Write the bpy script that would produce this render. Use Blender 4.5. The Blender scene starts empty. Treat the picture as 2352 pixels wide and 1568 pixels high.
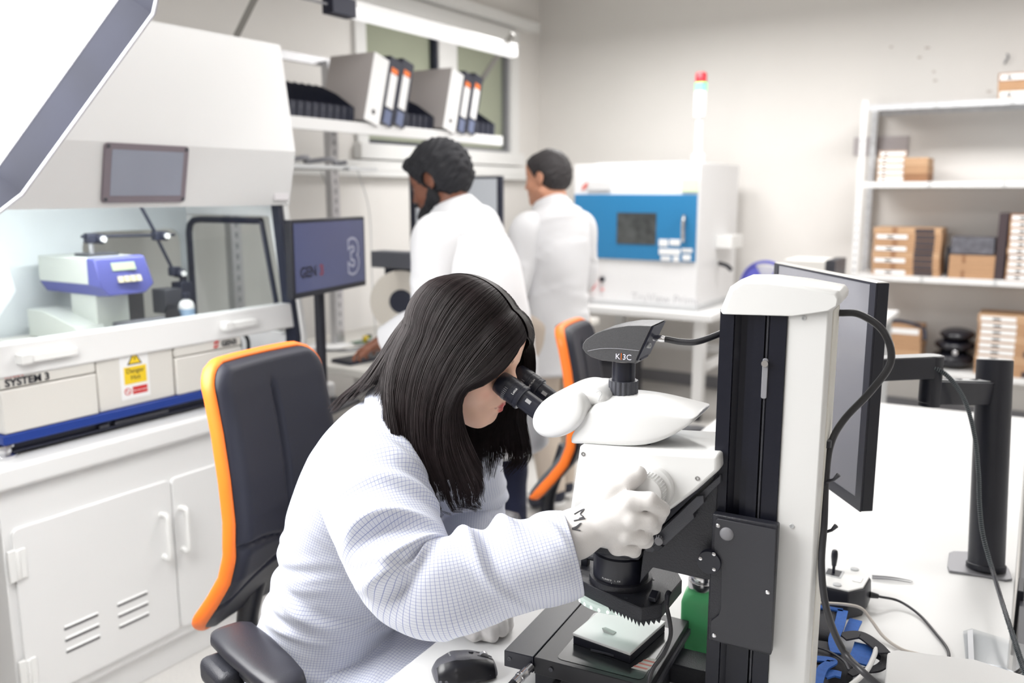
import bpy, bmesh, math, random
import numpy as np
from mathutils import Vector, Matrix
S = bpy.context.scene
COL = S.collection
random.seed(7)
rng = np.random.default_rng(7)
R = math.radians

# ---------------------------------------------------------------- camera
F_PX, CXP, CYP = 1989.0, 1176.0, 784.0          # focal length in pixels of the 2352 x 1568 frame
PITCH, YAW, HCAM = R(9.8), R(31.9), 1.56
cam_d = bpy.data.cameras.new('camera')
cam = bpy.data.objects.new('camera', cam_d)
COL.objects.link(cam)
cam.location = (0, 0, HCAM)
cam.rotation_euler = (R(90) - PITCH, 0, YAW)
cam_d.sensor_width = 36.0
cam_d.lens = 36.0 * F_PX / 2352.0
cam_d.clip_start = 0.05
cam_d.dof.use_dof = True
cam_d.dof.focus_distance = 1.38
cam_d.dof.aperture_fstop = 2.9
S.camera = cam
_fw = np.array([-math.sin(YAW) * math.cos(PITCH), math.cos(YAW) * math.cos(PITCH), -math.sin(PITCH)])
_rt = np.array([math.cos(YAW), math.sin(YAW), 0.0])
_up = np.cross(_rt, _fw)
_C = np.array([0, 0, HCAM])


def ray(px, py): return _fw + _rt * (px - CXP) / F_PX - _up * (py - CYP) / F_PX
def atd(px, py, d): return _C + ray(px, py) * d
def atz(px, py, z): r = ray(px, py); return _C + r * ((z - HCAM) / r[2])
def atx(px, py, x): r = ray(px, py); return _C + r * (x / r[0])
def aty(px, py, y): r = ray(px, py); return _C + r * (y / r[1])


# ---------------------------------------------------------------- world, lights, exposure
wd = bpy.data.worlds.new('world'); S.world = wd; wd.use_nodes = True
wd.node_tree.nodes['Background'].inputs[0].default_value = (0.9, 0.95, 1.0, 1)
wd.node_tree.nodes['Background'].inputs[1].default_value = 0.6
S.view_settings.view_transform = 'Standard'
S.view_settings.look = 'None'
S.view_settings.gamma = 1.0
S.view_settings.use_curve_mapping = False
S.view_settings.exposure = 0.30
S.cycles.max_bounces = 10
S.cycles.diffuse_bounces = 5
S.cycles.transparent_max_bounces = 16
S.cycles.caustics_reflective = False
S.cycles.caustics_refractive = False
S.cycles.sample_clamp_indirect = 6.0


def area_light(name, loc, target, sx, sy, power, color=(1, 1, 1)):
    l = bpy.data.lights.new(name, 'AREA'); l.shape = 'RECTANGLE'; l.size = sx; l.size_y = sy
    l.energy = power; l.color = color
    o = bpy.data.objects.new(name, l); COL.objects.link(o); o.location = loc
    o.rotation_euler = (Vector(target) - Vector(loc)).to_track_quat('-Z', 'Y').to_euler()
    return o


ROOM = dict(x0=-3.862, x1=3.3, y0=-2.6, y1=6.65, z1=3.25)
CEIL = [(-1.45, 0.4, 12), (-1.45, 2.9, 19), (-2.3, 5.0, 40), (-0.2, 0.4, 2), (0.9, -1.2, 8), (-0.2, 2.9, 7), (-0.2, 5.0, 40)]  # unseen ceiling lamps; the one behind the camera is added fill
for _x, _y, _w in CEIL:
    area_light('ceiling_fill_lamp', (_x, _y, 2.82), (_x, _y, 0), 1.2, 0.6, _w, (1.0, 0.985, 0.97))
SOFT_KEY_W = 11.0      # octagonal softbox on a stand to the right of the frame
SOFT_NEAR_W = 0.95      # octagonal softbox whose edge shows at the top left

# ---------------------------------------------------------------- materials
MATS = {}


def srgb(r, g, b):
    f = lambda c: (c / 255) / 12.92 if c / 255 <= 0.04045 else ((c / 255 + 0.055) / 1.055) ** 2.4
    return (f(r), f(g), f(b), 1)


def mat(name, col, rough=0.5, metal=0.0, noise=0.0, nscale=40, bump=0.0, bscale=300, spec=0.5, emis=None, estr=0, coat=0, sheen=0, sss=0):
    if name in MATS: return MATS[name]
    m = bpy.data.materials.new(name); m.use_nodes = True
    nt = m.node_tree; b = nt.nodes['Principled BSDF']
    c = col if len(col) == 4 else (*col, 1)
    b.inputs['Base Color'].default_value = c
    b.inputs['Roughness'].default_value = rough
    b.inputs['Metallic'].default_value = metal
    b.inputs['Specular IOR Level'].default_value = spec
    if coat: b.inputs['Coat Weight'].default_value = coat
    if sheen: b.inputs['Sheen Weight'].default_value = sheen
    if sss:
        b.inputs['Subsurface Weight'].default_value = sss
        b.inputs['Subsurface Radius'].default_value = (0.012, 0.005, 0.003)
        b.inputs['Subsurface Scale'].default_value = 0.6
    if emis:
        b.inputs['Emission Color'].default_value = emis if len(emis) == 4 else (*emis, 1)
        b.inputs['Emission Strength'].default_value = estr
    if noise or bump:
        tc = nt.nodes.new('ShaderNodeTexCoord')
    if noise:
        n = nt.nodes.new('ShaderNodeTexNoise'); n.inputs['Scale'].default_value = nscale; n.inputs['Detail'].default_value = 4
        nt.links.new(tc.outputs['Object'], n.inputs['Vector'])
        mx = nt.nodes.new('ShaderNodeMix'); mx.data_type = 'RGBA'
        mx.inputs[6].default_value = tuple(x * (1 - noise) for x in c[:3]) + (1,)
        mx.inputs[7].default_value = tuple(min(1, x * (1 + noise)) for x in c[:3]) + (1,)
        nt.links.new(n.outputs['Fac'], mx.inputs[0]); nt.links.new(mx.outputs[2], b.inputs['Base Color'])
    if bump:
        n2 = nt.nodes.new('ShaderNodeTexNoise'); n2.inputs['Scale'].default_value = bscale; n2.inputs['Detail'].default_value = 3
        nt.links.new(tc.outputs['Object'], n2.inputs['Vector'])
        bp = nt.nodes.new('ShaderNodeBump'); bp.inputs['Strength'].default_value = bump; bp.inputs['Distance'].default_value = 0.002
        nt.links.new(n2.outputs['Fac'], bp.inputs['Height']); nt.links.new(bp.outputs['Normal'], b.inputs['Normal'])
    MATS[name] = m
    return m


def emit(name, col, strength):
    if name in MATS: return MATS[name]
    m = bpy.data.materials.new(name); m.use_nodes = True
    nt = m.node_tree; nt.nodes.clear()
    e = nt.nodes.new('ShaderNodeEmission'); e.inputs[0].default_value = col if len(col) == 4 else (*col, 1); e.inputs[1].default_value = strength
    o = nt.nodes.new('ShaderNodeOutputMaterial'); nt.links.new(e.outputs[0], o.inputs[0])
    MATS[name] = m
    return m


def pane(name, tint=(1, 1, 1), refl=0.08, rough=0.0):
    if name in MATS: return MATS[name]
    m = bpy.data.materials.new(name); m.use_nodes = True
    nt = m.node_tree; nt.nodes.clear()
    t = nt.nodes.new('ShaderNodeBsdfTransparent'); t.inputs[0].default_value = (*tint, 1)
    g = nt.nodes.new('ShaderNodeBsdfGlossy'); g.inputs['Roughness'].default_value = rough
    fr = nt.nodes.new('ShaderNodeFresnel'); fr.inputs[0].default_value = 1.45
    ad = nt.nodes.new('ShaderNodeMath'); ad.operation = 'ADD'; ad.inputs[1].default_value = refl - 0.04; ad.use_clamp = True
    mx = nt.nodes.new('ShaderNodeMixShader'); o = nt.nodes.new('ShaderNodeOutputMaterial')
    gm = nt.nodes.new('ShaderNodeNewGeometry'); bf = nt.nodes.new('ShaderNodeMath'); bf.operation = 'SUBTRACT'; bf.inputs[0].default_value = 1.0; nt.links.new(gm.outputs['Backfacing'], bf.inputs[1])
    ml = nt.nodes.new('ShaderNodeMath'); ml.operation = 'MULTIPLY'; nt.links.new(ad.outputs[0], ml.inputs[0]); nt.links.new(bf.outputs[0], ml.inputs[1])
    nt.links.new(fr.outputs[0], ad.inputs[0]); nt.links.new(ml.outputs[0], mx.inputs[0])
    nt.links.new(t.outputs[0], mx.inputs[1]); nt.links.new(g.outputs[0], mx.inputs[2]); nt.links.new(mx.outputs[0], o.inputs[0])
    MATS[name] = m
    return m


WHITE = mat('white_enamel', (0.80, 0.80, 0.80), 0.35)
WHITE2 = mat('white_plastic', (0.82, 0.82, 0.81), 0.4)
MICW = mat('microscope_white', (0.76, 0.76, 0.755), 0.32, bump=0.04, bscale=900)
CREAM = mat('cream_plastic', (0.74, 0.72, 0.66), 0.45)
WARMW = mat('warm_white_panel', (0.72, 0.70, 0.66), 0.4)
BLACK = mat('black_plastic', (0.012, 0.013, 0.021), 0.42)
BLACKM = mat('black_anodised', (0.013, 0.014, 0.024), 0.33, bump=0.05, bscale=700)
BLACKT = mat('black_textured_paint', (0.022, 0.023, 0.031), 0.42, noise=0.25, nscale=600, bump=0.35, bscale=520)
NAVYB = mat('navy_black', (0.014, 0.017, 0.036), 0.5)
DGREY = mat('dark_grey_plastic', (0.06, 0.062, 0.075), 0.4, noise=0.2, nscale=500, bump=0.2, bscale=600)
GREY = mat('mid_grey', (0.25, 0.25, 0.27), 0.5)
LGREY = mat('light_grey', (0.55, 0.56, 0.57), 0.5)
ALU = mat('brushed_aluminium', (0.62, 0.62, 0.64), 0.35, 0.9, noise=0.1, nscale=60)
GALV = mat('galvanised_steel', (0.62, 0.63, 0.65), 0.45, 0.55, noise=0.25, nscale=25)
STEEL = mat('bright_steel', (0.75, 0.75, 0.77), 0.18, 1.0)
ORANGE = mat('orange_trim', srgb(247, 120, 32), 0.5)
BLUETRIM = mat('royal_blue_paint', srgb(26, 58, 140), 0.4)
VIOLETB = mat('violet_blue_plastic', srgb(84, 88, 158), 0.45)
RUBBER = mat('black_rubber', (0.013, 0.014, 0.019), 0.6)
INK = mat('black_ink', (0.02, 0.02, 0.03), 0.6)
REDINK = mat('red_ink', srgb(205, 40, 40), 0.6)
PAPER = mat('white_paper', (0.86, 0.86, 0.86), 0.8)
CARD = mat('brown_cardboard', srgb(184, 146, 112), 0.8, noise=0.12, nscale=14)
CARD2 = mat('pale_cardboard', srgb(196, 160, 126), 0.8, noise=0.12, nscale=14)
CARD3 = mat('dark_cardboard', srgb(152, 112, 82), 0.8, noise=0.15, nscale=14)

# ---------------------------------------------------------------- mesh helpers
BASE = {}


def vv(p): return np.array(p, float)


def spline(pts, n=8):
    """Catmull-Rom through the points; every coordinate (also extra columns) is interpolated."""
    P = np.array(pts, float)
    if len(P) < 3 or n <= 1: return P
    Q = np.vstack([2 * P[0] - P[1], P, 2 * P[-1] - P[-2]])
    out = []
    for i in range(1, len(Q) - 2):
        p0, p1, p2, p3 = Q[i - 1:i + 3]
        for k in range(n):
            t = k / n
            out.append(0.5 * ((2 * p1) + (-p0 + p2) * t + (2 * p0 - 5 * p1 + 4 * p2 - p3) * t * t + (-p0 + 3 * p1 - 3 * p2 + p3) * t ** 3))
    out.append(P[-1])
    return np.array(out)


def frames(path):
    """Parallel-transport frames along a path."""
    P = np.array(path, float)
    T = np.gradient(P, axis=0)
    T /= np.linalg.norm(T, axis=1)[:, None] + 1e-12
    a = np.array([0, 0, 1.0]) if abs(T[0][2]) < 0.9 else np.array([1.0, 0, 0])
    n = a - T[0] * (a @ T[0]); n /= np.linalg.norm(n)
    N = []
    for t in T:
        n = n - t * (n @ t); n /= np.linalg.norm(n) + 1e-12
        N.append(n.copy())
    N = np.array(N); B = np.cross(T, N)
    return P, T, N, B


class MB:
    def __init__(s): s.v = []; s.f = []; s.uv = None

    def add(s, V, Fc):
        o = len(s.v); s.v += [tuple(float(c) for c in p) for p in V]
        s.f += [tuple(i + o for i in f) for f in Fc]
        return s

    def bx(s, x0, x1, y0, y1, z0, z1):
        V = [(x, y, z) for z in (z0, z1) for y in (y0, y1) for x in (x0, x1)]
        return s.add(V, [(0, 2, 3, 1), (4, 5, 7, 6), (0, 1, 5, 4), (2, 6, 7, 3), (0, 4, 6, 2), (1, 3, 7, 5)])

    def obx(s, c, size, M=None):
        """box by centre, size and 3x3 rotation"""
        h = np.array(size) / 2
        V = [np.array([x, y, z]) * h for z in (-1, 1) for y in (-1, 1) for x in (-1, 1)]
        M = np.eye(3) if M is None else np.array(M)
        return s.add([vv(c) + M @ q for q in V], [(0, 2, 3, 1), (4, 5, 7, 6), (0, 1, 5, 4), (2, 6, 7, 3), (0, 4, 6, 2), (1, 3, 7, 5)])

    def prism(s, poly, a, b, axis='y'):
        n = len(poly)
        def mk(p, t):
            return {'x': (t, p[0], p[1]), 'y': (p[0], t, p[1]), 'z': (p[0], p[1], t)}[axis]
        V = [mk(p, a) for p in poly] + [mk(p, b) for p in poly]
        Fc = [tuple(range(n))[::-1], tuple(range(n, 2 * n))] + [(i, (i + 1) % n, n + (i + 1) % n, n + i) for i in range(n)]
        return s.add(V, Fc)

    def loft(s, rings, caps=True, closed=True):
        m = len(rings[0]); V = [p for r in rings for p in r]; Fc = []
        for i in range(len(rings) - 1):
            for j in range(m if closed else m - 1):
                k = (j + 1) % m
                Fc.append((i * m + j, i * m + k, (i + 1) * m + k, (i + 1) * m + j))
        if caps:
            Fc.append(tuple(range(m))[::-1]); Fc.append(tuple(range((len(rings) - 1) * m, len(rings) * m)))
        return s.add(V, Fc)

    def tube(s, path, r, n=10, sm=0, caps=True):
        P = spline(path, sm) if sm else np.array(path, float)
        rr = np.full(len(P), r, float) if np.isscalar(r) else np.interp(np.linspace(0, 1, len(P)), np.linspace(0, 1, len(r)), r)
        P, T, N, B = frames(P)
        a = np.linspace(0, 2 * math.pi, n, endpoint=False)
        rings = [P[i] + rr[i] * (np.cos(a)[:, None] * N[i] + np.sin(a)[:, None] * B[i]) for i in range(len(P))]
        return s.loft(rings, caps)

    def cyl(s, p0, p1, r0, r1=None, n=24, caps=True):
        r1 = r0 if r1 is None else r1
        return s.tube([p0, p1], [r0, r1], n, 0, caps)

    def lathe(s, prof, o=(0, 0, 0), ax=(0, 0, 1), n=32, caps=True):
        """prof: (radius, height) pairs along axis ax from o"""
        t = vv(ax); t = t / np.linalg.norm(t)
        a0 = np.array([1.0, 0, 0]) if abs(t[0]) < 0.9 else np.array([0, 1.0, 0])
        N = a0 - t * (a0 @ t); N /= np.linalg.norm(N); B = np.cross(t, N)
        a = np.linspace(0, 2 * math.pi, n, endpoint=False)
        return s.loft([vv(o) + t * h + max(r, 1e-5) * (np.cos(a)[:, None] * N + np.sin(a)[:, None] * B) for r, h in prof], caps)

    def ell(s, c, rad, n=16, m=10, M=None):
        rad = np.array([rad] * 3 if np.isscalar(rad) else rad, float); M = np.eye(3) if M is None else np.array(M)
        rings = []
        for i in range(1, m):
            ph = math.pi * i / m
            rings.append([vv(c) + M @ (rad * np.array([math.sin(ph) * math.cos(t), math.sin(ph) * math.sin(t), -math.cos(ph)])) for t in np.linspace(0, 2 * math.pi, n, endpoint=False)])
        o = len(s.v); s.loft(rings, False)
        s.v += [tuple(vv(c) + M @ (rad * np.array([0, 0, -1]))), tuple(vv(c) + M @ (rad * np.array([0, 0, 1])))]
        b, t = len(s.v) - 2, len(s.v) - 1; L = o + (m - 2) * n
        for j in range(n):
            k = (j + 1) % n
            s.f.append((b, o + k, o + j)); s.f.append((t, L + j, L + k))
        return s

    def quad(s, *P): return s.add(P, [tuple(range(len(P)))])

    def build(s, name, m, parent=None, bevel=0.0, seg=2, sub=0, angle=40, smooth=True, base=None, fix=True):
        me = bpy.data.meshes.new(name)
        b = vv(base) if base is not None else (BASE[parent.name] if parent is not None else np.zeros(3))
        V = np.array(s.v, float) - b
        me.from_pydata([tuple(p) for p in V], [], s.f)
        if fix:
            bm = bmesh.new(); bm.from_mesh(me); bmesh.ops.recalc_face_normals(bm, faces=bm.faces); bm.to_mesh(me); bm.free()
        if s.uv is not None:
            ul = me.uv_layers.new(name='uv')
            for lp in me.loops: ul.data[lp.index].uv = s.uv[lp.vertex_index]
        if smooth:
            me.shade_smooth(); me.set_sharp_from_angle(angle=R(angle))
        me.materials.append(m)
        o = bpy.data.objects.new(name, me); COL.objects.link(o)
        if parent is not None: o.parent = parent
        else: o.location = tuple(b)
        BASE[o.name] = b
        if bevel:
            md = o.modifiers.new('bevel', 'BEVEL'); md.width = bevel; md.segments = seg; md.limit_method = 'ANGLE'; md.angle_limit = R(35)
        if sub:
            md = o.modifiers.new('subdivision', 'SUBSURF'); md.levels = sub; md.render_levels = sub
        return o


def tag(o, label, cat, group=None):
    o['label'] = label; o['category'] = cat
    if group: o['group'] = group
    return o


def thing(name, label, cat, loc=(0, 0, 0), rz=0.0, group=None, local=None):
    """Empty at the thing's base. Parts are written in world coordinates, or, when `local` is given,
    in the thing's own turned frame whose base point is `local`."""
    o = bpy.data.objects.new(name, None); COL.objects.link(o)
    o.empty_display_size = 0.05; o.location = tuple(loc); o.rotation_euler = (0, 0, rz)
    BASE[o.name] = vv(loc) if local is None else vv(local)
    return tag(o, label, cat, group)


def struct(o): o['kind'] = 'structure'; return o


def dup(root, loc, rz=None, label=None, group=None, rot=None):
    r = root.copy(); COL.objects.link(r); r.location = tuple(loc)
    if rz is not None: r.rotation_euler = (0, 0, rz)
    if rot is not None: r.rotation_euler = rot
    if label: r['label'] = label
    if group: r['group'] = group
    for ch in list(root.children):
        c = ch.copy(); COL.objects.link(c); c.parent = r
        for g in list(ch.children):
            d = g.copy(); COL.objects.link(d); d.parent = c
    return r


def text(name, body, size, o, xd, yd, m, parent, ext=0.0006, align='LEFT', bold=0.0):
    cu = bpy.data.curves.new(name, 'FONT'); cu.body = body; cu.size = size; cu.extrude = ext; cu.align_x = align; cu.offset = bold
    cu.resolution_u = 3
    t = bpy.data.objects.new(name + '_src', cu); COL.objects.link(t)
    dg = bpy.context.evaluated_depsgraph_get()
    me = bpy.data.meshes.new_from_object(t.evaluated_get(dg))
    bpy.data.objects.remove(t)
    X = vv(xd); X /= np.linalg.norm(X); Y = vv(yd); Y = Y - X * (X @ Y); Y /= np.linalg.norm(Y); Z = np.cross(X, Y)
    M = Matrix(np.vstack([np.column_stack([X, Y, Z, vv(o) - (BASE[parent.name] if parent else 0)]), [0, 0, 0, 1]]).tolist())
    me.transform(M); me.materials.clear(); me.materials.append(m)
    ob = bpy.data.objects.new(name, me); COL.objects.link(ob)
    if parent: ob.parent = parent; BASE[ob.name] = BASE[parent.name]
    return ob


def rotm(ax, ang):
    return np.array(Matrix.Rotation(ang, 3, Vector(ax)))


# ================================================================= THE SETTING
x0, x1, y0, y1, z1 = ROOM['x0'], ROOM['x1'], ROOM['y0'], ROOM['y1'], ROOM['z1']
WALLM = mat('painted_wall', (0.79, 0.768, 0.742), 0.7, noise=0.03, nscale=3, bump=0.05, bscale=120)
FLOORM = mat('speckled_vinyl', (0.62, 0.605, 0.585), 0.45, noise=0.22, nscale=160)
struct(MB().bx(x0 - .1, x1 + .1, y0 - .1, y1 + .1, -0.1, 0).build('floor', FLOORM))
struct(MB().bx(x0 - .1, x1 + .1, y0 - .1, y1 + .1, z1, z1 + 0.1).build('ceiling', mat('ceiling_white', (0.8, 0.79, 0.77), 0.8)))
struct(MB().bx(x0, x1, y1, y1 + 0.1, 0, z1).build('wall_back', WALLM))
struct(MB().bx(x1, x1 + 0.1, y0, y1, 0, z1).build('wall_right', WALLM))
struct(MB().bx(x0, x1, y0 - 0.1, y0, 0, z1).build('wall_front', WALLM))
WY0, WY1, WZ0, WZ1 = 4.40, 6.15, 1.87, 2.74
wl = MB()
wl.bx(x0 - .1, x0, y0, WY0, 0, z1); wl.bx(x0 - .1, x0, WY1, y1, 0, z1)
wl.bx(x0 - .1, x0, WY0, WY1, 0, WZ0); wl.bx(x0 - .1, x0, WY0, WY1, WZ1, z1)
struct(wl.build('wall_left', WALLM))
struct(MB().bx(x0, x1, y1 - .012, y1, 0, .1).build('baseboard_back', GREY))
struct(MB().bx(x0, x0 + .012, y0, y1 - .012, 0, .1).build('baseboard_left', LGREY))
wm = MB()                                    # window in the left wall
wm.bx(x0 - .06, x0 + .03, WY0 - .1, WY0, WZ0 - .1, WZ1 + .1); wm.bx(x0 - .06, x0 + .03, WY1, WY1 + .12, WZ0 - .1, WZ1 + .1)
wm.bx(x0 - .06, x0 + .03, WY0, WY1, WZ1, WZ1 + .1)
win = struct(wm.build('window_1', WHITE2))
MB().bx(x0 - .06, x0 + .02, 5.19, 5.41, WZ0, WZ1).build('mullion', WHITE2, win)
MB().bx(x0 - .06, x0 + .07, WY0 - .12, WY1 + .14, WZ0 - .1, WZ0).build('sill', WHITE2, win, bevel=.004)
for a, b in ((WY0, 5.19), (5.41, WY1)):
    g = MB(); t = .028
    g.bx(x0 - .05, x0 + .004, a, a + t, WZ0, WZ1); g.bx(x0 - .05, x0 + .004, b - t, b, WZ0, WZ1)
    g.bx(x0 - .05, x0 + .004, a + t, b - t, WZ0, WZ0 + t); g.bx(x0 - .05, x0 + .004, a + t, b - t, WZ1 - t, WZ1)
    g.build('sash', NAVYB if a < 5 else GREY, win)
    MB().bx(x0 - .034, x0 - .03, a + t, b - t, WZ0 + t, WZ1 - t).build('pane', pane('window_glass', (.93, .95, .92), .06), win)
    MB().bx(x0 - .052, x0 - .048, a + .005, b - .005, WZ0 + .005, WZ1 - .005).build('blind', mat('olive_blind', srgb(190, 189, 176), 0.8, noise=.05, nscale=4), win)
tr = MB().bx(x0, x0 + .09, 3.2, 6.5, 2.86, 2.93); tr.build('trim_1', WHITE2)['kind'] = 'structure'
tr = MB().bx(x0, x0 + .07, 2.6, 6.62, 1.66, 1.76); tr.bx(x0 + .07, x0 + .074, 2.6, 6.62, 1.70, 1.705); tr.build('trim_2', WHITE2)['kind'] = 'structure'
# small marks on the back wall are blemishes of the paint
# ================================================================= LEFT: CABINET, HOOD AND WHAT IS IN IT
XF = -2.34
cab = thing('bench_cabinet', 'white metal two-door bench cabinet with louvred door under the fume hood', 'cabinet', (-2.7, 1.8, 0))
b = MB(); b.bx(-3.1, XF - .012, 1.158, 2.40, .10, .762); b.bx(-3.08, XF - .03, 1.17, 2.39, 0, .10)
b.build('body', WHITE, cab, bevel=.003)


def cab_door(ya, yb, parent):
    poly = []
    r = .018
    for cx, cy, a0 in ((ya + r, .135 + r, 180), (yb - r, .135 + r, 270), (yb - r, .65 - r, 0), (ya + r, .65 - r, 90)):
        for k in range(5):
            a = R(a0 + k * 22.5); poly.append((cx + r * math.cos(a), cy + r * math.sin(a)))
    return MB().prism(poly, XF - .012, XF, 'x').build('door', WHITE, parent, bevel=.002)


d1 = cab_door(1.18, 1.682, cab); d2 = cab_door(1.687, 2.19, cab)
SLOTM = mat('louvre_shadow_gap', (0.10, 0.10, 0.11), 0.6)
for (ya, yb) in ((1.297, 1.402), (1.467, 1.570)):
    for z in (.307, .271, .235):
        MB().bx(XF - .006, XF + .0015, ya, yb, z - .003, z + .003).build('louvre_slot', SLOTM, d1)
        MB().prism([(XF, z + .0025), (XF + .005, z + .0055), (XF + .005, z + .0075), (XF, z + .0105)], ya, yb, 'y').build('louvre', WHITE, d1)
for dd, y in ((d1, 1.640), (d2, 1.712)):
    MB().tube([(XF - .002, y, .545), (XF + .022, y, .548), (XF + .032, y, .535), (XF + .032, y, .475), (XF + .032, y, .415), (XF + .022, y, .402), (XF - .002, y, .405)], .0085, 10, 5).build('handle', WHITE2, dd)
for z in (.55, .225):
    h = MB(); h.bx(XF - .004, XF + .006, 1.160, 1.180, z - .045, z + .045); h.bx(XF - .002, XF + .006, 1.190, 1.208, z - .042, z + .042)
    h.cyl((XF + .006, 1.185, z - .042), (XF + .006, 1.185, z + .042), .006, n=10)
    h.build('hinge', WHITE2, d1, bevel=.0015)
wt = tag(MB().bx(-3.14, XF + .012, .55, 2.44, .765, .832).build('worktop', WHITE, base=(-2.72, 1.5, .765), bevel=.012, seg=3), 'thick white worktop with rounded front edge lying on the bench cabinet', 'worktop')

# ---- instrument below the sash
sy = thing('test_instrument', 'long beige and blue desktop test instrument standing on the worktop under the hood sash', 'instrument', (-2.7, 1.63, .832))
XS = -2.39
m_ = MB(); m_.bx(-2.98, XS - .03, 1.20, 2.06, .838, .872); m_.bx(XS - .03, XS - .02, 1.22, 2.04, .842, .850); m_.build('plinth', NAVYB, sy, bevel=.002)
MB().bx(-2.99, XS + .004, 1.205, 2.055, .874, .902).build('blue_band', BLUETRIM, sy, bevel=.003)
m_ = MB(); m_.bx(XS - .028, XS - .014, 1.55, 1.74, .852, .862); m_.cyl((XS - .02, 1.50, .857), (XS - .02, 1.50 + .03, .857), .006)
m_.build('rail', DGREY, sy)
MB().lathe([(.034, 0), (.034, .008), (.022, .016), (.022, .026), (.03, .032), (.03, .038)], (XS - .035, 1.222, .832), n=28).build('foot', STEEL, sy)
for i, (ya, yb, dx) in enumerate(((1.213, 1.492, 0), (1.498, 1.764, -.006), (1.770, 2.043, 0))):
    q = MB()
    if i == 1: q.bx(-2.98, XS + dx, ya, yb, .903, 1.075)
    else:
        q.bx(-2.98, XS, ya, yb, .903, 1.026); q.bx(-2.98, XS - .002, ya, yb, 1.029, 1.075)
    blk = q.build('front_cover', WARMW, sy, bevel=.004)
text('lettering', 'SYSTEM 3', .030, (XS + .0005, 1.226, 1.035), (0, 1, 0), (0, 0, 1), INK, sy, bold=.0006)
text('lettering', 'must', .026, (XS + .0005, 1.226, 1.060), (0, 1, 0), (0, 0, 1), REDINK, sy, bold=.0006)
text('lettering', 'GEN3', .026, (XS + .0005, 1.955, 1.038), (0, 1, 0), (0, 0, 1), INK, sy, bold=.0006)
q = MB()
for k in range(2):
    aa = np.linspace(R(40 + 180 * k), R(200 + 180 * k), 12)
    q.tube([(XS + .001, 1.933 + (.011 - .006 * (j / 11)) * math.cos(a), 1.048 + (.011 - .006 * (j / 11)) * math.sin(a)) for j, a in enumerate(aa)], [.0035, .001], 6)
q.build('swirl_emblem', REDINK, sy)
sh = MB().bx(XS - .006, XS - .0045, 1.573, 1.672, .925, 1.084).build('warning_sheet', PAPER, sy)
XW_ = XS - .0040
YEL = mat('warning_yellow', srgb(240, 205, 40), 0.6)
MB().prism([(1.598, 1.032), (1.650, 1.032), (1.624, 1.076)], XW_ - .0004, XW_, 'x').build('triangle_border', INK, sh)
MB().prism([(1.604, 1.0355), (1.644, 1.0355), (1.624, 1.069)], XW_, XW_ + .0004, 'x').build('triangle', YEL, sh)
MB().prism([(1.623, 1.046), (1.6265, 1.046), (1.6255, 1.0575), (1.6235, 1.0575)], XW_ + .0004, XW_ + .0008, 'x').build('exclamation_mark', INK, sh)
MB().bx(XW_ - .0004, XW_, 1.585, 1.663, .972, 1.026).build('yellow_panel', YEL, sh)
text('lettering', 'Danger\nHot', .021, (XW_ + .0003, 1.624, 1.006), (0, 1, 0), (0, 0, 1), INK, sh, .0003, 'CENTER')
MB().bx(XW_ - .0004, XW_, 1.611, 1.663, .938, .962).build('red_panel', REDINK, sh)
text('lettering', 'Do not touch', .0085, (XW_ + .0003, 1.637, .947), (0, 1, 0), (0, 0, 1), PAPER, sh, .0003, 'CENTER')
q = MB(); q.tube([(XW_, 1.594 + .010 * math.cos(a), .950 + .010 * math.sin(a)) for a in np.linspace(0, 2 * math.pi, 25)], .0013, 6); q.cyl((XW_, 1.588, .956), (XW_, 1.600, .944), .0012, n=6)
q.build('prohibition_ring', REDINK, sh)
for k, (a, c) in enumerate(((2.055, 0), (2.085, .01))):
    MB().tube([(-2.46 + c, a, .90), (-2.45 + c, a + .03, 1.0), (-2.47 + c, a + .02, 1.06), (-2.62, a, 1.09), (-2.75, a - .02, 1.05)], .007, 8, 6).build('supply_hose', DGREY, sy)

# ---- fume hood
HY0, HY1, HXB = 1.0, 2.334, -3.0
hd = thing('fume_hood', 'large white fume hood with glass sash and small touch panel on its fascia', 'fume hood', (-2.7, 1.67, .832))
prof = [(HXB, .834), (-2.40, .834), (-2.362, 1.02), (-2.435, 1.508), (-2.392, 1.705), (-2.445, 2.075), (HXB, 2.075)]
# right side: post, lintel, back stile and a low rail around a side window
ys = (HY1 - .022, HY1)
sp = MB()
sp.prism([(-2.47, .834), (-2.40, .834), (-2.362, 1.02), (-2.435, 1.508), (-2.392, 1.705), (-2.445, 2.075), (HXB, 2.075), (HXB, 1.47), (-2.52, 1.47), (-2.44, 1.02)], *ys, 'y')
sp.bx(HXB, -2.985, *ys, .834, 1.47); sp.prism([(-2.985, .834), (-2.47, .834), (-2.452, 1.03), (-2.985, 1.03)], *ys, 'y')
sp.build('right_side', WHITE, hd, bevel=.003)
MB().prism(prof, HY0, HY0 + .02, 'y').build('left_side', WHITE, hd)
g = MB(); t = .022                                  # black gasket of the side window, rounded upper corner
loop = [(-2.972, 1.03), (-2.972, 1.40), (-2.964, 1.43), (-2.94, 1.448), (-2.90, 1.452), (-2.55, 1.452)]
g.tube([(x, HY1 - .030, z) for x, z in loop], .013, 8)
g.tube([(-2.55, HY1 - .03, 1.452), (-2.47, HY1 - .03, 1.04)], .010, 8)
g.build('window_gasket', NAVYB, hd)
MB().prism([(-2.985, 1.03), (-2.452, 1.03), (-2.52, 1.47), (-2.985, 1.47)], HY1 - .014, HY1 - .010, 'y').build('side_glass', pane('sash_glass', (.96, .98, .98), .05), hd)
INNER = mat('hood_liner_grey', (0.66, 0.70, 0.72), 0.3, noise=.12, nscale=5)
bk = MB()                                           # rear liner with a rear window
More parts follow.
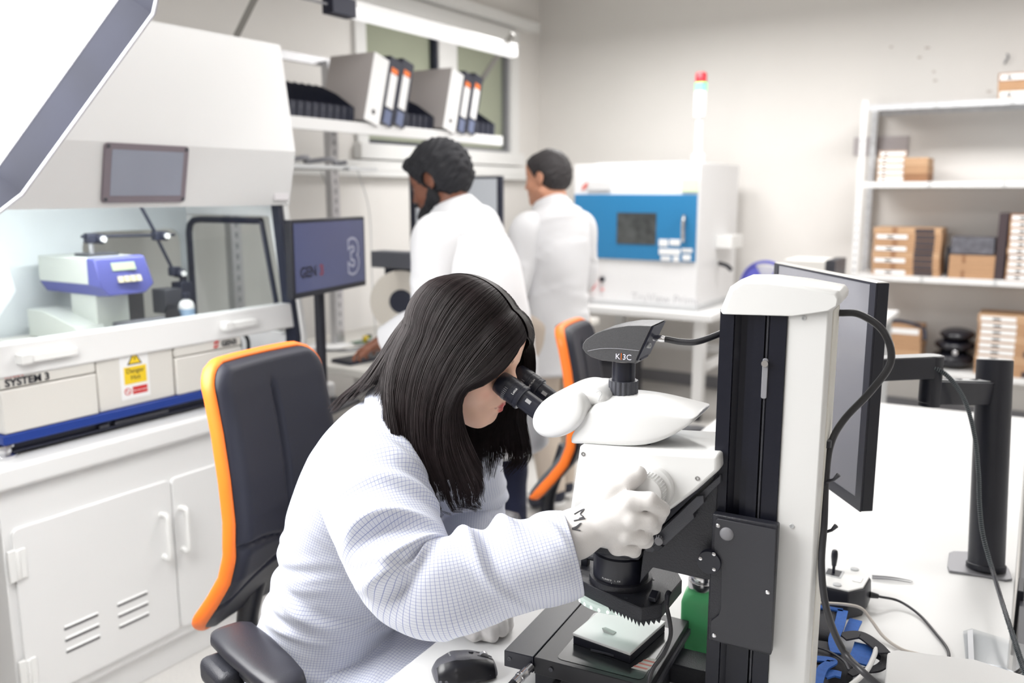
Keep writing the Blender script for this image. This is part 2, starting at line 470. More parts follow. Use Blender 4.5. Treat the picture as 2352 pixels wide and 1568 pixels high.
bk.bx(HXB - .015, HXB, HY0, HY1, 1.415, 2.075); bk.bx(HXB - .015, HXB, HY0, 1.86, .834, 1.415); bk.bx(HXB - .015, HXB, 2.29, HY1, .834, 1.415); bk.bx(HXB - .015, HXB, 1.86, 2.29, .834, .98)
for (cy_, sgn) in ((2.29, -1), (1.86, 1)):
    pts = [(cy_, 1.415)] + [(cy_ + sgn * (.06 - .06 * math.cos(a)), 1.355 + .06 * math.sin(a)) for a in np.linspace(0, R(90), 7)]
    bk.prism(pts, HXB - .015, HXB, 'x')
bk.build('rear_liner', INNER, hd)
MB().bx(HXB - .010, HXB - .006, 1.86, 2.29, .98, 1.415).build('rear_glass', pane('sash_glass'), hd)
MB().bx(HXB, -2.445, HY0, HY1, 2.063, 2.085).build('roof', WHITE, hd)
fa = MB()
fa.prism([(-2.455, 1.512), (-2.432, 1.512), (-2.389, 1.705), (-2.442, 2.08), (-2.465, 2.08), (-2.412, 1.705)], HY0, HY1 + .002, 'y')
fa.build('fascia', WHITE, hd, angle=5)
MB().bx(HXB, -2.52, HY0 + .02, HY1 - .022, 1.56, 1.575).build('inner_ceiling', INNER, hd)
LAMP = emit('cold_white_tube', (1, 1, 1), 2.2)
for (a, c) in ((1.06, 1.58), (1.60, 2.12)):
    tb = MB().cyl((-2.50, a, 1.535), (-2.50, c, 1.535), .016, n=14).build('light_tube', LAMP, hd)
    [MB().cyl((-2.50, e_, 1.535), (-2.50, e_ + .012, 1.535), .017).build('tube_cap', GREY, tb) for e_ in (a - .012, c)]
for n_, (ya, yb) in {'a': (1.06, 2.12)}.items():
    area_light('hood_lamp', (-2.56, (ya + yb) / 2, 1.545), (-2.70, (ya + yb) / 2, .9), 1.0, .03, 5.0)
# sash: glass, bottom bar, handles, black side seals
ss = MB().prism([(-2.413, 1.11), (-2.409, 1.11), (-2.4765, 1.512), (-2.4805, 1.512)], HY0 + .02, HY1 - .05, 'y').build('sash', pane('sash_glass'), hd)
MB().prism([(-2.452, 1.060), (-2.386, 1.060), (-2.398, 1.150), (-2.452, 1.150)], HY0 + .02, HY1 - .03, 'y').build('bottom_bar', WHITE, ss, bevel=.006)
for (ya, yb) in ((1.262, 1.430), (1.955, 2.10)):
    h = MB(); h.bx(-2.40, -2.362, ya, ya + .034, 1.092, 1.122); h.prism([(-2.40, 1.094), (-2.368, 1.094), (-2.372, 1.118), (-2.40, 1.118)], ya + .034, yb, 'y')
    h.build('handle', WHITE2, ss, bevel=.004)
MB().prism([(-2.455, .85), (-2.392, .85), (-2.374, 1.02), (-2.442, 1.512), (-2.478, 1.512), (-2.43, 1.02)], HY1 - .046, HY1 - .024, 'y').build('side_seal', NAVYB, hd)
# touch panel
tp = MB(); r_ = .012
def fx(z): return -2.432 + (z - 1.512) * (.043 / .193)
ytp, ztp = (1.575, 1.868), (1.527, 1.703)
poly = []
for cy_, cz_, a0 in ((ytp[0] + r_, ztp[0] + r_, 180), (ytp[1] - r_, ztp[0] + r_, 270), (ytp[1] - r_, ztp[1] - r_, 0), (ytp[0] + r_, ztp[1] - r_, 90)):
    for k in range(5):
        a = R(a0 + k * 22.5); poly.append((cy_ + r_ * math.cos(a), cz_ + r_ * math.sin(a)))
V = [(fx(z) - .004, y, z) for y, z in poly] + [(fx(z) + .008, y, z) for y, z in poly]; n_ = len(poly)
tp.add(V, [tuple(range(n_)), tuple(range(n_, 2 * n_))] + [(i, (i + 1) % n_, n_ + (i + 1) % n_, n_ + i) for i in range(n_)])
tpo = tp.build('touch_panel', mat('mauve_grey_bezel', srgb(132, 122, 130), 0.5), hd, bevel=.002)
V = [(fx(z) + o_, y, z) for o_ in (.0078, .0088) for y, z in ((1.598, 1.548), (1.848, 1.548), (1.848, 1.684), (1.598, 1.684))]
MB().add(V, [(0, 1, 2, 3), (4, 5, 6, 7), (0, 1, 5, 4), (1, 2, 6, 5), (2, 3, 7, 6), (3, 0, 4, 7)]).build('screen', mat('dead_lcd', srgb(150, 155, 170), 0.25, noise=.05, nscale=8), tpo)
for y in (1.585, 1.858):
    for z in (1.537, 1.693):
        MB().cyl((fx(z) + .006, y, z), (fx(z) + .0105, y, z), .0055, n=12).build('screw', DGREY, tpo)
MB().bx(-2.424, -2.421, 2.255, 2.325, 1.53, 1.555).build('rating_label', mat('pale_label', (.74, .72, .74), .6), hd)
MB().bx(-2.373, -2.370, 2.318, 2.332, 1.215, 1.22).build('orange_mark', ORANGE, hd)

# ---- inside the hood
la = thing('laser_marker', 'grey box-shaped laser head with violet-blue keypad front on a pedestal inside the hood', 'laser marker', (-2.72, 1.74, 1.076))
prof = [(1.655, 1.343), (1.84, 1.343), (1.84, 1.26), (1.81, 1.225), (1.685, 1.225), (1.655, 1.26)]
MB().bx(-2.93, -2.645, 1.652, 1.842, 1.262, 1.347).build('housing', mat('grey_green_housing', srgb(196, 200, 194), 0.5), la, bevel=.003)
MB().loft([[(-2.93, y, 1.262) for y in (1.652, 1.842)] + [(-2.93, y, 1.225) for y in (1.82, 1.675)], [(-2.64, y, 1.262) for y in (1.652, 1.842)] + [(-2.64, y, 1.225) for y in (1.82, 1.675)]]).build('skirt', VIOLETB, la, bevel=.002)
fr = MB(); fr.loft([[(-2.645, 1.648, 1.35), (-2.645, 1.846, 1.35), (-2.645, 1.846, 1.262), (-2.645, 1.82, 1.222), (-2.645, 1.675, 1.222), (-2.645, 1.648, 1.262)],
                    [(-2.612, 1.656, 1.347), (-2.612, 1.838, 1.347), (-2.575, 1.843, 1.255), (-2.585, 1.815, 1.226), (-2.585, 1.68, 1.226), (-2.575, 1.651, 1.255)]])
fr = fr.build('control_front', VIOLETB, la, bevel=.004)
def lf(z): return -2.612 + (1.347 - z) * (.037 / .092)
def lplate(name, ya, yb, za, zb, m, par, t=.002):
    V = [(lf(z) + o_, y, z) for o_ in (-.004, t) for y, z in ((ya, za), (yb, za), (yb, zb), (ya, zb))]
    return MB().add(V, [(0, 1, 2, 3), (4, 5, 6, 7), (0, 1, 5, 4), (1, 2, 6, 5), (2, 3, 7, 6), (3, 0, 4, 7)]).build(name, m, par)
lplate('display', 1.707, 1.792, 1.306, 1.331, mat('lcd_green', srgb(165, 178, 150), .3), fr)
for k in range(4): lplate('key', 1.717 + k * .022, 1.734 + k * .022, 1.268, 1.287, mat('beige_key', srgb(208, 200, 172), .5), fr, .004)
GG = mat('grey_green_housing', srgb(196, 200, 194))
q = MB(); q.bx(-2.80, -2.66, 1.68, 1.80, 1.10, 1.226); q.build('pedestal', GG, la, bevel=.003)
q = MB(); q.prism([(-2.93, 1.077), (-2.62, 1.077), (-2.66, 1.13), (-2.84, 1.17), (-2.93, 1.17)], 1.60, 1.70, 'y'); q.bx(-2.93, -2.60, 1.66, 1.86, 1.077, 1.105); q.build('base', GG, la, bevel=.003)
q = MB(); q.cyl((-2.60, 1.70, 1.12), (-2.56, 1.86, 1.125), .018); q.build('clamp', DGREY, la)
ar = thing('articulated_arm', 'black jointed holding arm with white knobs standing over the laser head', 'holding arm', (-2.75, 1.74, 1.347))
q = MB(); q.bx(-2.79, -2.71, 1.70, 1.81, 1.348, 1.357); q.build('foot_plate', DGREY, ar)
MB().cyl((-2.75, 1.737, 1.357), (-2.75, 1.737, 1.405), .008).build('pin', ALU, ar)
q = MB(); q.cyl((-2.75, 1.705, 1.413), (-2.75, 2.067, 1.404), .005, n=10); q.cyl((-2.75, 1.935, 1.51), (-2.75, 1.985, 1.418), .006, n=10); q.cyl((-2.75, 1.99, 1.40), (-2.75, 2.048, 1.28), .006, n=10); q.build('rod', NAVYB, ar)
for (y, z, yy, zz) in ((1.73, 1.408, 1.765, 1.403), (1.99, 1.405, 2.015, 1.403), (2.05, 1.272, 2.075, 1.262)):
    j = MB(); j.bx(-2.765, -2.735, y - .012, y + .028, z - .018, z + .015); j.cyl((-2.77, yy, zz), (-2.725, yy, zz), .017, n=16)
    j = j.build('joint', NAVYB, ar, bevel=.004); MB().cyl((-2.726, yy, zz), (-2.718, yy, zz), .010, n=14).build('knob', WHITE2, j)
q = thing('inspection_camera', 'small black inspection camera on a focusing block hanging under the holding arm in the hood', 'camera', (-2.75, 2.0, 1.076))
MB().bx(-2.80, -2.72, 1.99, 2.06, 1.12, 1.21).build('body', DGREY, q, bevel=.003)
MB().lathe([(.018, 0), (.022, .01), (.022, .06), (.026, .065), (.026, .085)], (-2.72, 2.01, 1.135), (.75, -.5, -.1), 18).build('lens', BLACK, q)
m_ = MB(); m_.bx(-2.78, -2.72, 2.06, 2.11, 1.16, 1.23); m_.cyl((-2.74, 2.085, 1.15), (-2.74, 2.085, 1.25), .014); m_.cyl((-2.76, 2.02, 1.077), (-2.76, 2.02, 1.12), .008); m_.build('focus_block', NAVYB, q, bevel=.003)
q = thing('bottle', 'small white reagent bottle with blue label beside the inspection camera in the hood', 'bottle', (-2.66, 2.03, 1.076))
MB().lathe([(.026, 0), (.028, .005), (.028, .075), (.022, .09), (.013, .095), (.013, .105)], (-2.66, 2.03, 1.077), n=24).build('body', WHITE2, q)
MB().lathe([(.0285, .02), (.0285, .065)], (-2.66, 2.03, 1.077), n=24, caps=False).build('label', mat('blue_label', srgb(150, 176, 205), .5), q)
MB().lathe([(.0145, .10), (.0145, .12), (.010, .123)], (-2.66, 2.03, 1.077), n=18).build('cap', NAVYB, q)
q = thing('reference_plate', 'dark grey upright metal plate leaning behind the laser head in the hood', 'plate', (-2.90, 1.97, 1.076))
MB().bx(-2.915, -2.905, 1.925, 2.03, 1.077, 1.23).build('plate', mat('dark_mirror_plate', (.12, .12, .13), .3, .6), q, bevel=.002)
MB().bx(-2.904, -2.90, 1.945, 1.955, 1.09, 1.22).build('edge_strip', BLACK, q)
# ================================================================= MICROSCOPE (own frame: u to the column, v away from the camera, z up)
MA = np.array([-0.564, 1.25, 0.0]); MT = R(5.5)
MU = np.array([math.cos(MT), math.sin(MT), 0]); MV = np.array([-math.sin(MT), math.cos(MT), 0])
ZD = 0.74                                     # desk top


def mw(u, v, z): return MA + MU * u + MV * v + np.array([0, 0, z])


def mic(px, py, off=0.0):
    """point (u, v, z) of the plane v = off seen at a pixel"""
    r = ray(px, py); t = ((MA - _C) @ MV + off) / (r @ MV); p = _C + r * t - MA
    return np.array([p @ MU, p @ MV, p[2]])


def rrect(x0, x1, y0, y1, r, k=5):
    P = []
    for cx, cy, a0 in ((x0 + r, y0 + r, 180), (x1 - r, y0 + r, 270), (x1 - r, y1 - r, 0), (x0 + r, y1 - r, 90)):
        for i in range(k):
            a = R(a0 + 90 * i / (k - 1)); P.append((cx + r * math.cos(a), cy + r * math.sin(a)))
    return P


ms = thing('stereo_microscope', 'large white and black stereo microscope with camera on the desk in front of the woman', 'microscope', mw(0, 0, ZD), MT, local=(0, 0, ZD))
# --- base
b = MB(); b.bx(-.118, .082, -.085, .12, ZD, .781); b.bx(.07, .325, .03, .09, ZD, .775)
b.build('base_block', BLACKT, ms, bevel=.002)
st = MB().prism([(-.108, -.110), (.080, -.110), (.087, -.103), (.087, .123), (-.108, .135)], .781, .810, 'z').build('stage', mat('stage_black_metal', (.02, .02, .024), .36, 0.2, noise=.1, nscale=300, bump=.05, bscale=800), ms, bevel=.0012)
MB().prism([(-.162, -.112), (-.110, -.110), (-.110, .14), (-.162, .14)], .781, .8095, 'z').build('stage_side_rail', BLACKM, ms, bevel=.0012)
MB().prism(rrect(-.074, .072, -.098, .08, .010), .8095, .8107, 'z').build('stage_insert', mat('glossy_black_insert', (.018, .019, .022), .22), st)
MB().bx(.0872, .091, -.10, .12, .787, .797).build('stage_edge_strip', DGREY, st)
for (u_, z_) in ((-.152, .797), (-.077, .797)):
    s_ = MB(); s_.lathe([(.0036, 0), (.0036, .0012), (.0022, .0014), (.0022, .0008)], (u_, -.1115, z_), (0, -1, 0), 14); s_.build('hex_screw', DGREY, ms)
lb = MB().prism([(.045, -.072), (.070, -.072), (.082, -.03), (.060, -.03)], .8102, .8108, 'z').build('warning_label', mat('label_cream', (.78, .74, .70), .6), st)
for k in range(3):
    t_ = -.066 + k * .012; MB().prism([(.047 + k * .004, t_), (.0685 + k * .0035, t_), (.070 + k * .0035, t_ + .004), (.0485 + k * .004, t_ + .004)], .8107, .8112, 'z').build('label_print', mat('label_red', srgb(226, 140, 130), .6), lb)
for (u_, sc) in ((-.112, 1.0), (-.068, 1.05)):
    c_ = thing('cable_plug', ['silver round plug with black cable on the left corner of the microscope stage', 'second silver round plug under the front edge of the microscope stage'][u_ > -.1], 'plug', mw(u_, -.112, .79), MT, local=(u_, -.112, .79))
    ax = vv((-.25, -1, -.25)) if u_ < -.1 else vv((-.15, -1, -.2)); z_ = .794 if u_ < -.1 else .772
    MB().lathe([(.0065, 0), (.0065, .012), (.008, .013), (.008, .017), (.0078, .018), (.0078, .026), (.0088, .027), (.0088, .031), (.0078, .032), (.0078, .042), (.007, .046)], (u_, -.112 if u_ < -.1 else -.088, z_), ax, 22).build('plug_body', STEEL, c_)
    a_ = ax / np.linalg.norm(ax); p_ = vv((u_, -.112 if u_ < -.1 else -.088, z_)) + a_ * .044
    MB().tube([p_, p_ + a_ * .02, p_ + a_ * .045 + vv((0, 0, -.003)), p_ + a_ * .075 + vv((-.005, 0, -.008)), p_ + a_ * .13 + vv((-.02, 0, -.012))], [.0075, .0065, .0055, .0045, .0045], 12, 4).build('cable_boot', RUBBER, c_)
# --- column
co = MB()
pol = [(.158, -.045), (.178, -.045), (.178, -.036), (.186, -.030), (.196, -.030), (.196, -.036), (.206, -.036), (.206, -.042), (.218, -.042), (.218, -.045), (.222, -.045), (.222, -.034), (.229, -.034), (.229, -.045), (.252, -.045), (.252, .045), (.158, .045)]
co = co.prism(pol, ZD + .001, 1.392, 'z').build('column', mat('black_extrusion', (.010, .011, .020), .3, .2, bump=.06, bscale=600), ms, angle=20)
MB().cyl((.2255, -.041, .78), (.2255, -.041, 1.39), .0022, n=10).build('spindle', DGREY, co)
q = MB(); q.prism(rrect(.2215, .2295, 1.266, 1.325, .003), -.047, -.0445, 'y'); q.build('slot_clip', GREY, co, bevel=.0006)
MB().cyl((.2253, -.047, 1.318), (.2253, -.051, 1.318), .0048, n=18).build('clip_screw', STEEL, co)
MB().cyl((.2253, -.046, .815), (.2253, -.050, .815), .0048, n=18).build('clip_screw', STEEL, co)
cc = MB().prism([(.252, -.043), (.306, -.043), (.311, -.036), (.311, .043), (.252, .043)], ZD + .001, 1.404, 'z').build('column_cover', MICW, ms, bevel=.002)
MB().bx(.308, .3128, -.034, .036, ZD + .002, 1.398).build('cover_edge', CREAM, cc)
for z_ in (1.386, 1.08):
    MB().lathe([(.0035, 0), (.0032, .0012), (.0018, .0012), (.0018, .0004)], (.274, -.043, z_), (0, -1, 0), 14).build('screw', LGREY, cc)
ca = MB()
prof = [(.157, 1.389), (.170, 1.425), (.186, 1.437), (.222, 1.438), (.27, 1.434), (.318, 1.427), (.323, 1.420), (.322, 1.410), (.310, 1.402), (.26, 1.392)]
ca.loft([[(u_ * .94 + .015 if abs(v_) > .045 else u_, v_, z_ - (.004 if abs(v_) > .045 else 0)) for u_, z_ in prof] for v_ in (-.052, -.044, 0, .044, .052)])
ca.build('column_cap', MICW, ms, bevel=.002, angle=50)
# --- carriage on the column
cr = MB().prism([(.163, .884), (.258, .882), (.258, 1.085), (.163, 1.087)], -.064, -.047, 'y').build('carriage', BLACKT, ms, bevel=.002)
pts = [mic(*p, -.066)[[0, 2]] for p in ((1643, 1196), (1649, 1190), (1783, 1216), (1772, 1500), (1640, 1470), (1632, 1463), (1633, 1425), (1650, 1412), (1656, 1395), (1657, 1320), (1655, 1285), (1643, 1268), (1640, 1255))]
MB().prism([tuple(p) for p in pts], -.0672, -.064, 'y').build('cover_plate', mat('dark_grey_plate', (.034, .035, .043), .42, noise=.15, nscale=700, bump=.15, bscale=700), cr, bevel=.0008)
for p in ((1649, 1207), (1763, 1360), (1640, 1459)):
    c3 = mic(*p, -.067); MB().lathe([(.0034, 0), (.0034, .001), (.002, .0022)], c3, (0, -1, 0), 14).build('cover_screw', STEEL, cr)
c3 = mic(1669, 1226, -.067); MB().lathe([(.0105, 0), (.0098, .0015), (.0075, .0032), (.004, .0042), (0.0001, .0045)], c3, (0, -1, 0), 24).build('dome_button', GREY, cr)
c3 = mic(1628, 1292, -.072); dk = MB().lathe([(.0178, -.012), (.0178, -.001), (.0172, 0), (.0001, 0)], c3, (0, -1, 0), 40).build('round_hub', BLACKM, cr)
for p in ((1609, 1282), (1640, 1272), (1640, 1307)):
    c3 = mic(*p, -.072); MB().lathe([(.0028, 0), (.0028, .0012), (.0015, .002)], c3, (0, -1, 0), 14).build('hub_screw', STEEL, dk)
# --- arm, slide and focusing rails
arm = [mic(*p, -.045)[[0, 2]] for p in ((1650, 1085), (1600, 1150), (1478, 1262), (1470, 1338), (1500, 1302), (1620, 1330), (1640, 1330))]
am = MB().prism([tuple(p) for p in arm], -.047, .046, 'y').build('focus_arm', BLACKT, ms, bevel=.0015)
def bar(name, pts, v0, v1, m, bev=.001, par=None):
    return MB().prism([tuple(mic(*p, v0)[[0, 2]]) for p in pts], v0, v1, 'y').build(name, m, par or am, bevel=bev)
bar('slide_rail', ((1655, 1058), (1655, 1078), (1490, 1238), (1478, 1218)), -.056, .05, BLACKM)
bar('slide_rail', ((1655, 1090), (1655, 1108), (1500, 1268), (1482, 1266), (1482, 1245)), -.052, .05, DGREY)
bar('toothed_plate', ((1616, 1138), (1617, 1155), (1592, 1180), (1595, 1190), (1530, 1250), (1508, 1258), (1496, 1240), (1600, 1140)), -.060, -.05, DGREY)
bar('stop_block', ((1497, 1256), (1510, 1246), (1524, 1256), (1508, 1268)), -.064, -.055, BLACK)
c3 = mic(1514, 1236, -.058); kn = MB().lathe([(.0065, -.006), (.0065, .012), (.006, .014), (.0001, .0145)], c3, (.25, -1, 0), 20).build('clamp_knob', GREY, am)
for k in range(10):
    a_ = k * .628; MB().cyl(c3 + vv((.0066 * math.cos(a_), -.002, .0066 * math.sin(a_))), c3 + vv((.0066 * math.cos(a_) + .002, -.011, .0066 * math.sin(a_))), .0008, n=6).build('grip_rib', BLACK, kn)
# --- optics carrier (zoom body)
body = [(-.050, 1.165), (.060, 1.172), (.170, 1.180), (.172, 1.158), (.140, 1.122), (.105, 1.088), (.060, 1.052), (.045, 1.035), (.045, 1.000), (-.052, 1.000), (-.066, 1.050)]
zb = MB()
rings = []
for v_, k_ in ((-.070, .006), (-.064, .0), (.064, .0), (.070, .006)):
    c_ = np.mean(body, 0); rings.append([(c_[0] + (p[0] - c_[0]) * (1 - k_ * 6), v_, c_[1] + (p[1] - c_[1]) * (1 - k_ * 6)) for p in body])
zb = zb.loft(rings).build('zoom_body', MICW, ms, bevel=.004, seg=3, angle=30)
MB().prism([(.0, 1.162), (.055, 1.166), (.055, 1.176), (0.0, 1.172)], -.035, .035, 'y').build('dovetail', NAVYB, zb)
for p in ((1340, 1042), (1602, 1098)):
    c3 = mic(*p, -.0695); MB().lathe([(.0036, 0), (.0034, .0014), (.002, .0014), (.002, .0004)], c3, (0, -1, 0), 16).build('screw', STEEL, zb)
MB().prism([(-.052, .985), (.047, .985), (.052, 1.0), (-.052, 1.0)], -.055, .055, 'y').build('lower_mount', BLACKT, zb, bevel=.003)
K0 = vv((.070, -.070, 1.116))
fk = MB().lathe([(.036, 0), (.0355, .006), (.034, .009), (.030, .010)], K0, (0, -1, 0), 48).build('knob_flange', MICW, ms)
kn = MB().lathe([(.0265, .009), (.0265, .030), (.0255, .034), (.022, .036), (.0001, .0365)], K0, (0, -1, 0), 48).build('focus_knob', MICW, ms)
for k in range(36):
    a_ = k * 2 * math.pi / 36; e_ = vv((math.cos(a_), 0, math.sin(a_)))
    MB().tube([K0 + e_ * .0266 + vv((0, -.011, 0)), K0 + e_ * .0266 + vv((0, -.031, 0))], .0011, 5).build('grip_rib', MICW, kn)
# --- trinocular head
hd_ = MB(); rings = []
for u_, zb_, zs_, zt_, w_ in ((-.077, 1.160, 1.164, 1.166, .052), (-.062, 1.161, 1.188, 1.192, .058), (-.045, 1.162, 1.214, 1.222, .060), (-.032, 1.163, 1.229, 1.237, .061), (-.01, 1.164, 1.234, 1.241, .062),
                               (.025, 1.167, 1.2355, 1.242, .062), (.055, 1.173, 1.234, 1.240, .061), (.08, 1.184, 1.2315, 1.237, .059), (.105, 1.201, 1.2285, 1.233, .056), (.122, 1.217, 1.2265, 1.230, .053), (.129, 1.2235, 1.2255, 1.228, .050)):
    rings.append([(u_, -w_ * .94, zb_), (u_, -w_, zb_ + (zs_ - zb_) * .12), (u_, -w_, zs_ - (zs_ - zb_) * .08), (u_, -w_ * .97, zs_), (u_, -w_ * .5, zt_), (u_, 0, zt_ + .001), (u_, w_ * .5, zt_), (u_, w_ * .97, zs_), (u_, w_, zs_ - (zs_ - zb_) * .08), (u_, w_, zb_ + (zs_ - zb_) * .12), (u_, w_ * .94, zb_)])
hd_ = hd_.loft(rings).build('trinocular_head', MICW, ms, sub=2, angle=60)
# binocular: neck, round hub, two eyepiece sleeves
nk = MB(); rings = []
for u_, z0_, z1_, w_ in ((-.105, 1.205, 1.232, .048), (-.085, 1.208, 1.246, .051), (-.06, 1.212, 1.254, .052), (-.035, 1.218, 1.256, .051), (-.018, 1.222, 1.248, .048), (-.012, 1.226, 1.240, .044)):
    rings.append([(u_, -w_, z0_), (u_, -w_, z1_ - .008), (u_, -w_ * .85, z1_), (u_, 0, z1_ + .003), (u_, w_ * .85, z1_), (u_, w_, z1_ - .008), (u_, w_, z0_)])
nk = nk.loft(rings).build('tube_neck', MICW, ms, sub=2, angle=60)
MB().tube([(-.030, -.0505, 1.250), (-.025, -.0505, 1.253), (-.021, -.0505, 1.249), (-.024, -.0505, 1.243), (-.026, -.0505, 1.236)], .0008, 6, 4).build('seam_line', LGREY, nk)
hb = MB(); rings = []
hc = vv((-.088, 0, 1.209)); ex = vv((.83, 0, .56)); ey = vv((-.56, 0, .83))
for v_, s_ in ((-.071, .15), (-.0705, .75), (-.068, .93), (-.060, 1.0), (-.045, 1.02), (0, 1.03), (.045, 1.02), (.060, 1.0), (.068, .93), (.0705, .75), (.071, .15)):
    rings.append([hc + vv((0, v_, 0)) + s_ * (.053 * math.cos(a) * ex + .0335 * math.sin(a) * ey) for a in np.linspace(0, 2 * math.pi, 36, endpoint=False)])
hb.loft(rings).build('binocular_hub', MICW, ms, sub=1, angle=60)
ED = vv((.071, 0, -.041)); ED /= np.linalg.norm(ED)
for v_ in (-.032, .032):
    e0 = vv((-.211, v_, 1.2465))
    sl = MB().lathe([(.0225, .094), (.0225, .125)], e0, ED, 30); sl = sl.build('eyepiece_socket', MICW, ms)
    ep = MB().lathe([(.0140, .004), (.0165, .0006), (.0180, 0), (.0192, .002), (.0205, .012), (.0205, .018), (.0212, .0185), (.0212, .027), (.0205, .0275), (.0205, .031), (.0211, .0315), (.0211, .042), (.0205, .0425), (.0205, .045), (.0216, .0455), (.0216, .050), (.0200, .0515), (.0168, .052), (.0168, .105)], e0, ED, 40)
    ep = ep.build('eyepiece', BLACKM, ms, angle=30)
    MB().lathe([(.0140, .0045), (.0001, .006)], e0, ED, 30, caps=False).build('eye_lens', mat('coated_lens', (.02, .015, .03), .05), ep)
    k_ = np.cross(ED, vv((0, 1, 0))); k_ = k_ / np.linalg.norm(k_); k_ = k_ if k_[2] > 0 else -k_
    for i in range(11):                              # engraved scale ticks on the adjusting ring
        a_ = R(-70 + i * 9); n_ = -math.cos(a_) * vv((0, 1, 0)) + math.sin(a_) * k_
        MB().obx(e0 + ED * .0227 + n_ * .0213, (.006, .0004, .0004), np.column_stack([ED, np.cross(n_, ED), n_])).build('scale_tick', LGREY, ep)
    n_ = vv((0, -.86, 0)) + k_ * .5; n_ /= np.linalg.norm(n_); tx = np.cross(n_, ED)
    text('lettering', 'Leica' if v_ < 0 else 'HC PLAN', .0062 if v_ < 0 else .004, e0 + ED * .0395 + n_ * .0214 - tx * .007, tx, -ED, PAPER, ep, .0002)
    MB().obx(e0 + ED * .0655 + n_ * .0168, (.010, .006, .0008), np.column_stack([ED, np.cross(n_, ED), n_])).build('sleeve_window', mat('grey_index', (.35, .35, .36), .4), ep)
# --- camera on its tube
tb = MB().lathe([(.0235, 1.228), (.0235, 1.238), (.0238, 1.239)], (-.002, 0, 0), (0, 0, 1), 40).build('tube_seat', DGREY, ms)
MB().lathe([(.0185, 1.236), (.0185, 1.300)], (-.003, 0, 0), (0, 0, 1), 36).build('camera_tube', BLACKM, ms)
kr = MB(); prof = []
for k in range(72):
    a_ = k * 2 * math.pi / 72; r_ = .0238 if (k // 2) % 2 else .0226; prof.append((-.003 + r_ * math.cos(a_), r_ * math.sin(a_)))
kr.prism(prof, 1.239, 1.2625, 'z'); kr.build('knurled_ring', DGREY, ms, angle=20)
MB().lathe([(.0192, 1.294), (.0192, 1.297)], (-.003, 0, 0), (0, 0, 1), 36).build('tube_ring', STEEL, ms)
cs = [(-.063, 1.314), (-.0625, 1.321), (-.057, 1.329), (-.043, 1.339), (-.028, 1.346), (-.010, 1.352), (.015, 1.3575), (.035, 1.359), (.054, 1.3595), (.040, 1.328), (.027, 1.297), (-.005, 1.2965), (-.030, 1.297), (-.048, 1.301), (-.058, 1.307)]
rings = []
for v_, k_ in ((-.034, .05), (-.030, .012), (-.024, 0), (.024, 0), (.030, .012), (.034, .05)):
    c_ = vv((-.002, 1.328)); rings.append([(c_[0] + (p[0] - c_[0]) * (1 - k_), v_, c_[1] + (p[1] - c_[1]) * (1 - k_)) for p in cs])
CAMM = mat('graphite_casting', (.085, .085, .09), .38, .35, noise=.35, nscale=900, bump=.25, bscale=700)
kc = MB().loft(rings).build('camera_housing', CAMM, ms, angle=35)
MB().prism([(.030, 1.302), (.053, 1.354), (.0555, 1.358), (.0495, 1.356), (.027, 1.304)], -.0315, .0315, 'y').build('rear_panel', NAVYB, kc)
text('lettering', 'K 3C', .0125, (.006 - .0115, -.0343, 1.3025), (1, 0, 0), (0, 0, 1), mat('pale_ink', (.75, .73, .85), .5), kc, .0003)
MB().bx(.0040, .0048, -.0348, -.0338, 1.302, 1.3125).build('orange_bar', ORANGE, kc)
MB().tube([(-.052, -.0338, 1.311), (-.03, -.0345, 1.3165), (0, -.0345, 1.319), (.033, -.0345, 1.3185)], .0006, 5, 5).build('crease', GREY, kc)
c3 = mic(1487, 793, -.012); MB().lathe([(.0042, 0), (.0042, .005), (.0025, .005), (.0025, .002)], c3, (1, -.1, 0), 16).build('port', LGREY, kc)
MB().bx(.026, .031, -.018, .02, 1.3005, 1.308).build('rear_vent', BLACK, kc)
# --- objective and ring light
ob = MB().lathe([(.0455, .927), (.046, .932), (.046, .972), (.0435, .975), (.0435, .986)], (0, 0, 0), (0, 0, 1), 56).build('objective', BLACKM, ms, angle=30)
MB().lathe([(.046, .921), (.052, .921), (.0525, .926), (.0515, .931), (.0465, .932)], (0, 0, 0), (0, 0, 1), 56).build('objective_collar', BLACKT, ms)
def on_lens(body, size, a0, z_, r_=.0464):
    for i, ch in enumerate(body):
        if ch == ' ': continue
        a_ = a0 + i * size * .66 / r_
        n_ = vv((math.cos(a_), math.sin(a_), 0)); text('lettering', ch, size, n_ * r_ + vv((0, 0, z_)), (-math.sin(a_), math.cos(a_), 0), (0, 0, 1), PAPER, ob, .0001)
on_lens('PLANAPO  1.0X', .0038, R(-112), .938)
MB().bx(.0, .0006, -.0466, -.0462, .9335, .9355).build('index_mark', PAPER, ob)
outl = [(-.099, .075), (-.088, .005), (-.068, -.028), (-.030, -.046), (.030, -.070), (.062, -.081), (.087, -.053), (.092, .045), (.064, .097), (-.07, .11)]
rl = MB(); n_ = len(outl)
rl.prism(outl, .897, .921, 'z')
rl = rl.build('ring_light', BLACKT, ms, bevel=.0015)
tp_ = []                                            # serrated skirt under the front right edge
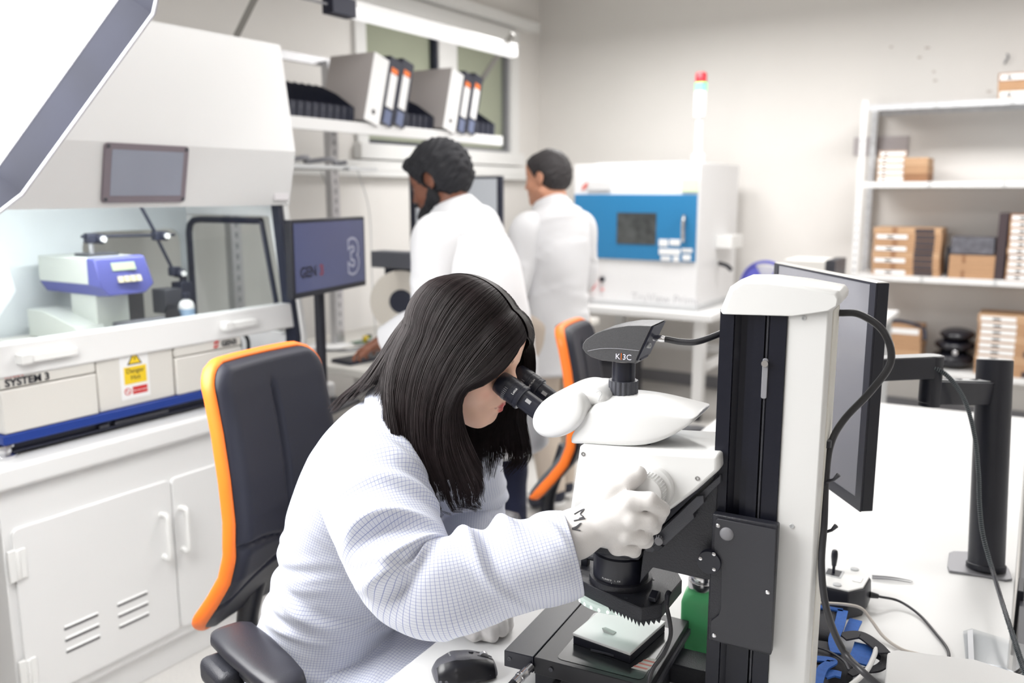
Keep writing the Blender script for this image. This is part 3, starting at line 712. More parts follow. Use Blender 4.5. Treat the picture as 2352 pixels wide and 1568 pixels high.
for (a_, c_, m_) in (((.000, -.0585), (.062, -.0815), 9), ((.062, -.0815), (.087, -.0535), 4)):
    for k in range(m_):
        p = vv(a_) + (vv(c_) - vv(a_)) * (k / m_); q_ = vv(a_) + (vv(c_) - vv(a_)) * ((k + 1) / m_); h_ = .004 + .004 * min(1, (k + 1) / m_ + (m_ == 4))
        tr_ = MB(); inn = (vv((0, .01)) - p) * .10; t3 = [(p[0], p[1], .898), (q_[0], q_[1], .898), ((p[0] * .35 + q_[0] * .65), (p[1] * .35 + q_[1] * .65), .897 - h_)]
        tr_.loft([t3, [(x + inn[0], y + inn[1], z) for x, y, z in t3]]); tr_.build('skirt_tooth', BLACKT, rl)
MB().lathe([(.070, .897), (.073, .893), (.071, .886), (.060, .883), (.050, .886), (.048, .897)], (-.008, .012, 0), (0, 0, 1), 60).build('diffuser_ring', mat('ring_diffuser', (.62, .70, .66), .2, emis=(.8, 1, .92), estr=.25), rl)
for k in range(30):
    a_ = k * 2 * math.pi / 30; MB().ell((-.008 + .0715 * math.cos(a_), .012 + .0715 * math.sin(a_), .8905), (.0028, .0028, .0035), 8, 6).build('led', mat('led_white', (.9, .95, .92), .3, emis=(.9, 1, .95), estr=.7), rl)
for (u_, v_) in ((-.072, .0), (.048, .025), (.03, -.06)):
    MB().lathe([(.0026, 0), (.0026, .0008), (.0012, .0008), (.0012, 0)], (u_, v_, .921), (0, 0, 1), 12).build('screw', DGREY, rl)
sk = MB(); sk.bx(.066, .078, -.052, -.030, .9205, .930); sk = sk.build('socket', BLACK, rl, bevel=.001)
q = MB(); q.tube([(-.095, .03, .935), (-.07, .03, .937), (-.05, .03, .937)], .006, 12); q.build('side_rod', DGREY, rl); MB().cyl((-.105, .03, .935), (-.093, .03, .935), .0055).build('rod_end', STEEL, rl)
MB().obx((-.075, .03, .928), (.012, .014, .016)).build('rod_clamp', BLACK, rl, bevel=.001)
# --- thing: ring light lead hanging over the stage
ld = thing('lead', 'thin black lead plugged into the ring light and hanging over the stage', 'cable', mw(.072, -.045, .925), MT, local=(.072, -.045, .925))
MB().obx((.073, -.052, .931), (.012, .020, .008), rotm((1, 0, 0), R(15))).build('plug', BLACK, ld, bevel=.0012)
pts = [mic(1533, 1368, -.065), mic(1531, 1390, -.072), mic(1538, 1425, -.080), mic(1540, 1460, -.085), mic(1525, 1500, -.095), mic(1500, 1535, -.112), mic(1490, 1568, -.125), mic(1488, 1600, -.13)]
MB().tube([pts[0] + vv((0, .008, .002)), pts[0], pts[1]], [.0045, .0042, .0034], 10).build('strain_relief', BLACK, ld)
MB().tube(pts, .0034, 10, 6).build('wire', mat('soft_black_pvc', (.03, .03, .035), .35), ld)
# --- specimen
spn = thing('specimen_plate', 'square white plate on a black carrier lying on the microscope stage', 'plate', mw(0, 0, .811), MT, local=(0, 0, .811))
pl = [(-.068, -.043), (.040, -.062), (.061, .066), (-.052, .075)]
MB().prism([(p[0] * .985, p[1] * .985) for p in pl], .811, .8245, 'z').build('carrier', BLACK, spn, bevel=.001)
MB().prism(pl, .825, .830, 'z').build('white_plate', mat('white_ceramic', (.80, .80, .80), .3), spn, bevel=.001)
MB().bx(-.03, .01, -.0565, -.0545, .8135, .8165).build('grip_recess', DGREY, spn)
ch = tag(MB().add([(-.022, -.018, .8302), (-.004, -.020, .8302), (-.002, -.010, .8302), (-.019, -.008, .8302), (-.026, -.016, .836), (-.004, -.020, .8318), (-.002, -.010, .8318), (-.022, -.008, .8345)],
    [(0, 1, 2, 3), (4, 5, 6, 7), (0, 1, 5, 4), (1, 2, 6, 5), (2, 3, 7, 6), (3, 0, 4, 7)]).build('chip_sample', mat('pale_chip', (.55, .56, .55), .35), base=(0, 0, 0)), 'tiny pale grey chip sample lying on the square white plate', 'sample')
for v_ in ch.data.vertices: v_.co = Vector(mw(*v_.co)) - Vector(mw(-.013, -.014, .8302))
ch.location = mw(-.013, -.014, .8302)
# --- thick camera cable: from the camera, behind the column, down the back of the cover
cb = thing('camera_cable', 'thick black camera cable looping from the microscope camera past the column', 'cable', mw(.05, 0, 1.335), MT, local=(.05, 0, 1.335))
MB().lathe([(.0046, 0), (.0046, .005), (.0052, .006), (.0052, .016), (.0046, .017), (.0046, .021)], (.045, 0, 1.3345), (1, 0, -.03), 20).build('plug', STEEL, cb)
P = [(.064, 0, 1.334), (.09, 0, 1.3315), (.113, .004, 1.333), (.14, .025, 1.343), (.165, .055, 1.356), (.21, .066, 1.375), (.26, .064, 1.386), (.29, .055, 1.389)]
P += [mic(*p, o_) for p, o_ in (((1925, 718), .036), ((1975, 722), .03), ((2030, 762), .025), ((2046, 830), .02), ((2000, 898), .02), ((1940, 962), .02), ((1908, 1020), -.01), ((1897, 1100), -.02), ((1893, 1200), -.03), ((1887, 1300), -.035), ((1899, 1400), -.04), ((1935, 1490), -.02), ((1985, 1545), -.05), ((2050, 1600), -.06))]
MB().tube(P, .0052, 12, 7).build('cable_run', mat('soft_black_pvc', (.03, .03, .035), .35), cb)
for (px_, py_) in ((1898, 1018), (1892, 1110), (1887, 1225)):
    c_ = mic(px_, py_, -.02); ct = MB(); ct.lathe([(.0056, -.005), (.0072, -.005), (.0072, .005), (.0056, .005)], c_, (.05, 0, 1), 16); ct.obx(c_ + vv((-.006, .0, -.012)), (.004, .012, .03)); cto = ct.build('cable_tie', BLACK, cb)
    if py_ > 1100:
        e_ = MB(); e_.tube([c_ + vv((.004, -.004, .004)), c_ + vv((.014, -.006, .010)), c_ + vv((.020, -.006, .018))], [.0022, .0022, .0035], 8); e_.build('tie_tail', BLACK, cto)
# ================================================================= FIGURES: smooth distance fields turned into one continuous skin
def _seg(P, a, b, ra, rb):
    a = vv(a); b = vv(b); ab = b - a; t = np.clip(((P - a) @ ab) / (ab @ ab + 1e-12), 0, 1)
    return np.linalg.norm(P - a - t[:, None] * ab, axis=1) - (ra + (rb - ra) * t)


def _ell(P, c, r, M=None):
    q = P - vv(c)
    if M is not None: q = q @ np.array(M)
    r = vv(r); k0 = np.linalg.norm(q / r, axis=1); k1 = np.linalg.norm(q / (r * r), axis=1)
    return k0 * (k0 - 1) / (k1 + 1e-9)


def smin(a, b, k):
    h = np.clip(0.5 + 0.5 * (b - a) / k, 0, 1); return b + (a - b) * h - k * h * (1 - h)


def smax(a, b, k): return -smin(-a, -b, k)


class Field:
    """ordered list of blended primitives"""
    def __init__(s): s.ops = []
    def seg(s, a, b, ra, rb, k=.02): s.ops.append(('+', lambda P: _seg(P, a, b, ra, rb), k)); return s
    def chain(s, pts, rad, k=.02):
        for i in range(len(pts) - 1): s.seg(pts[i], pts[i + 1], rad[i], rad[i + 1], k)
        return s
    def ell(s, c, r, k=.02, M=None): s.ops.append(('+', lambda P: _ell(P, c, r, M), k)); return s
    def cut(s, fn, k=.01): s.ops.append(('-', fn, k)); return s
    def keep(s, fn, k=.01): s.ops.append(('&', fn, k)); return s
    def __call__(s, P):
        d = np.full(len(P), 1e3)
        for op, fn, k in s.ops:
            e = fn(P)
            d = smin(d, e, k) if op == '+' else smax(d, -e, k) if op == '-' else smax(d, e, k)
        return d


def axis_grid(lo, hi, step, fine=None, fstep=None):
    if fine is None: return np.arange(lo, hi + step, step)
    a, b = fine
    g = list(np.arange(lo, a, step)) + list(np.arange(a, b, fstep)) + list(np.arange(b, hi + step, step))
    return np.array(sorted(set(np.round(g, 6))))


def surface(field, xs, ys, zs):
    X, Y, Z = np.meshgrid(xs, ys, zs, indexing='ij'); sh = X.shape
    P = np.stack([X.ravel(), Y.ravel(), Z.ravel()], 1)
    Fv = np.concatenate([field(P[i:i + 400000]) for i in range(0, len(P), 400000)]).reshape(sh)
    ins = Fv < 0
    c = np.zeros(tuple(n - 1 for n in sh), int)
    offs = [(i, j, k) for i in (0, 1) for j in (0, 1) for k in (0, 1)]
    for i, j, k in offs: c += ins[i:sh[0] - 1 + i, j:sh[1] - 1 + j, k:sh[2] - 1 + k]
    I = np.argwhere((c > 0) & (c < 8)); idx = -np.ones(c.shape, int); idx[tuple(I.T)] = np.arange(len(I))
    acc = np.zeros((len(I), 3)); cnt = np.zeros(len(I))
    G = np.stack([X, Y, Z], -1)
    for a in offs:
        for d in range(3):
            if a[d]: continue
            b = list(a); b[d] = 1
            ia = tuple((I + np.array(a)).T); ib = tuple((I + np.array(b)).T)
            fa, fb = Fv[ia], Fv[ib]; m = (fa < 0) != (fb < 0)
            t = np.where(m, fa / np.where(m, fa - fb, 1), 0)
            acc += np.where(m[:, None], G[ia] + t[:, None] * (G[ib] - G[ia]), 0); cnt += m
    V = acc / cnt[:, None]; Q = []
    for d in range(3):
        e, f = [(1, 2), (2, 0), (0, 1)][d]
        sl0 = [slice(None)] * 3; sl1 = [slice(None)] * 3; sl0[d] = slice(0, -1); sl1[d] = slice(1, None)
        A, B = ins[tuple(sl0)], ins[tuple(sl1)]; E = np.argwhere(A != B)
        E = E[(E[:, e] > 0) & (E[:, f] > 0) & (E[:, e] < sh[e] - 1) & (E[:, f] < sh[f] - 1)]
        q = []
        for de, df in ((1, 1), (0, 1), (0, 0), (1, 0)):
            x = E.copy(); x[:, e] -= de; x[:, f] -= df; q.append(idx[tuple(x.T)])
        q = np.stack(q, 1); inside = A[tuple(E.T)]
        q[~inside] = q[~inside][:, ::-1]; Q.append(q)
    return V, np.concatenate(Q)


def ruffle(V, c, amp):
    """short clumps of hair: radial ripples about c"""
    d = V - vv(c); L = np.linalg.norm(d, axis=1, keepdims=True); n = d / L
    w = np.sin(V @ vv((150, 60, 40)) + 2 * np.sin(V @ vv((40, 90, 120)))) + .8 * np.sin(V @ vv((-70, 160, 90)) + 2 * np.sin(V @ vv((90, -50, 60)))) + .6 * np.sin(V @ vv((210, -120, 160)))
    return V + n * (amp * w)[:, None]


def skin_obj(name, V, Q, m, parent, color=None, smooth_it=2):
    # light Laplacian smoothing of the grid steps
    if smooth_it:
        ed = np.concatenate([Q[:, [0, 1]], Q[:, [1, 2]], Q[:, [2, 3]], Q[:, [3, 0]]])
        for _ in range(smooth_it):
            s_ = np.zeros_like(V); n_ = np.zeros(len(V))
            np.add.at(s_, ed[:, 0], V[ed[:, 1]]); np.add.at(n_, ed[:, 0], 1); np.add.at(s_, ed[:, 1], V[ed[:, 0]]); np.add.at(n_, ed[:, 1], 1)
            V = V * .5 + .5 * s_ / n_[:, None]
    me = bpy.data.meshes.new(name)
    me.vertices.add(len(V)); me.vertices.foreach_set('co', (V - BASE[parent.name]).astype(np.float32).ravel())
    me.loops.add(len(Q) * 4); me.loops.foreach_set('vertex_index', Q.astype(np.int32).ravel())
    me.polygons.add(len(Q)); me.polygons.foreach_set('loop_start', np.arange(0, len(Q) * 4, 4, dtype=np.int32))
    me.update(calc_edges=True); me.validate()
    me.shade_smooth()
    if color is not None:
        ca_ = me.color_attributes.new('tone', 'FLOAT_COLOR', 'POINT')
        ca_.data.foreach_set('color', np.concatenate([color(V), np.ones((len(V), 1))], 1).astype(np.float32).ravel())
    me.materials.append(m)
    o = bpy.data.objects.new(name, me); COL.objects.link(o); o.parent = parent; BASE[o.name] = BASE[parent.name]
    return o


def tone_mat(name, rough=.5, sss=.0, spec=.4):
    m = mat(name, (.5, .4, .35), rough, spec=spec, sss=sss, bump=.06, bscale=900)
    nt = m.node_tree; a = nt.nodes.new('ShaderNodeAttribute'); a.attribute_name = 'tone'
    nt.links.new(a.outputs['Color'], nt.nodes['Principled BSDF'].inputs['Base Color'])
    return m


def head_field(F, c, fx_, lx_, ux_, s=1.0, male=False):
    """adds a head to field F; c centre, fx forward, lx left, ux up; returns a local->field mapper"""
    M = np.column_stack([fx_, lx_, ux_])
    def W(x, y, z): return vv(c) + s * (M @ vv((x, y, z)))
    def E(x, y, z, r, k, tilt=None):
        MM = M if tilt is None else M @ tilt
        F.ell(W(x, y, z), vv(r) * s, k, MM)
    E(-.012, 0, .030, (.094, .075, .084), .02)
    E(.020, 0, -.030, (.070, .060, .090), .03)
    jw = .008 if male else 0
    F.seg(W(.072, -.010, -.094), W(.072, .010, -.094), (.019 + jw * .4) * s, (.019 + jw * .4) * s, .028)
    for y in (-1, 1):
        F.seg(W(.060, y * .018, -.090), W(.000, y * (.050 + jw), -.055), .016 * s, .018 * s, .025)   # jaw line
        E(.060, y * .034, -.028, (.026, .024, .026), .03)                                    # cheek
        F.seg(W(.086, y * .012, .020), W(.066, y * .050, .020), (.009 + jw * .3) * s, .008 * s, .016)  # brow
    E(.055, 0, .055, (.038, .055, .036), .03)                                            # forehead
    for y in (-1, 1): F.cut(lambda P, y=y: _ell(P, W(.099, y * .033, .003), vv((.019, .019, .012)) * s, M), .012)
    for y in (-1, 1): E(.0725, y * .032, .001, (.0145, .0165, .0135), .004)                      # lids
    F.chain([W(.087, 0, .014), W(.100, 0, -.010), W(.112, 0, -.030)], [.0075 * s, .0075 * s, .0098 * s], .012)
    for y in (-1, 1): E(.099, y * .0125, -.036, (.011, .0075, .0075), .006)
    E(.083, 0, -.060, (.018, .028, .022), .014)                                           # muzzle
    for y in (-1, 1):
        F.seg(W(.0995, y * .004, -.0575), W(.087, y * .0235, -.0625), .0046 * s, .0022 * s, .003)
        F.seg(W(.0975, y * .001, -.0680), W(.087, y * .0215, -.0640), .0062 * s, .0024 * s, .003)
        F.cut(lambda P, y=y: _seg(P, W(.1065, 0, -.0628), W(.0900, y * .026, -.0628), .0012 * s, .0009 * s), .003)
    for y in (-1, 1):
        E(-.012, y * .076, -.002, (.019, .007, .031), .006, rotm((0, 1, 0), R(-12)) @ rotm((0, 0, 1), R(y * -18)))
        F.cut(lambda P, y=y: _ell(P, W(-.006, y * .085, .002), vv((.010, .006, .018)) * s, M), .004)
    return W, M


def head_tone(V, c, M, s, skin, lip, brow, cheek):
    q = ((V - vv(c)) @ M) / s
    col = np.tile(vv(skin), (len(V), 1))
    def blend(w, cc):
        nonlocal col
        w = np.clip(w, 0, 1)[:, None]; col = col * (1 - w) + vv(cc) * w
    for y in (-1, 1):
        d = np.linalg.norm((q - vv((.085, y * .042, -.035))) / vv((.03, .026, .024)), axis=1); blend(.45 * (1 - d), cheek)
        d = _seg(q, vv((.0995, y * .004, -.0580)), vv((.087, y * .0235, -.0625)), .0048, .0020); blend((.0014 - d) / .0016, lip)
        d = _seg(q, vv((.0975, y * .001, -.0675)), vv((.087, y * .0215, -.0640)), .0062, .0022); blend((.0014 - d) / .0016, lip)
        d = _seg(q, vv((.092, y * .014, .026)), vv((.080, y * .040, .031)), .0046, .0036); d = np.minimum(d, _seg(q, vv((.080, y * .040, .031)), vv((.066, y * .056, .025)), .0036, .0018)); blend((.002 - d) / .003, brow)
        d = _seg(q, vv((.089, y * .022, -.002)), vv((.076, y * .046, .001)), .0022, .0022); blend((.0022 - d) / .0018, (.01, .008, .008))
    d = np.abs(q[:, 2] + .0628) * 1.0 + (np.maximum(0, np.abs(q[:, 1]) - .019)) * 3; w = (q[:, 0] > .08) * (.0010 - d) / .0012; blend(w, vv(lip) * .5)
    return col


def coat_mat(name, base, line, pitch, lw):
    if name in MATS: return MATS[name]
    m = mat(name, base, .75, sheen=.2, bump=.12, bscale=1400); nt = m.node_tree; bs = nt.nodes['Principled BSDF']
    uvn = nt.nodes.new('ShaderNodeUVMap'); uvn.uv_map = 'uv'
    sp = nt.nodes.new('ShaderNodeSeparateXYZ'); nt.links.new(uvn.outputs[0], sp.inputs[0]); facs = []
    for ax in (0, 1):
        d = nt.nodes.new('ShaderNodeMath'); d.operation = 'DIVIDE'; d.inputs[1].default_value = pitch; nt.links.new(sp.outputs[ax], d.inputs[0])
        f = nt.nodes.new('ShaderNodeMath'); f.operation = 'FRACT'; nt.links.new(d.outputs[0], f.inputs[0])
        a = nt.nodes.new('ShaderNodeMath'); a.operation = 'SUBTRACT'; a.inputs[1].default_value = .5; nt.links.new(f.outputs[0], a.inputs[0])
        b_ = nt.nodes.new('ShaderNodeMath'); b_.operation = 'ABSOLUTE'; nt.links.new(a.outputs[0], b_.inputs[0])
        r = nt.nodes.new('ShaderNodeMapRange'); r.inputs[1].default_value = lw * 1.5; r.inputs[2].default_value = lw * .7; nt.links.new(b_.outputs[0], r.inputs[0]); facs.append(r.outputs[0])
    mxm = nt.nodes.new('ShaderNodeMath'); mxm.operation = 'MAXIMUM'; nt.links.new(facs[0], mxm.inputs[0]); nt.links.new(facs[1], mxm.inputs[1])
    mx = nt.nodes.new('ShaderNodeMix'); mx.data_type = 'RGBA'; mx.inputs[6].default_value = (*base, 1); mx.inputs[7].default_value = (*line, 1)
    nt.links.new(mxm.outputs[0], mx.inputs[0]); nt.links.new(mx.outputs[2], bs.inputs['Base Color'])
    return m


class Cloth:
    """lofted cloth tubes in one mesh, UV in metres"""
    def __init__(s): s.v = []; s.f = []; s.uvl = []
    def tube(s, path, rad, folds=(), n=56, per=9, flat=None, cuff=0.0, seed=0, ref=None, close0=False, taper_in=None):
        """path: points; rad: (r_side, r_up) per point; folds: (depth, count, centre, spread, angle, reach, slant)"""
        D = np.column_stack([np.array(path, float), np.array(rad, float)])
        D = spline(D, per); P = D[:, :3]; rr = D[:, 3:5]
        P_, T, N, B = frames(P)
        if ref is not None:                      # side direction as near to `ref` as the path allows
            for i in range(len(P)):
                b = vv(ref) - T[i] * (vv(ref) @ T[i]); b /= np.linalg.norm(b); B[i] = b; N[i] = np.cross(b, T[i])
        sl = np.concatenate([[0], np.cumsum(np.linalg.norm(np.diff(P, axis=0), axis=1))])
        th = np.linspace(0, 2 * math.pi, n + 1); rg = np.random.default_rng(seed)
        ph = rg.uniform(0, 6.28, 8); o = len(s.v); rings = []
        wr = []                                  # creases: (depth, place, slant, middle angle, angular reach, width)
        for (amp, nn, c, w, thc, thw, sl_) in folds:
            for q in range(nn):
                wr.append((amp * rg.uniform(.5, 1.1), c + w * rg.uniform(-1, 1), sl_ * rg.uniform(.4, 1.4), thc + rg.uniform(-.7, .7), thw * rg.uniform(.5, 1.2), rg.uniform(.007, .014)))
        for i in range(len(P)):
            t = sl[i]
            dsp = .0028 * np.sin(2 * th + 9 * t + ph[0]) + .0022 * np.sin(3 * th - 21 * t + ph[1]) + .0010 * np.sin(4 * th + 33 * t + ph[2])
            for (amp, c, slope, thc, thw, w) in wr:
                dth = np.angle(np.exp(1j * (th - thc))); x = (t - c - slope * dth - .006 * np.sin(3 * dth + c * 90)) / w
                dsp = dsp + amp * (np.exp(-x * x) - .55 * np.exp(-((x - 1.7) / 1.25) ** 2)) * np.exp(-(dth / thw) ** 2)
            k = 1.0
            ring = P[i] + ((rr[i, 0] + dsp) * np.cos(th))[:, None] * B[i] + ((rr[i, 1] + dsp) * np.sin(th))[:, None] * N[i]
            rings.append((ring, t))
        if cuff:
            ring, t = rings[-1]; c_ = ring[:-1].mean(0)
            rings.append((c_ + (ring - c_) * (1 - cuff) + T[-1] * .001, t)); rings.append((c_ + (ring - c_) * (1 - cuff * 1.3) - T[-1] * .05, t + .05))
        R_ = np.mean(rr)
        for ring, t in rings:
            for j in range(n + 1):
                s.v.append(tuple(ring[j])); s.uvl.append((th[j] * R_, t))
        for i in range(len(rings) - 1):
            for j in range(n):
                a = o + i * (n + 1) + j; s.f.append((a, a + 1, a + n + 2, a + n + 1))
        return s
    def build(s, name, m, parent, sub=1):
        b = MB(); b.v = s.v; b.f = s.f; b.uv = s.uvl
        o = b.build(name, m, parent, angle=180, fix=False, sub=sub)
        return o


def hand_field(F, wrist, palm, knuckles, fingers, thumb, r=.0112, wr=.026):
    """wrist point, palm centre, four knuckles, four chains of joints, thumb chain"""
    F.seg(wrist, palm, wr, .024, .02)
    for kx in knuckles: F.seg(palm, kx, .020, .0145, .014)
    for i, ch in enumerate(fingers):
        rad = [r * 1.12, r * 1.05, r, r * .93][:len(ch)] if i < 3 else [r * 1.0, r * .92, r * .88, r * .82][:len(ch)]
        F.chain([knuckles[i]] + list(ch), [rad[0] * 1.12] + rad[:len(ch)], .0035)
    F.chain(thumb, [.019, .0145, .0125, .0112][:len(thumb)], .010)
    return F


def bounds(pts, pad):
    a = np.array(pts, float); return a.min(0) - pad, a.max(0) + pad


# ================================================================= THE WOMAN AT THE MICROSCOPE
wo = thing('person', 'woman with long dark hair and white gloves leaning to the microscope eyepieces', 'person', mw(-.55, 0, 0), MT, local=(-.55, 0, 0))
HC = vv((-.294, 0, 1.288)); HA = R(21)
HF = vv((math.cos(HA), 0, -math.sin(HA))); HU = vv((math.sin(HA), 0, math.cos(HA))); HL = vv((0, 1, 0))
F = Field()
F.chain([(-.62, 0, .60), (-.565, 0, .76), (-.515, 0, .93), (-.47, 0, 1.04)], [.095, .088, .092, .098], .05)
F.ell((-.61, 0, .575), (.10, .15, .09), .05)
F.ell((-.49, 0, 1.01), (.085, .135, .11), .05)
F.chain([(-.445, 0, 1.12), (-.36, 0, 1.225)], [.052, .050], .04)
SH = {-1: vv((-.405, -.150, 1.10)), 1: vv((-.42, .150, 1.09))}
for y in (-1, 1): F.seg((-.46, 0, 1.07), SH[y], .05, .042, .04)
RE, RW = vv((-.235, -.248, .965)), vv((-.045, -.148, 1.018))
F.chain([SH[-1], RE, RW], [.040, .036, .026], .02); F.seg(RW, (.02, -.128, 1.055), .024, .016, .01)
LE, LW = vv((-.44, .275, .88)), vv((-.335, .075, .785))
F.chain([SH[1], LE, LW], [.046, .038, .026], .02); F.seg(LW, (-.29, .055, .770), .022, .014, .01)
for y in (-1, 1):
    F.chain([(-.59, y * .09, .565), (-.20, y * .12, .57), (-.24, y * .12, .11)], [.085, .062, .04], .03)
    F.seg((-.24, y * .12, .06), (-.10, y * .13, .045), .04, .032, .02)
W_, HM = head_field(F, HC, HF, HL, HU)
V, Q = surface(F, axis_grid(-.86, -.02, .014, (-.42, -.165), .0032), axis_grid(-.34, .36, .014, (-.10, .10), .0032), axis_grid(0, 1.44, .014, (1.10, 1.41), .0032))
SKINW = tone_mat('skin_fair', .45, .10)
body = skin_obj('body', V, Q, SKINW, wo, lambda V: head_tone(V, HC, HM, 1.0, srgb(244, 200, 174)[:3], srgb(205, 84, 84)[:3], srgb(60, 40, 34)[:3], srgb(232, 158, 134)[:3]), 1)
for y in (-1, 1):
    MB().ell(W_(.0745, y * .032, .0005), .0135, 20, 14).build('eye', mat('eye_white', (.75, .73, .72), .15), wo)
# --- trousers and shoes (under the desk)
F2 = Field()
for y in (-1, 1): F2.chain([(-.60, y * .09, .565), (-.20, y * .12, .57), (-.24, y * .12, .10)], [.098, .074, .058], .03)
V, Q = surface(F2, axis_grid(-.80, -.08, .012), axis_grid(-.26, .26, .012), axis_grid(.0, .72, .012))
skin_obj('trousers', V, Q, mat('jeans_navy', srgb(44, 54, 84), .8), wo)
for y in (-1, 1):
    F3 = Field(); F3.seg((-.25, y * .12, .05), (-.09, y * .13, .04), .046, .038, .02); F3.keep(lambda P: .002 - P[:, 2], .004)
    V, Q = surface(F3, axis_grid(-.32, -.02, .008), axis_grid(y * .12 - .07, y * .12 + .08, .008), axis_grid(-.01, .12, .008)); skin_obj('shoe', V, Q, BLACK, wo)
# --- lab coat
COATM = coat_mat('checked_coat_cotton', (.65, .67, .74), srgb(124, 134, 182)[:3], .0054, .042)
ct = Cloth()
tor = [(-.625, 0, .55), (-.612, 0, .65), (-.592, 0, .73), (-.568, 0, .81), (-.542, 0, .89), (-.513, 0, .97), (-.482, 0, 1.04), (-.448, 0, 1.10), (-.412, 0, 1.14), (-.390, 0, 1.165)]
trd = [(.205, .150), (.190, .138), (.180, .128), (.180, .118), (.180, .118), (.182, .118), (.180, .112), (.160, .100), (.115, .078), (.082, .066)]
ct.tube(tor, trd, [(.011, 9, .16, .13, 5.6, 1.0, .03), (.010, 8, .30, .12, .8, .9, -.04), (.006, 7, .45, .12, 5.9, 1.0, .05), (.006, 6, .25, .25, 3.3, 1.2, .02)], n=110, per=10, seed=3, ref=(0, -1, 0))
sr = [(-.425, -.118, 1.088), (-.385, -.160, 1.082), (-.340, -.200, 1.050), (-.285, -.236, 1.005), (-.236, -.250, .972), (-.190, -.240, .972), (-.135, -.208, .988), (-.085, -.176, 1.003), (-.052, -.153, 1.012), (-.030, -.139, 1.018)]
srd = [(.088, .088), (.090, .092), (.084, .088), (.078, .084), (.074, .080), (.072, .076), (.068, .069), (.069, .069), (.073, .072), (.069, .068)]
ct.tube(sr, srd, [(.015, 7, .22, .06, 1.3, 1.0, .03), (.011, 5, .11, .07, 2.6, 1.1, .05), (.012, 5, .41, .05, 2.2, 1.1, -.03), (.005, 5, .32, .08, 4.4, 1.2, .04), (.006, 4, .24, .05, 5.0, .9, -.03)], n=90, per=10, cuff=.07, seed=11)
slv = [(-.425, .115, 1.08), (-.41, .165, 1.06), (-.425, .225, .98), (-.44, .268, .90), (-.425, .250, .855), (-.385, .165, .82), (-.345, .095, .795), (-.325, .068, .785)]
ct.tube(slv, [(.088, .088), (.088, .09), (.078, .082), (.074, .078), (.072, .074), (.066, .066), (.060, .058), (.052, .046)], [(.008, 8, .26, .12, 1.0, 1.2, .03)], n=64, per=8, cuff=.08, seed=5)
# skirt of the coat over the lap
ct.tube([(-.66, 0, .550), (-.61, 0, .575), (-.55, 0, .583), (-.45, 0, .588), (-.36, 0, .588), (-.28, 0, .585)], [(.215, .125), (.220, .135), (.224, .125), (.226, .112), (.224, .106), (.220, .100)], [(.010, 8, .16, .16, 1.2, 1.0, .05), (.008, 6, .3, .12, .3, 1.0, -.05)], n=90, per=8, seed=8, ref=(0, -1, 0))
ct.build('lab_coat', COATM, wo, 1)
cl = Cloth()
cl.tube([(-.405, 0, 1.145), (-.392, 0, 1.168), (-.384, 0, 1.185), (-.396, 0, 1.180), (-.415, 0, 1.155)], [(.088, .070), (.078, .064), (.074, .062), (.082, .070), (.098, .084)], n=48, per=5, seed=2, ref=(0, -1, 0)); cl.build('collar', COATM, wo, 1)
# --- gloves
GLOVE = mat('white_knit_glove', (.74, .715, .70), .85, sheen=.3, bump=.35, bscale=900)
Wp, Pp = mic(1322, 1228, -.142), mic(1392, 1192, -.130)
kn_ = [mic(1446, 1150, -.137), mic(1452, 1190, -.138), mic(1440, 1226, -.134), mic(1418, 1254, -.127)]
fi_ = [[mic(1492, 1150, -.131), mic(1519, 1170, -.112), mic(1512, 1188, -.092)], [mic(1490, 1197, -.128), mic(1500, 1208, -.106), mic(1484, 1207, -.088)],
       [mic(1474, 1232, -.122), mic(1482, 1240, -.102), mic(1464, 1238, -.086)], [mic(1450, 1259, -.114), mic(1456, 1264, -.098), mic(1440, 1260, -.084)]]
th_ = [mic(1368, 1172, -.128), mic(1405, 1125, -.118), mic(1440, 1102, -.110), mic(1464, 1090, -.104)]
G = hand_field(Field(), Wp, Pp, kn_, fi_, th_, .0118, .036)
G.seg(mic(1298, 1232, -.143), mic(1328, 1220, -.140), .034, .034, .015); G.chain(th_, [.022, .0165, .0142, .0132], .010)
lo, hi = bounds([Wp, Pp] + kn_ + sum(fi_, []) + th_ + [mic(1298, 1222, -.143)], .045)
V, Q = surface(G, axis_grid(lo[0], hi[0], .0026), axis_grid(lo[1], hi[1], .0026), axis_grid(lo[2], hi[2], .0026))
gr = skin_obj('glove', V, Q, GLOVE, wo, None, 2)
# marker letters on the wrist of the glove, laid on its surface
from mathutils.bvhtree import BVHTree
bvh = BVHTree.FromPolygons([tuple(p) for p in V], [tuple(int(i) for i in q) for q in Q])
def on_glove(px, py):
    r = ray(px, py); rl_ = Vector((float(r @ MU), float(r @ MV), float(r[2]))).normalized(); o_ = Vector((float((_C - MA) @ MU), float((_C - MA) @ MV), HCAM))
    h = bvh.ray_cast(o_, rl_); return None if h[0] is None else vv(h[0] + h[1] * .0006)
for stroke in (((1319, 1181), (1331, 1174), (1342, 1169), (1333, 1180), (1340, 1187), (1330, 1191), (1344, 1190), (1318, 1196)), ((1314, 1213), (1324, 1209), (1334, 1201), (1325, 1212), (1314, 1214), (1333, 1218))):
    pts = [on_glove(*p) for p in stroke]; pts = [p for p in pts if p is not None]
    if len(pts) > 2: MB().tube(pts, .0011, 6, 3).build('marker_letter', mat('grey_marker', (.10, .10, .11), .8), gr)
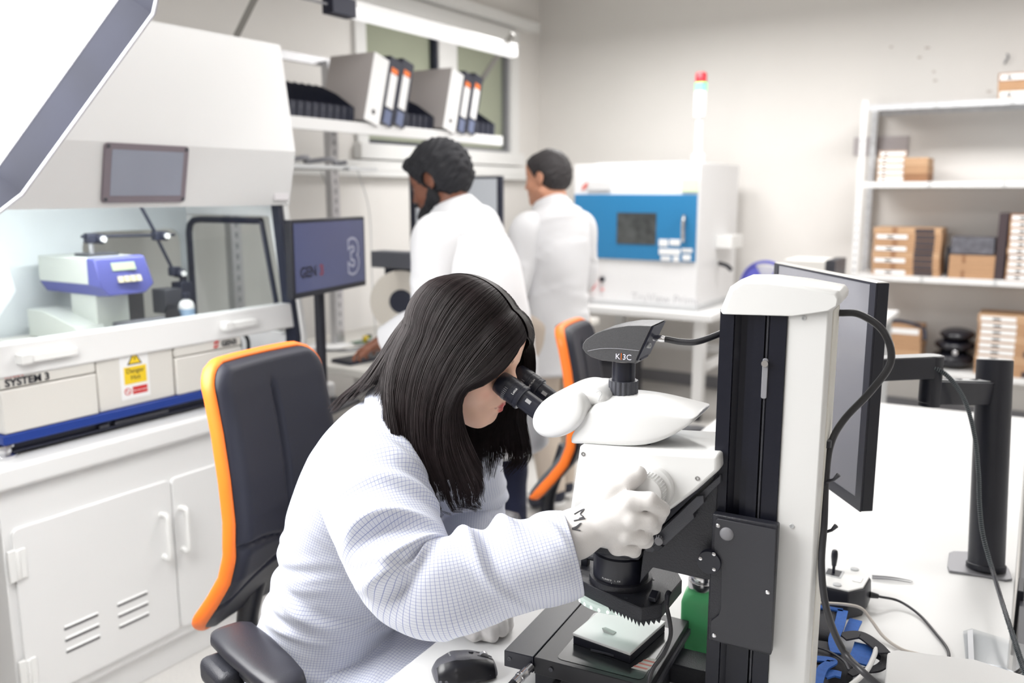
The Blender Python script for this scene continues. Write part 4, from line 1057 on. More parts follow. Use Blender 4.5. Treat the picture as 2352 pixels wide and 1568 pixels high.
# left hand resting on the desk
Wl, Pl = vv((-.335, .078, .785)), vv((-.300, .062, .775))
kl = [mic(1108, 1408, .030), mic(1104, 1406, .05), mic(1100, 1404, .07), mic(1092, 1402, .085)]
kl = [vv((-.272, .020, .772)), vv((-.262, .040, .776)), vv((-.262, .060, .774)), vv((-.268, .078, .768))]
fl = [[k + vv((.020, -.006, -.006)), k + vv((.024, -.010, -.018)), k + vv((.006, -.008, -.021))] for k in kl]
tl = [vv((-.312, .048, .772)), vv((-.305, .022, .764)), vv((-.292, .004, .758)), vv((-.278, -.004, .754))]
G = hand_field(Field(), Wl, Pl, kl, fl, tl, .0105, .026)
G.seg(Wl + vv((-.03, .03, .004)), Wl, .028, .026, .01)
lo, hi = bounds([Wl + vv((-.03, .03, .004)), Pl] + kl + sum(fl, []) + tl, .035)
V, Q = surface(G, axis_grid(lo[0], hi[0], .003), axis_grid(lo[1], hi[1], .003), axis_grid(lo[2], hi[2], .003))
skin_obj('glove', V, Q, GLOVE, wo, None, 2)

# --- hair: two sheets of guide locks falling from the parting, dressed with strands
HAIRM = mat('dark_hair', (.016, .0105, .0110), .46, spec=.22, noise=.5, nscale=60)


def lift_off(X, m_=.013):
    """keeps hair outside the skull and the side of the face"""
    sh_ = X.shape; q = (X.reshape(-1, 3) - HC) @ HM
    for c_, r_ in ((vv((-.012, 0, .030)), vv((.094, .075, .084)) + m_), (vv((.052, 0, .054)), vv((.040, .057, .038)) + m_ * .9), (vv((-.005, 0, -.02)), vv((.060, .064, .085)) + m_ * .4)):
        k = np.linalg.norm((q - c_) / r_, axis=1, keepdims=True); q = np.where(k < 1, c_ + (q - c_) / np.maximum(k, .05), q)
    return (q @ HM.T + HC).reshape(sh_)


def sheet(guides, n_lock, n_str, seed, jitter=.006, thick=.005, lift=.0, inner=-.002, sink=.003):
    gs = []
    for g in guides:
        P = spline(np.array([mic(*q[:2], q[2]) for q in g]), 8)
        s_ = np.concatenate([[0], np.cumsum(np.linalg.norm(np.diff(P, axis=0), axis=1))]); t = np.linspace(0, s_[-1], 26)
        gs.append(np.column_stack([np.interp(t, s_, P[:, i]) for i in range(3)]))
    gs = np.array(gs); na = 8 * (len(gs) - 1) + 1
    A = np.stack([spline(gs[:, i], 8) for i in range(gs.shape[1])], 1)       # (na, 26, 3)
    rg = np.random.default_rng(seed)
    A = lift_off(A)
    o = MB(); m_, n_ = A.shape[:2]
    # inner dark mat so that no gap shows through
    cen = vv((-.30, 0, 1.26))
    Bk = A.copy(); d = A - cen; d[:, :, 2] *= .3; d /= np.linalg.norm(d, axis=2, keepdims=True) + 1e-9
    lay = [A - d * sink, A - d * thick]
    idx = lambda l, i, j: l * m_ * n_ + i * n_ + j
    V = np.concatenate([x.reshape(-1, 3) for x in lay]); Fc = []
    for i in range(m_ - 1):
        for j in range(n_ - 5):
            Fc.append((idx(0, i, j), idx(0, i + 1, j), idx(0, i + 1, j + 1), idx(0, i, j + 1))); Fc.append((idx(1, i, j), idx(1, i, j + 1), idx(1, i + 1, j + 1), idx(1, i + 1, j)))
    o.add(V, Fc)
    lock_ph = rg.uniform(0, 6.28, (n_lock + 2, 3)); lock_len = rg.uniform(.89, 1.04, n_lock + 2)
    tt = np.linspace(0, 1, n_)
    for k in range(n_str):
        a = rg.uniform(0, m_ - 1.001); i = int(a); w = a - i
        P = A[i] * (1 - w) + A[i + 1] * w; D = d[i] * (1 - w) + d[i + 1] * w
        L = int(a / m_ * n_lock); ph = lock_ph[L]
        ac = (L + .5) / n_lock * m_; ic = min(int(ac), m_ - 2); C_ = A[ic] * (1 - (ac - ic)) + A[ic + 1] * (ac - ic)
        cl_ = (.45 * np.clip(tt - .35, 0, 1) ** 1.2)[:, None]
        P = P * (1 - cl_) + C_ * cl_
        P = P + D * (rg.uniform(inner, jitter) * np.minimum(1, tt * 6 + .25) + lift)[:, None]
        side = np.cross(np.gradient(P, axis=0), D); side /= np.linalg.norm(side, axis=1, keepdims=True) + 1e-9
        amp = .011 * np.clip(tt - .45, 0, 1) ** 1.3
        P = P + side * (amp * np.sin(9 * tt + ph[0]) + rg.normal(0, .0030) * np.clip(tt - .1, 0, 1))[:, None] + D * (amp * np.sin(8 * tt + ph[1]))[:, None]
        P = lift_off(P, .0125)
        end = int(max(12, n_ * min(1, lock_len[L] * rg.uniform(.88, 1.03)))); P = P[:end]
        if len(P) < 6: continue
        r_ = rg.uniform(.00030, .00055)
        o.tube(P[::1], [r_, r_, r_ * .9, r_ * .35], 3, 0, False)
    return o


near = [
    [(1200, 774, -.002), (1182, 812, -.034), (1150, 852, -.060), (1108, 882, -.076), (1072, 896, -.086), (1058, 930, -.092), (1064, 985, -.094), (1085, 1040, -.100), (1108, 1085, -.102), (1098, 1130, -.108)],
    [(1192, 758, -.004), (1160, 806, -.050), (1110, 860, -.080), (1062, 895, -.094), (1042, 950, -.102), (1048, 1020, -.106), (1070, 1085, -.112), (1090, 1125, -.116), (1090, 1155, -.118), (1105, 1165, -.115)],
    [(1165, 722, -.004), (1118, 775, -.058), (1062, 850, -.092), (1020, 940, -.110), (1018, 1030, -.118), (1040, 1105, -.124), (1048, 1145, -.128), (1055, 1165, -.128), (1078, 1168, -.122)],
    [(1125, 680, -.002), (1065, 740, -.060), (1005, 830, -.098), (975, 930, -.116), (975, 1030, -.126), (1000, 1105, -.132), (1012, 1145, -.134), (1022, 1168, -.134), (1045, 1172, -.130)],
    [(1085, 650, 0), (1010, 725, -.062), (955, 820, -.098), (930, 920, -.116), (935, 1020, -.130), (960, 1100, -.138), (982, 1140, -.140), (990, 1168, -.140), (1008, 1182, -.136)],
    [(1055, 641, 0), (975, 715, -.055), (920, 810, -.092), (900, 890, -.112), (903, 960, -.130), (915, 1030, -.142), (938, 1085, -.146), (965, 1130, -.146)],
    [(1042, 642, 0), (960, 722, -.050), (906, 812, -.084), (890, 870, -.100), (890, 915, -.112), (898, 960, -.124), (908, 1000, -.134)],
    [(1035, 643, 0), (950, 728, -.046), (898, 815, -.074), (880, 858, -.084), (872, 880, -.088), (855, 902, -.088)],
    [(1022, 647, .003), (935, 738, -.036), (886, 815, -.056), (855, 862, -.062), (832, 888, -.062), (806, 916, -.06)],
    [(1012, 652, .005), (925, 745, -.030), (878, 815, -.046), (838, 872, -.050), (800, 908, -.046), (766, 945, -.044)],
    [(1000, 658, .015), (918, 752, .0), (872, 822, -.005), (832, 872, -.004), (795, 903, -.004), (758, 938, -.002)],
    [(995, 662, .03), (915, 760, .03), (875, 825, .035), (840, 870, .04), (812, 895, .04), (785, 915, .04)]]
far = [
    [(1200, 773, .000), (1214, 792, .030), (1222, 822, .052), (1223, 860, .066), (1214, 910, .074), (1204, 960, .078), (1212, 1010, .080), (1214, 1045, .076), (1196, 1080, .068)],
    [(1190, 755, .000), (1214, 780, .044), (1220, 830, .070), (1205, 900, .084), (1180, 970, .088), (1185, 1030, .084), (1190, 1065, .074), (1170, 1090, .064)],
    [(1160, 716, .000), (1196, 760, .056), (1200, 830, .086), (1180, 920, .096), (1150, 1000, .092), (1150, 1050, .080), (1140, 1090, .066)],
    [(1120, 676, .000), (1150, 735, .066), (1150, 830, .096), (1130, 930, .100), (1110, 1010, .090), (1105, 1070, .070), (1100, 1110, .056)],
    [(1080, 648, .000), (1095, 725, .072), (1090, 830, .098), (1080, 930, .100), (1075, 1010, .090), (1080, 1080, .066), (1085, 1125, .050)],
    [(1040, 645, .004), (1030, 735, .072), (1015, 840, .094), (1010, 940, .098), (1020, 1020, .090)],
    [(1010, 655, .008), (975, 745, .060), (950, 840, .080), (935, 920, .085), (930, 980, .08)],
    [(998, 660, .02), (930, 755, .040), (890, 830, .055), (850, 885, .06), (820, 915, .06)]]
sheet(near, 60, 7600, 21).build('hair', HAIRM, wo, fix=False, angle=180)
sheet(far, 40, 5200, 22, thick=.0005, sink=-.003, inner=-.014).build('hair_far_side', HAIRM, wo, fix=False, angle=180)
# ================================================================= THE TWO MEN BEHIND
def hand_pts(w, d, side, down):
    """relaxed slightly spread hand from the wrist w along d; side = thumb direction, down = palm side"""
    d, side, down = vv(d), vv(side), vv(down)
    palm = w + d * .045
    kn = [w + d * .085 + side * s for s in (.032, .011, -.011, -.031)]
    fg = []
    for k, (L, s) in enumerate(((.065, .020), (.072, .006), (.067, -.008), (.052, -.022))):
        p1 = kn[k] + d * L * .45 + side * s * .4; p2 = p1 + d * L * .33 + down * L * .22 + side * s * .3; p3 = p2 + d * L * .15 + down * L * .25
        fg.append([p1, p2, p3])
    th = [w + d * .02 + side * .022, w + d * .045 + side * .055 + down * .012, w + d * .075 + side * .066 + down * .024, w + d * .098 + side * .066 + down * .034]
    return palm, kn, fg, th


def man(label, base, rz, lean, headc, hpitch, hyaw, s, skin, lip, hairc, beard, trous, shoe, hairstyle, armL, armR, coat_len, girth, legs, brow):
    """own frame: x forward, y left, z up"""
    t = thing('person', label, 'person', base, rz, local=(0, 0, 0))
    M = rotm((0, 0, 1), hyaw) @ rotm((0, 1, 0), hpitch)
    fx_, lx_, ux_ = M[:, 0], M[:, 1], M[:, 2]; hc = vv(headc)
    tor = [vv((lean[i], 0, z)) for i, z in enumerate((.92, 1.08, 1.24, 1.40))]
    F = Field()
    F.ell(tor[0], (.115, .155, .12), .05)
    F.chain(tor, [.12, .12, .125, .115], .05)
    F.ell(tor[2] + vv((0, 0, .06)), (.11, .17, .14), .05)
    nb = tor[3] + vv((.0, 0, .06)); F.chain([nb, hc - ux_ * .085 - fx_ * .03], [.066, .060], .04)
    sh = {y: tor[3] + vv((0, y * .165, .0)) for y in (1, -1)}
    for y, arm in ((1, armL), (-1, armR)):
        F.seg(nb - vv((0, 0, .06)), sh[y] - vv((0, 0, .035)), .040, .040, .03); F.chain([sh[y]] + [vv(a) for a in arm[:2]], [.056, .044, .030], .03)
        d = vv(arm[1]) - vv(arm[0]); d /= np.linalg.norm(d); dn = vv((0, 0, -1)) - d * (-d[2]); dn = dn / np.linalg.norm(dn) if np.linalg.norm(dn) > .2 else vv((-1, 0, 0))
        sd = np.cross(dn, d) * (1 if y > 0 else -1) * -1
        palm, kn, fg, th = hand_pts(vv(arm[1]), d, sd, dn); hand_field(F, vv(arm[1]), palm, kn, fg, th, .0092, .028)
    for y, (hip, knee, ank, toe) in legs.items(): F.chain([vv(hip), vv(knee), vv(ank)], [.088, .058, .042], .04); F.seg(vv(ank) - vv((0, 0, .03)), vv(toe), .04, .03, .02)
    W_, HM_ = head_field(F, hc, fx_, lx_, ux_, s, True)
    allp = np.array([hc] + tor + [vv(a) for a in armL + armR] + [vv(p) for q in legs.values() for p in q])
    lo, hi = allp.min(0) - .22, allp.max(0) + .26; lo[2] = -.02
    hr = .13 * s
    V, Q = surface(F, axis_grid(lo[0], hi[0], .013, (hc[0] - hr, hc[0] + hr), .0055), axis_grid(lo[1], hi[1], .013, (hc[1] - hr, hc[1] + hr), .0055), axis_grid(0, hc[2] + .16, .013, (hc[2] - hr, hc[2] + hr), .0055))
    skin_obj('body', V, Q, tone_mat('skin_%s' % hairstyle, .5), t, lambda V: head_tone(V, hc, HM_, s, skin, lip, brow, vv(skin) * 1.05), 1)
    # hair cap
    def hl(P):
        q = ((P - hc) @ HM_) / s; return (hairstyle_line(q, hairstyle) - q[:, 2]) * s
    H = Field()
    th_ = .016 if hairstyle == 'thick' else .006
    H.ell(W_(-.014, 0, .030), vv((.096 + th_, .077 + th_, .087 + th_ * 1.3)) * s, .01, HM_); H.ell(W_(.045, 0, .060), vv((.046, .060, .042)) * s, .03, HM_)
    if hairstyle == 'thick': H.seg(W_(.076, .030, .074), W_(.076, -.030, .074), .026 * s, .026 * s, .03); H.ell(W_(-.055, 0, .0), vv((.062, .072, .065)) * s, .03, HM_)
    else: H.ell(W_(-.055, 0, -.005), vv((.052, .066, .062)) * s, .03, HM_)
    H.keep(hl, .006); H.cut(lambda P: np.minimum(_ell(P, W_(-.004, .08, -.005), vv((.022, .02, .034)) * s, HM_), _ell(P, W_(-.004, -.08, -.005), vv((.022, .02, .034)) * s, HM_)), .006)
    V, Q = surface(H, *[axis_grid(hc[i] - .16, hc[i] + .16, .005) for i in range(3)])
    skin_obj('hair', ruffle(V, hc, .0024 if hairstyle == 'thick' else .0012), Q, hairc, t, None, 0)
    if beard is not None:
        B = Field(); B.seg(W_(.076, -.012, -.098), W_(.076, .012, -.098), .034 * s, .034 * s, .02); B.seg(W_(.082, 0, -.115), W_(.086, 0, -.135), .026 * s, .014 * s, .02)
        for y in (-1, 1): B.seg(W_(.066, y * .024, -.092), W_(.004, y * .060, -.055), .027 * s, .023 * s, .02); B.seg(W_(.004, y * .062, -.055), W_(-.004, y * .070, -.012), .019 * s, .010 * s, .02)
        B.seg(W_(.098, .022, -.052), W_(.098, -.022, -.052), .0085 * s, .0085 * s, .01)
        B.cut(lambda P: _seg(P, W_(.118, .014, -.064), W_(.118, -.014, -.064), .016 * s, .016 * s), .006)
        V, Q = surface(B, *[axis_grid(hc[i] - .17, hc[i] + .17, .005) for i in range(3)])
        skin_obj('beard', ruffle(V, hc, .0022), Q, beard, t, None, 0)
    for y in (-1, 1): MB().ell(W_(.0745, y * .032, .0005), .0135 * s, 16, 10).build('eye', mat('eye_white', (.75, .73, .72), .15), t)
    # trousers, shoes
    T = Field()
    for y, (hip, knee, ank, toe) in legs.items(): T.chain([vv(hip), vv(knee), vv(ank)], [.105, .078, .066], .03)
    V, Q = surface(T, axis_grid(lo[0], hi[0], .013), axis_grid(lo[1], hi[1], .013), axis_grid(.03, 1.02, .013)); skin_obj('trousers', V, Q, trous, t)
    for y, (hip, knee, ank, toe) in legs.items():
        a = vv(ank) - vv((0, 0, .035)); b = vv(toe); hd_ = b - a; hd_[2] = 0; hd_ /= np.linalg.norm(hd_)
        S_ = Field(); S_.seg(a - hd_ * .03, b, .045, .040, .02); S_.seg(a, vv(ank), .048, .044, .02); S_.keep(lambda P: .004 - P[:, 2], .004)
        lo2, hi2 = bounds([a - hd_ * .03, b, vv(ank)], .07); lo2[2] = -.01
        V, Q = surface(S_, *[axis_grid(lo2[i], hi2[i], .008) for i in range(3)]); so = skin_obj('shoe', V, Q, shoe, t)
        MB().prism([tuple((vv((c_[0], c_[1]))) for c_ in [(p[0] + n_ * -hd_[1] * .04 * w2, p[1] + n_ * hd_[0] * .04 * w2)])[0] for p, n_, w2 in ((a - hd_ * .07, -1, .7), (a, -1, 1), (b, -1, 1), (b + hd_ * .04, -1, .5), (b + hd_ * .04, 1, .5), (b, 1, 1), (a, 1, 1), (a - hd_ * .07, 1, .7))], max(.002, a[2] - .045), max(.002, a[2] - .045) + .022, 'z').build('sole', WHITE2, so, bevel=.004)
    # coat
    c = Cloth(); g = girth
    rows = [(lean[0] - .02, coat_len), (lean[0] - .02, .70), (lean[0], .92), (lean[1], 1.08), (lean[2] - .005, 1.24), (lean[3] - .01, 1.37), (lean[3], 1.44), (lean[3] + .015, 1.48)]
    rad = [(.225, .185), (.215, .175), (.200, .160), (.190, .150), (.195, .148), (.206, .142), (.192, .130), (.110, .100)]
    c.tube([(x, 0, z) for x, z in rows], [(a * g, b * (.6 + .4 * g)) for a, b in rad], [(.008, 10, .35, .25, 3.2, 1.2, .04), (.007, 8, .6, .2, 5.5, 1.0, -.04), (.006, 6, .3, .3, 1.2, 1, .05)], n=72, per=8, seed=4, ref=(0, 1, 0))
    for y, arm in ((1, armL), (-1, armR)):
        e_, w_ = vv(arm[0]), vv(arm[1]); s0 = sh[y] - vv((0, y * .05, 0)); 
        c.tube([s0, sh[y] + vv((0, y * .01, -.02)), sh[y] * .45 + e_ * .55, e_, e_ * .5 + w_ * .5, w_ * .96 + e_ * .04], [(.085 * g, .085 * g), (.088 * g, .086 * g), (.078, .076), (.070, .070), (.062, .060), (.054, .052)], [(.008, 9, .32, .15, 1.5, 1.2, .04)], n=48, per=8, cuff=.08, seed=6 + y)
    c.build('lab_coat', LABW, t, 1)
    k = Cloth(); z0 = 1.46
    k.tube([(lean[3] + .00, 0, z0 - .03), (lean[3] + .02, 0, z0 + .02), (lean[3] + .035, 0, z0 + .055), (lean[3] + .03, 0, z0 + .045), (lean[3] + .01, 0, z0)], [(.105, .098), (.088, .085), (.082, .080), (.090, .088), (.115, .108)], n=40, per=5, seed=1, ref=(0, 1, 0)); k.build('collar', LABW, t, 1)
    return t


def hairstyle_line(q, st):
    x, y = q[:, 0], np.abs(q[:, 1])
    if st == 'thick': return np.where(x < -.03, -.085 + .0 * x, np.where(x < .025, -.085 + (x + .03) * 1.4, -.008 + (x - .025) * 1.25))
    return np.where(x < -.03, -.060, np.where(x < .02, -.060 + (x + .03) * 1.3, .005 + (x - .02) * 1.3))


LABW = mat('white_lab_cotton', (.74, .74, .76), .8, sheen=.2)
p = atd(1112, 784, 3.25); ang = math.atan2(-.10, -.995)
legs = {1: ((0, .10, .90), (.02, .11, .48), (-.01, .11, .10), (.14, .13, .04)), -1: ((-.02, -.10, .90), (-.04, -.11, .48), (-.06, -.11, .10), (.09, -.13, .04))}
man('bearded man in a white lab coat bending to a monitor on the far bench', (p[0], p[1], 0), ang, (-.03, -.015, .03, .10), (.185, 0, 1.60), R(20), R(0), 1.12,
    srgb(124, 80, 62)[:3], srgb(104, 60, 56)[:3], mat('black_hair_short', (.010, .010, .014), .75, noise=.4, nscale=140, bump=.6, bscale=160), mat('black_beard', (.009, .009, .012), .75, bump=.6, bscale=220), mat('dark_navy_trousers', srgb(38, 44, 72), .8), NAVYB, 'thick',
    [(.08, .25, 1.12), (.30, .21, 1.02)], [(.10, -.24, 1.12), (.33, -.17, 1.02)], .62, 1.06, legs, (.01, .01, .01))
p = atd(1277, 784, 4.25); ang = math.atan2(.36, -.935)
legs = {1: ((.0, .09, .92), (-.02, .10, .50), (-.10, .10, .14), (.02, .11, .04)), -1: ((.0, -.09, .92), (.04, -.10, .50), (.06, -.10, .10), (.20, -.11, .04))}
man('short haired man in a white lab coat turning his back near the blue machine', (p[0], p[1], 0), ang, (.0, .0, .0, .02), (.075, .0, 1.625), R(6), R(18), 1.10,
    srgb(214, 156, 128)[:3], srgb(180, 110, 100)[:3], mat('cropped_dark_hair', (.030, .026, .028), .6, noise=.45, nscale=120, bump=.5, bscale=200), None, mat('beige_trousers', srgb(206, 192, 178), .8), NAVYB, 'short',
    [(.04, .215, 1.12), (.20, .15, .98)], [(.06, -.215, 1.12), (.26, -.13, .98)], .70, .86, legs, (.02, .018, .018))
# ================================================================= CHAIRS
CHAIRPAD = mat('charcoal_foam', (.017, .018, .029), .5, spec=.35, bump=.12, bscale=900)
SHELL = mat('grey_shell', (.10, .12, .14), .5)


def bx_prof(z):
    zz = [.56, .60, .66, .72, .78, .86, .95, 1.05, 1.13, 1.19]; xx = [-.415, -.388, -.340, -.298, -.276, -.270, -.276, -.290, -.306, -.322]
    return np.interp(z, zz, xx)


def bw(z):
    w = np.interp(z, [.56, .70, .80, .95, 1.19], [.156, .166, .172, .172, .167]); zt, zb_, r = 1.19, .56, .055
    w = np.where(z > zt - r, w - r + np.sqrt(np.maximum(0, r * r - (z - zt + r) ** 2)), w)
    return np.where(z < zb_ + r, w - r + np.sqrt(np.maximum(0, r * r - (z - zb_ - r) ** 2)), w)


def back_pt(a, z, off):
    """point of the backrest: a -1..1 across, off along the front"""
    w = bw(z); y = a * w
    return (bx_prof(z) + .030 * (y / .2) ** 2 + off, y, .587 + (z - .56) * .985)


def make_chair(label, armrot=0.0, arm_x=.02, arm_y=.285, arm_z=0.0):
    t = thing('work_chair', label, 'chair', (0, 0, 0), 0, 'laboratory work chairs', local=(0, 0, 0))
    na, nz = 81, 110; A = np.linspace(-1, 1, na); Z = np.concatenate([[.56], .56 + .63 * (np.linspace(0, 1, nz - 2) * .992 + .004), [1.19]])
    m_ = MB(); V = []
    for z in Z:
        for a in A:
            w = float(bw(z)); y = a * w; e = min(1 - abs(a), (z - .56) / .06 if z < .7 else 1, (1.19 - z) / .06 if z > 1.1 else 1); e = max(0, min(1, e * 4.2))
            th = .008 + .034 * math.sqrt(1 - (1 - e) ** 2)
            th -= .015 * math.exp(-((y + .004) / .0065) ** 2) * (1 / (1 + math.exp(-(z - .805) / .005))) * (1 / (1 + math.exp((z - 1.125) / .006)))
            z0 = .775 + .020 * math.sin(abs(y) / .2 * 2.4) + .012 * (abs(y) / .2)
            th -= .012 * math.exp(-((z - z0) / .006) ** 2) * (1 if abs(y) < .165 else .2)
            if z < z0: th -= .006
            z2 = .725 - .10 * (abs(y) / .17) ** 2
            th -= .010 * math.exp(-((z - z2) / .006) ** 2) * (abs(y) < .16)
            g = abs(y) - (.172 - .02 * max(0, (.8 - z)) / .2); th -= .004 * (1 / (1 + math.exp(-g / .004))) * (.62 < z < 1.16)
            V.append(back_pt(a, z, th))
    Fq = [(i * na + j, i * na + j + 1, (i + 1) * na + j + 1, (i + 1) * na + j) for i in range(nz - 1) for j in range(na - 1)]
    m_.add(V, Fq); m_.build('back_pad', CHAIRPAD, t, angle=180)
    sh = MB(); zs = np.linspace(.56, 1.19, 30); as_ = np.linspace(-1, 1, 15)
    V = [back_pt(a, z, -.014 - .012 * (1 - abs(a) ** 4)) for z in zs for a in as_]
    sh.add(V, [(i * 15 + j, i * 15 + j + 1, (i + 1) * 15 + j + 1, (i + 1) * 15 + j) for i in range(29) for j in range(14)]); sh.build('back_shell', SHELL, t, angle=180)
    loop = [back_pt(-1, z, 0) for z in np.linspace(.5605, 1.1895, 60)] + [back_pt(a, 1.19, 0) for a in np.linspace(-.95, .95, 10)] + [back_pt(1, z, 0) for z in np.linspace(1.1895, .5605, 60)] + [back_pt(a, .56, 0) for a in np.linspace(.95, -.95, 10)]
    L = np.array(loop); n_ = len(L); rings = []
    Tn = np.roll(L, -1, 0) - np.roll(L, 1, 0); Tn /= np.linalg.norm(Tn, axis=1, keepdims=True)
    for i in range(n_):
        fwd_ = vv((1, 0, 0)) - Tn[i] * Tn[i][0]; fwd_ /= np.linalg.norm(fwd_); out = np.cross(Tn[i], fwd_)
        rings.append([L[i] + fwd_ * (.017 * math.cos(a)) + out * (.009 * math.sin(a)) for a in np.linspace(0, 2 * math.pi, 12, endpoint=False)])
    rings.append(rings[0]); MB().loft(rings, False).build('orange_rim', ORANGE, t, angle=180)
    # seat
    st = MB(); rings = []
    for dz, k in ((0, .86), (.012, .96), (.03, 1.0), (.055, .985), (.068, .93), (.072, .80)):
        rings.append([(.02 + .225 * k * np.sign(math.cos(a)) * abs(math.cos(a)) ** .45, .225 * k * np.sign(math.sin(a)) * abs(math.sin(a)) ** .45, .425 + dz) for a in np.linspace(0, 2 * math.pi, 40, endpoint=False)])
    st.loft(rings).build('seat_pad', CHAIRPAD, t, angle=60)
    MB().prism(rrect(-.19, .22, -.20, .20, .05), .405, .424, 'z').build('seat_tray', BLACK, t, bevel=.004)
    q = MB(); q.tube([(-.12, 0, .39), (-.30, 0, .395), (-.375, 0, .44), (-.385, 0, .55), (-.345, 0, .68), (-.325, 0, .76)], [.030, .028, .026, .026, .026, .022], 14, 6); q.build('back_strut', BLACK, t)
    q = MB(); q.cyl((0, 0, .24), (0, 0, .405), .018); q.bx(-.08, .10, -.07, .07, .375, .405); q.build('gas_lift', BLACK, t)
    for s_, pts in ((-1, None), (1, None)):
        yb = s_ * arm_y; ar = rotm((0, 0, 1), armrot if s_ < 0 else -armrot)
        rings = []
        for x, hw, zt in ((-.135, .022, .716), (-.130, .034, .726), (-.11, .042, .731), (-.04, .044, .731), (.05, .041, .731), (.10, .036, .730), (.125, .028, .726), (.132, .018, .716)):
            rings.append([ar @ vv((x, hw * math.copysign(abs(math.cos(a)) ** .6, math.cos(a)), 0)) + vv((arm_x, yb, arm_z + zt - .016 + .016 * math.copysign(abs(math.sin(a)) ** .6, math.sin(a)))) for a in np.linspace(0, 2 * math.pi, 24, endpoint=False)])
        ap = MB().loft(rings).build('arm_pad', mat('arm_pad_pu', (.022, .022, .030), .38, bump=.08, bscale=350), t, angle=60)
        q = MB(); q.lathe([(.028, .68), (.034, .69), (.034, .70)], (arm_x, yb, arm_z), n=20); q.tube([(arm_x, yb, .69 + arm_z), (arm_x, yb, .62), (0, yb * 1.02, .55), (0, yb * .98, .47), (0, yb * .75, .415), (0, yb * .5, .41)], [.020, .022, .024, .024, .020, .018], 12, 6); q.build('arm_support', BLACK, t)
        MB().obx((arm_x - .08, yb + s_ * .01, .665 + arm_z), (.10, .05, .05), ar).build('arm_joint', BLACKT, ap, bevel=.015, seg=3)
    q = MB(); q.cyl((0, 0, .055), (0, 0, .11), .035); q.cyl((0, 0, .11), (0, 0, .28), .026); q.build('hub', BLACK, t)
    for k in range(5):
        a = R(72 * k + 20); d = vv((math.cos(a), math.sin(a), 0))
        MB().tube([vv((0, 0, .085)) + d * .02, vv((0, 0, .095)) + d * .15, vv((0, 0, .07)) + d * .30], [.026, .022, .016], 10, 4).build('base_leg', BLACK, t)
        c = d * .30; n2 = vv((-d[1], d[0], 0))
        w_ = MB(); w_.cyl(c + vv((0, 0, .029)) - n2 * .022, c + vv((0, 0, .029)) + n2 * .022, .028, n=18); w_.build('caster', RUBBER, t)
    return t


RZC = R(5); fdir = vv((math.cos(RZC), math.sin(RZC), 0)); ldir = vv((-math.sin(RZC), math.cos(RZC), 0))
bp = atx(624, 1000, -1.45); c1 = vv((bp[0], bp[1], 0)) + fdir * .28
pa_, pb_ = atz(522, 1428, .765), atz(672, 1562, .765); pm_ = (pa_ + pb_) / 2 - c1
ch1 = make_chair('charcoal work chair with orange rim close behind the woman, beside the white cabinet', math.atan2(pb_[1] - pa_[1], pb_[0] - pa_[0]) - RZC, float(pm_ @ fdir), float(-(pm_ @ ldir)), .765 - .731)
ch1.location = c1; ch1.rotation_euler = (0, 0, RZC)
bp = atd(1332, 930, 3.15); c2 = vv((bp[0], bp[1], 0)) + fdir * .28
ch2 = dup(ch1, c2, R(12), 'charcoal work chair with orange rim standing empty behind the microscope, by the far man')
for c_ in ch2.children:
    if c_.name.split('.')[0] not in ('base_leg', 'caster', 'hub'): c_.location.z -= .11

# ================================================================= DESK
DESKM = mat('white_laminate', (.77, .77, .765), .38, bump=.03, bscale=500)
dk = thing('desk', 'white laminate desk top on grey metal legs carrying the microscope', 'desk', (-.45, 2.0, 0))
MB().prism([(-.868, .42), (.012, .42), (-.020, 3.63), (-1.018, 3.55)], .712, .740, 'z').build('desk_top', DESKM, dk, bevel=.003)
for (x, y) in ((-.78, .52), (-.08, .52), (-.92, 3.42), (-.12, 3.48)):
    MB().bx(x - .03, x + .03, y - .03, y + .03, 0, .711).build('leg', LGREY, dk, bevel=.004)
q = MB(); q.bx(-.80, -.76, .55, 3.40, .66, .711) if False else q.bx(-.30, -.26, .55, 3.40, .66, .711); q.build('rail', LGREY, dk)
d2 = thing('desk', 'second white desk beyond the dark gap at the right edge', 'desk', (.55, 2.4, 0))
MB().prism([(.060, 1.30), (1.1, 1.30), (1.1, 3.6), (.030, 3.6)], .712, .742, 'z').build('desk_top', DESKM, d2, bevel=.003)
for (x, y) in ((.14, 1.4), (1.0, 1.4), (.14, 3.5), (1.0, 3.5)): MB().bx(x - .03, x + .03, y - .03, y + .03, 0, .711).build('leg', LGREY, d2, bevel=.004)
ctp = tag(MB().prism([(.016, 1.30), (.052, 1.30), (.024, 3.5), (-.012, 3.5)], .55, .725, 'z').build('gap_shade_strip', DGREY, base=(.02, 2.4, .55)), 'dark grey strip standing in for the shade in the gap between the two white desks', 'shade strip')  # dark solid put in for the shade between the desks
for x_ in ():
    pass
wb = thing('device_box', 'small white device box with black cable on the second desk at the right edge', 'box', (.14, 3.05, .742))
MB().prism(rrect(.035, .22, 2.95, 3.15, .015), .7425, .83, 'z').build('case', WHITE2, wb, bevel=.004)
MB().tube([(.05, 2.94, .78), (.045, 2.90, .79), (.06, 2.86, .765), (.12, 2.80, .75), (.2, 2.82, .748)], .004, 8, 6).build('cord', RUBBER, wb)

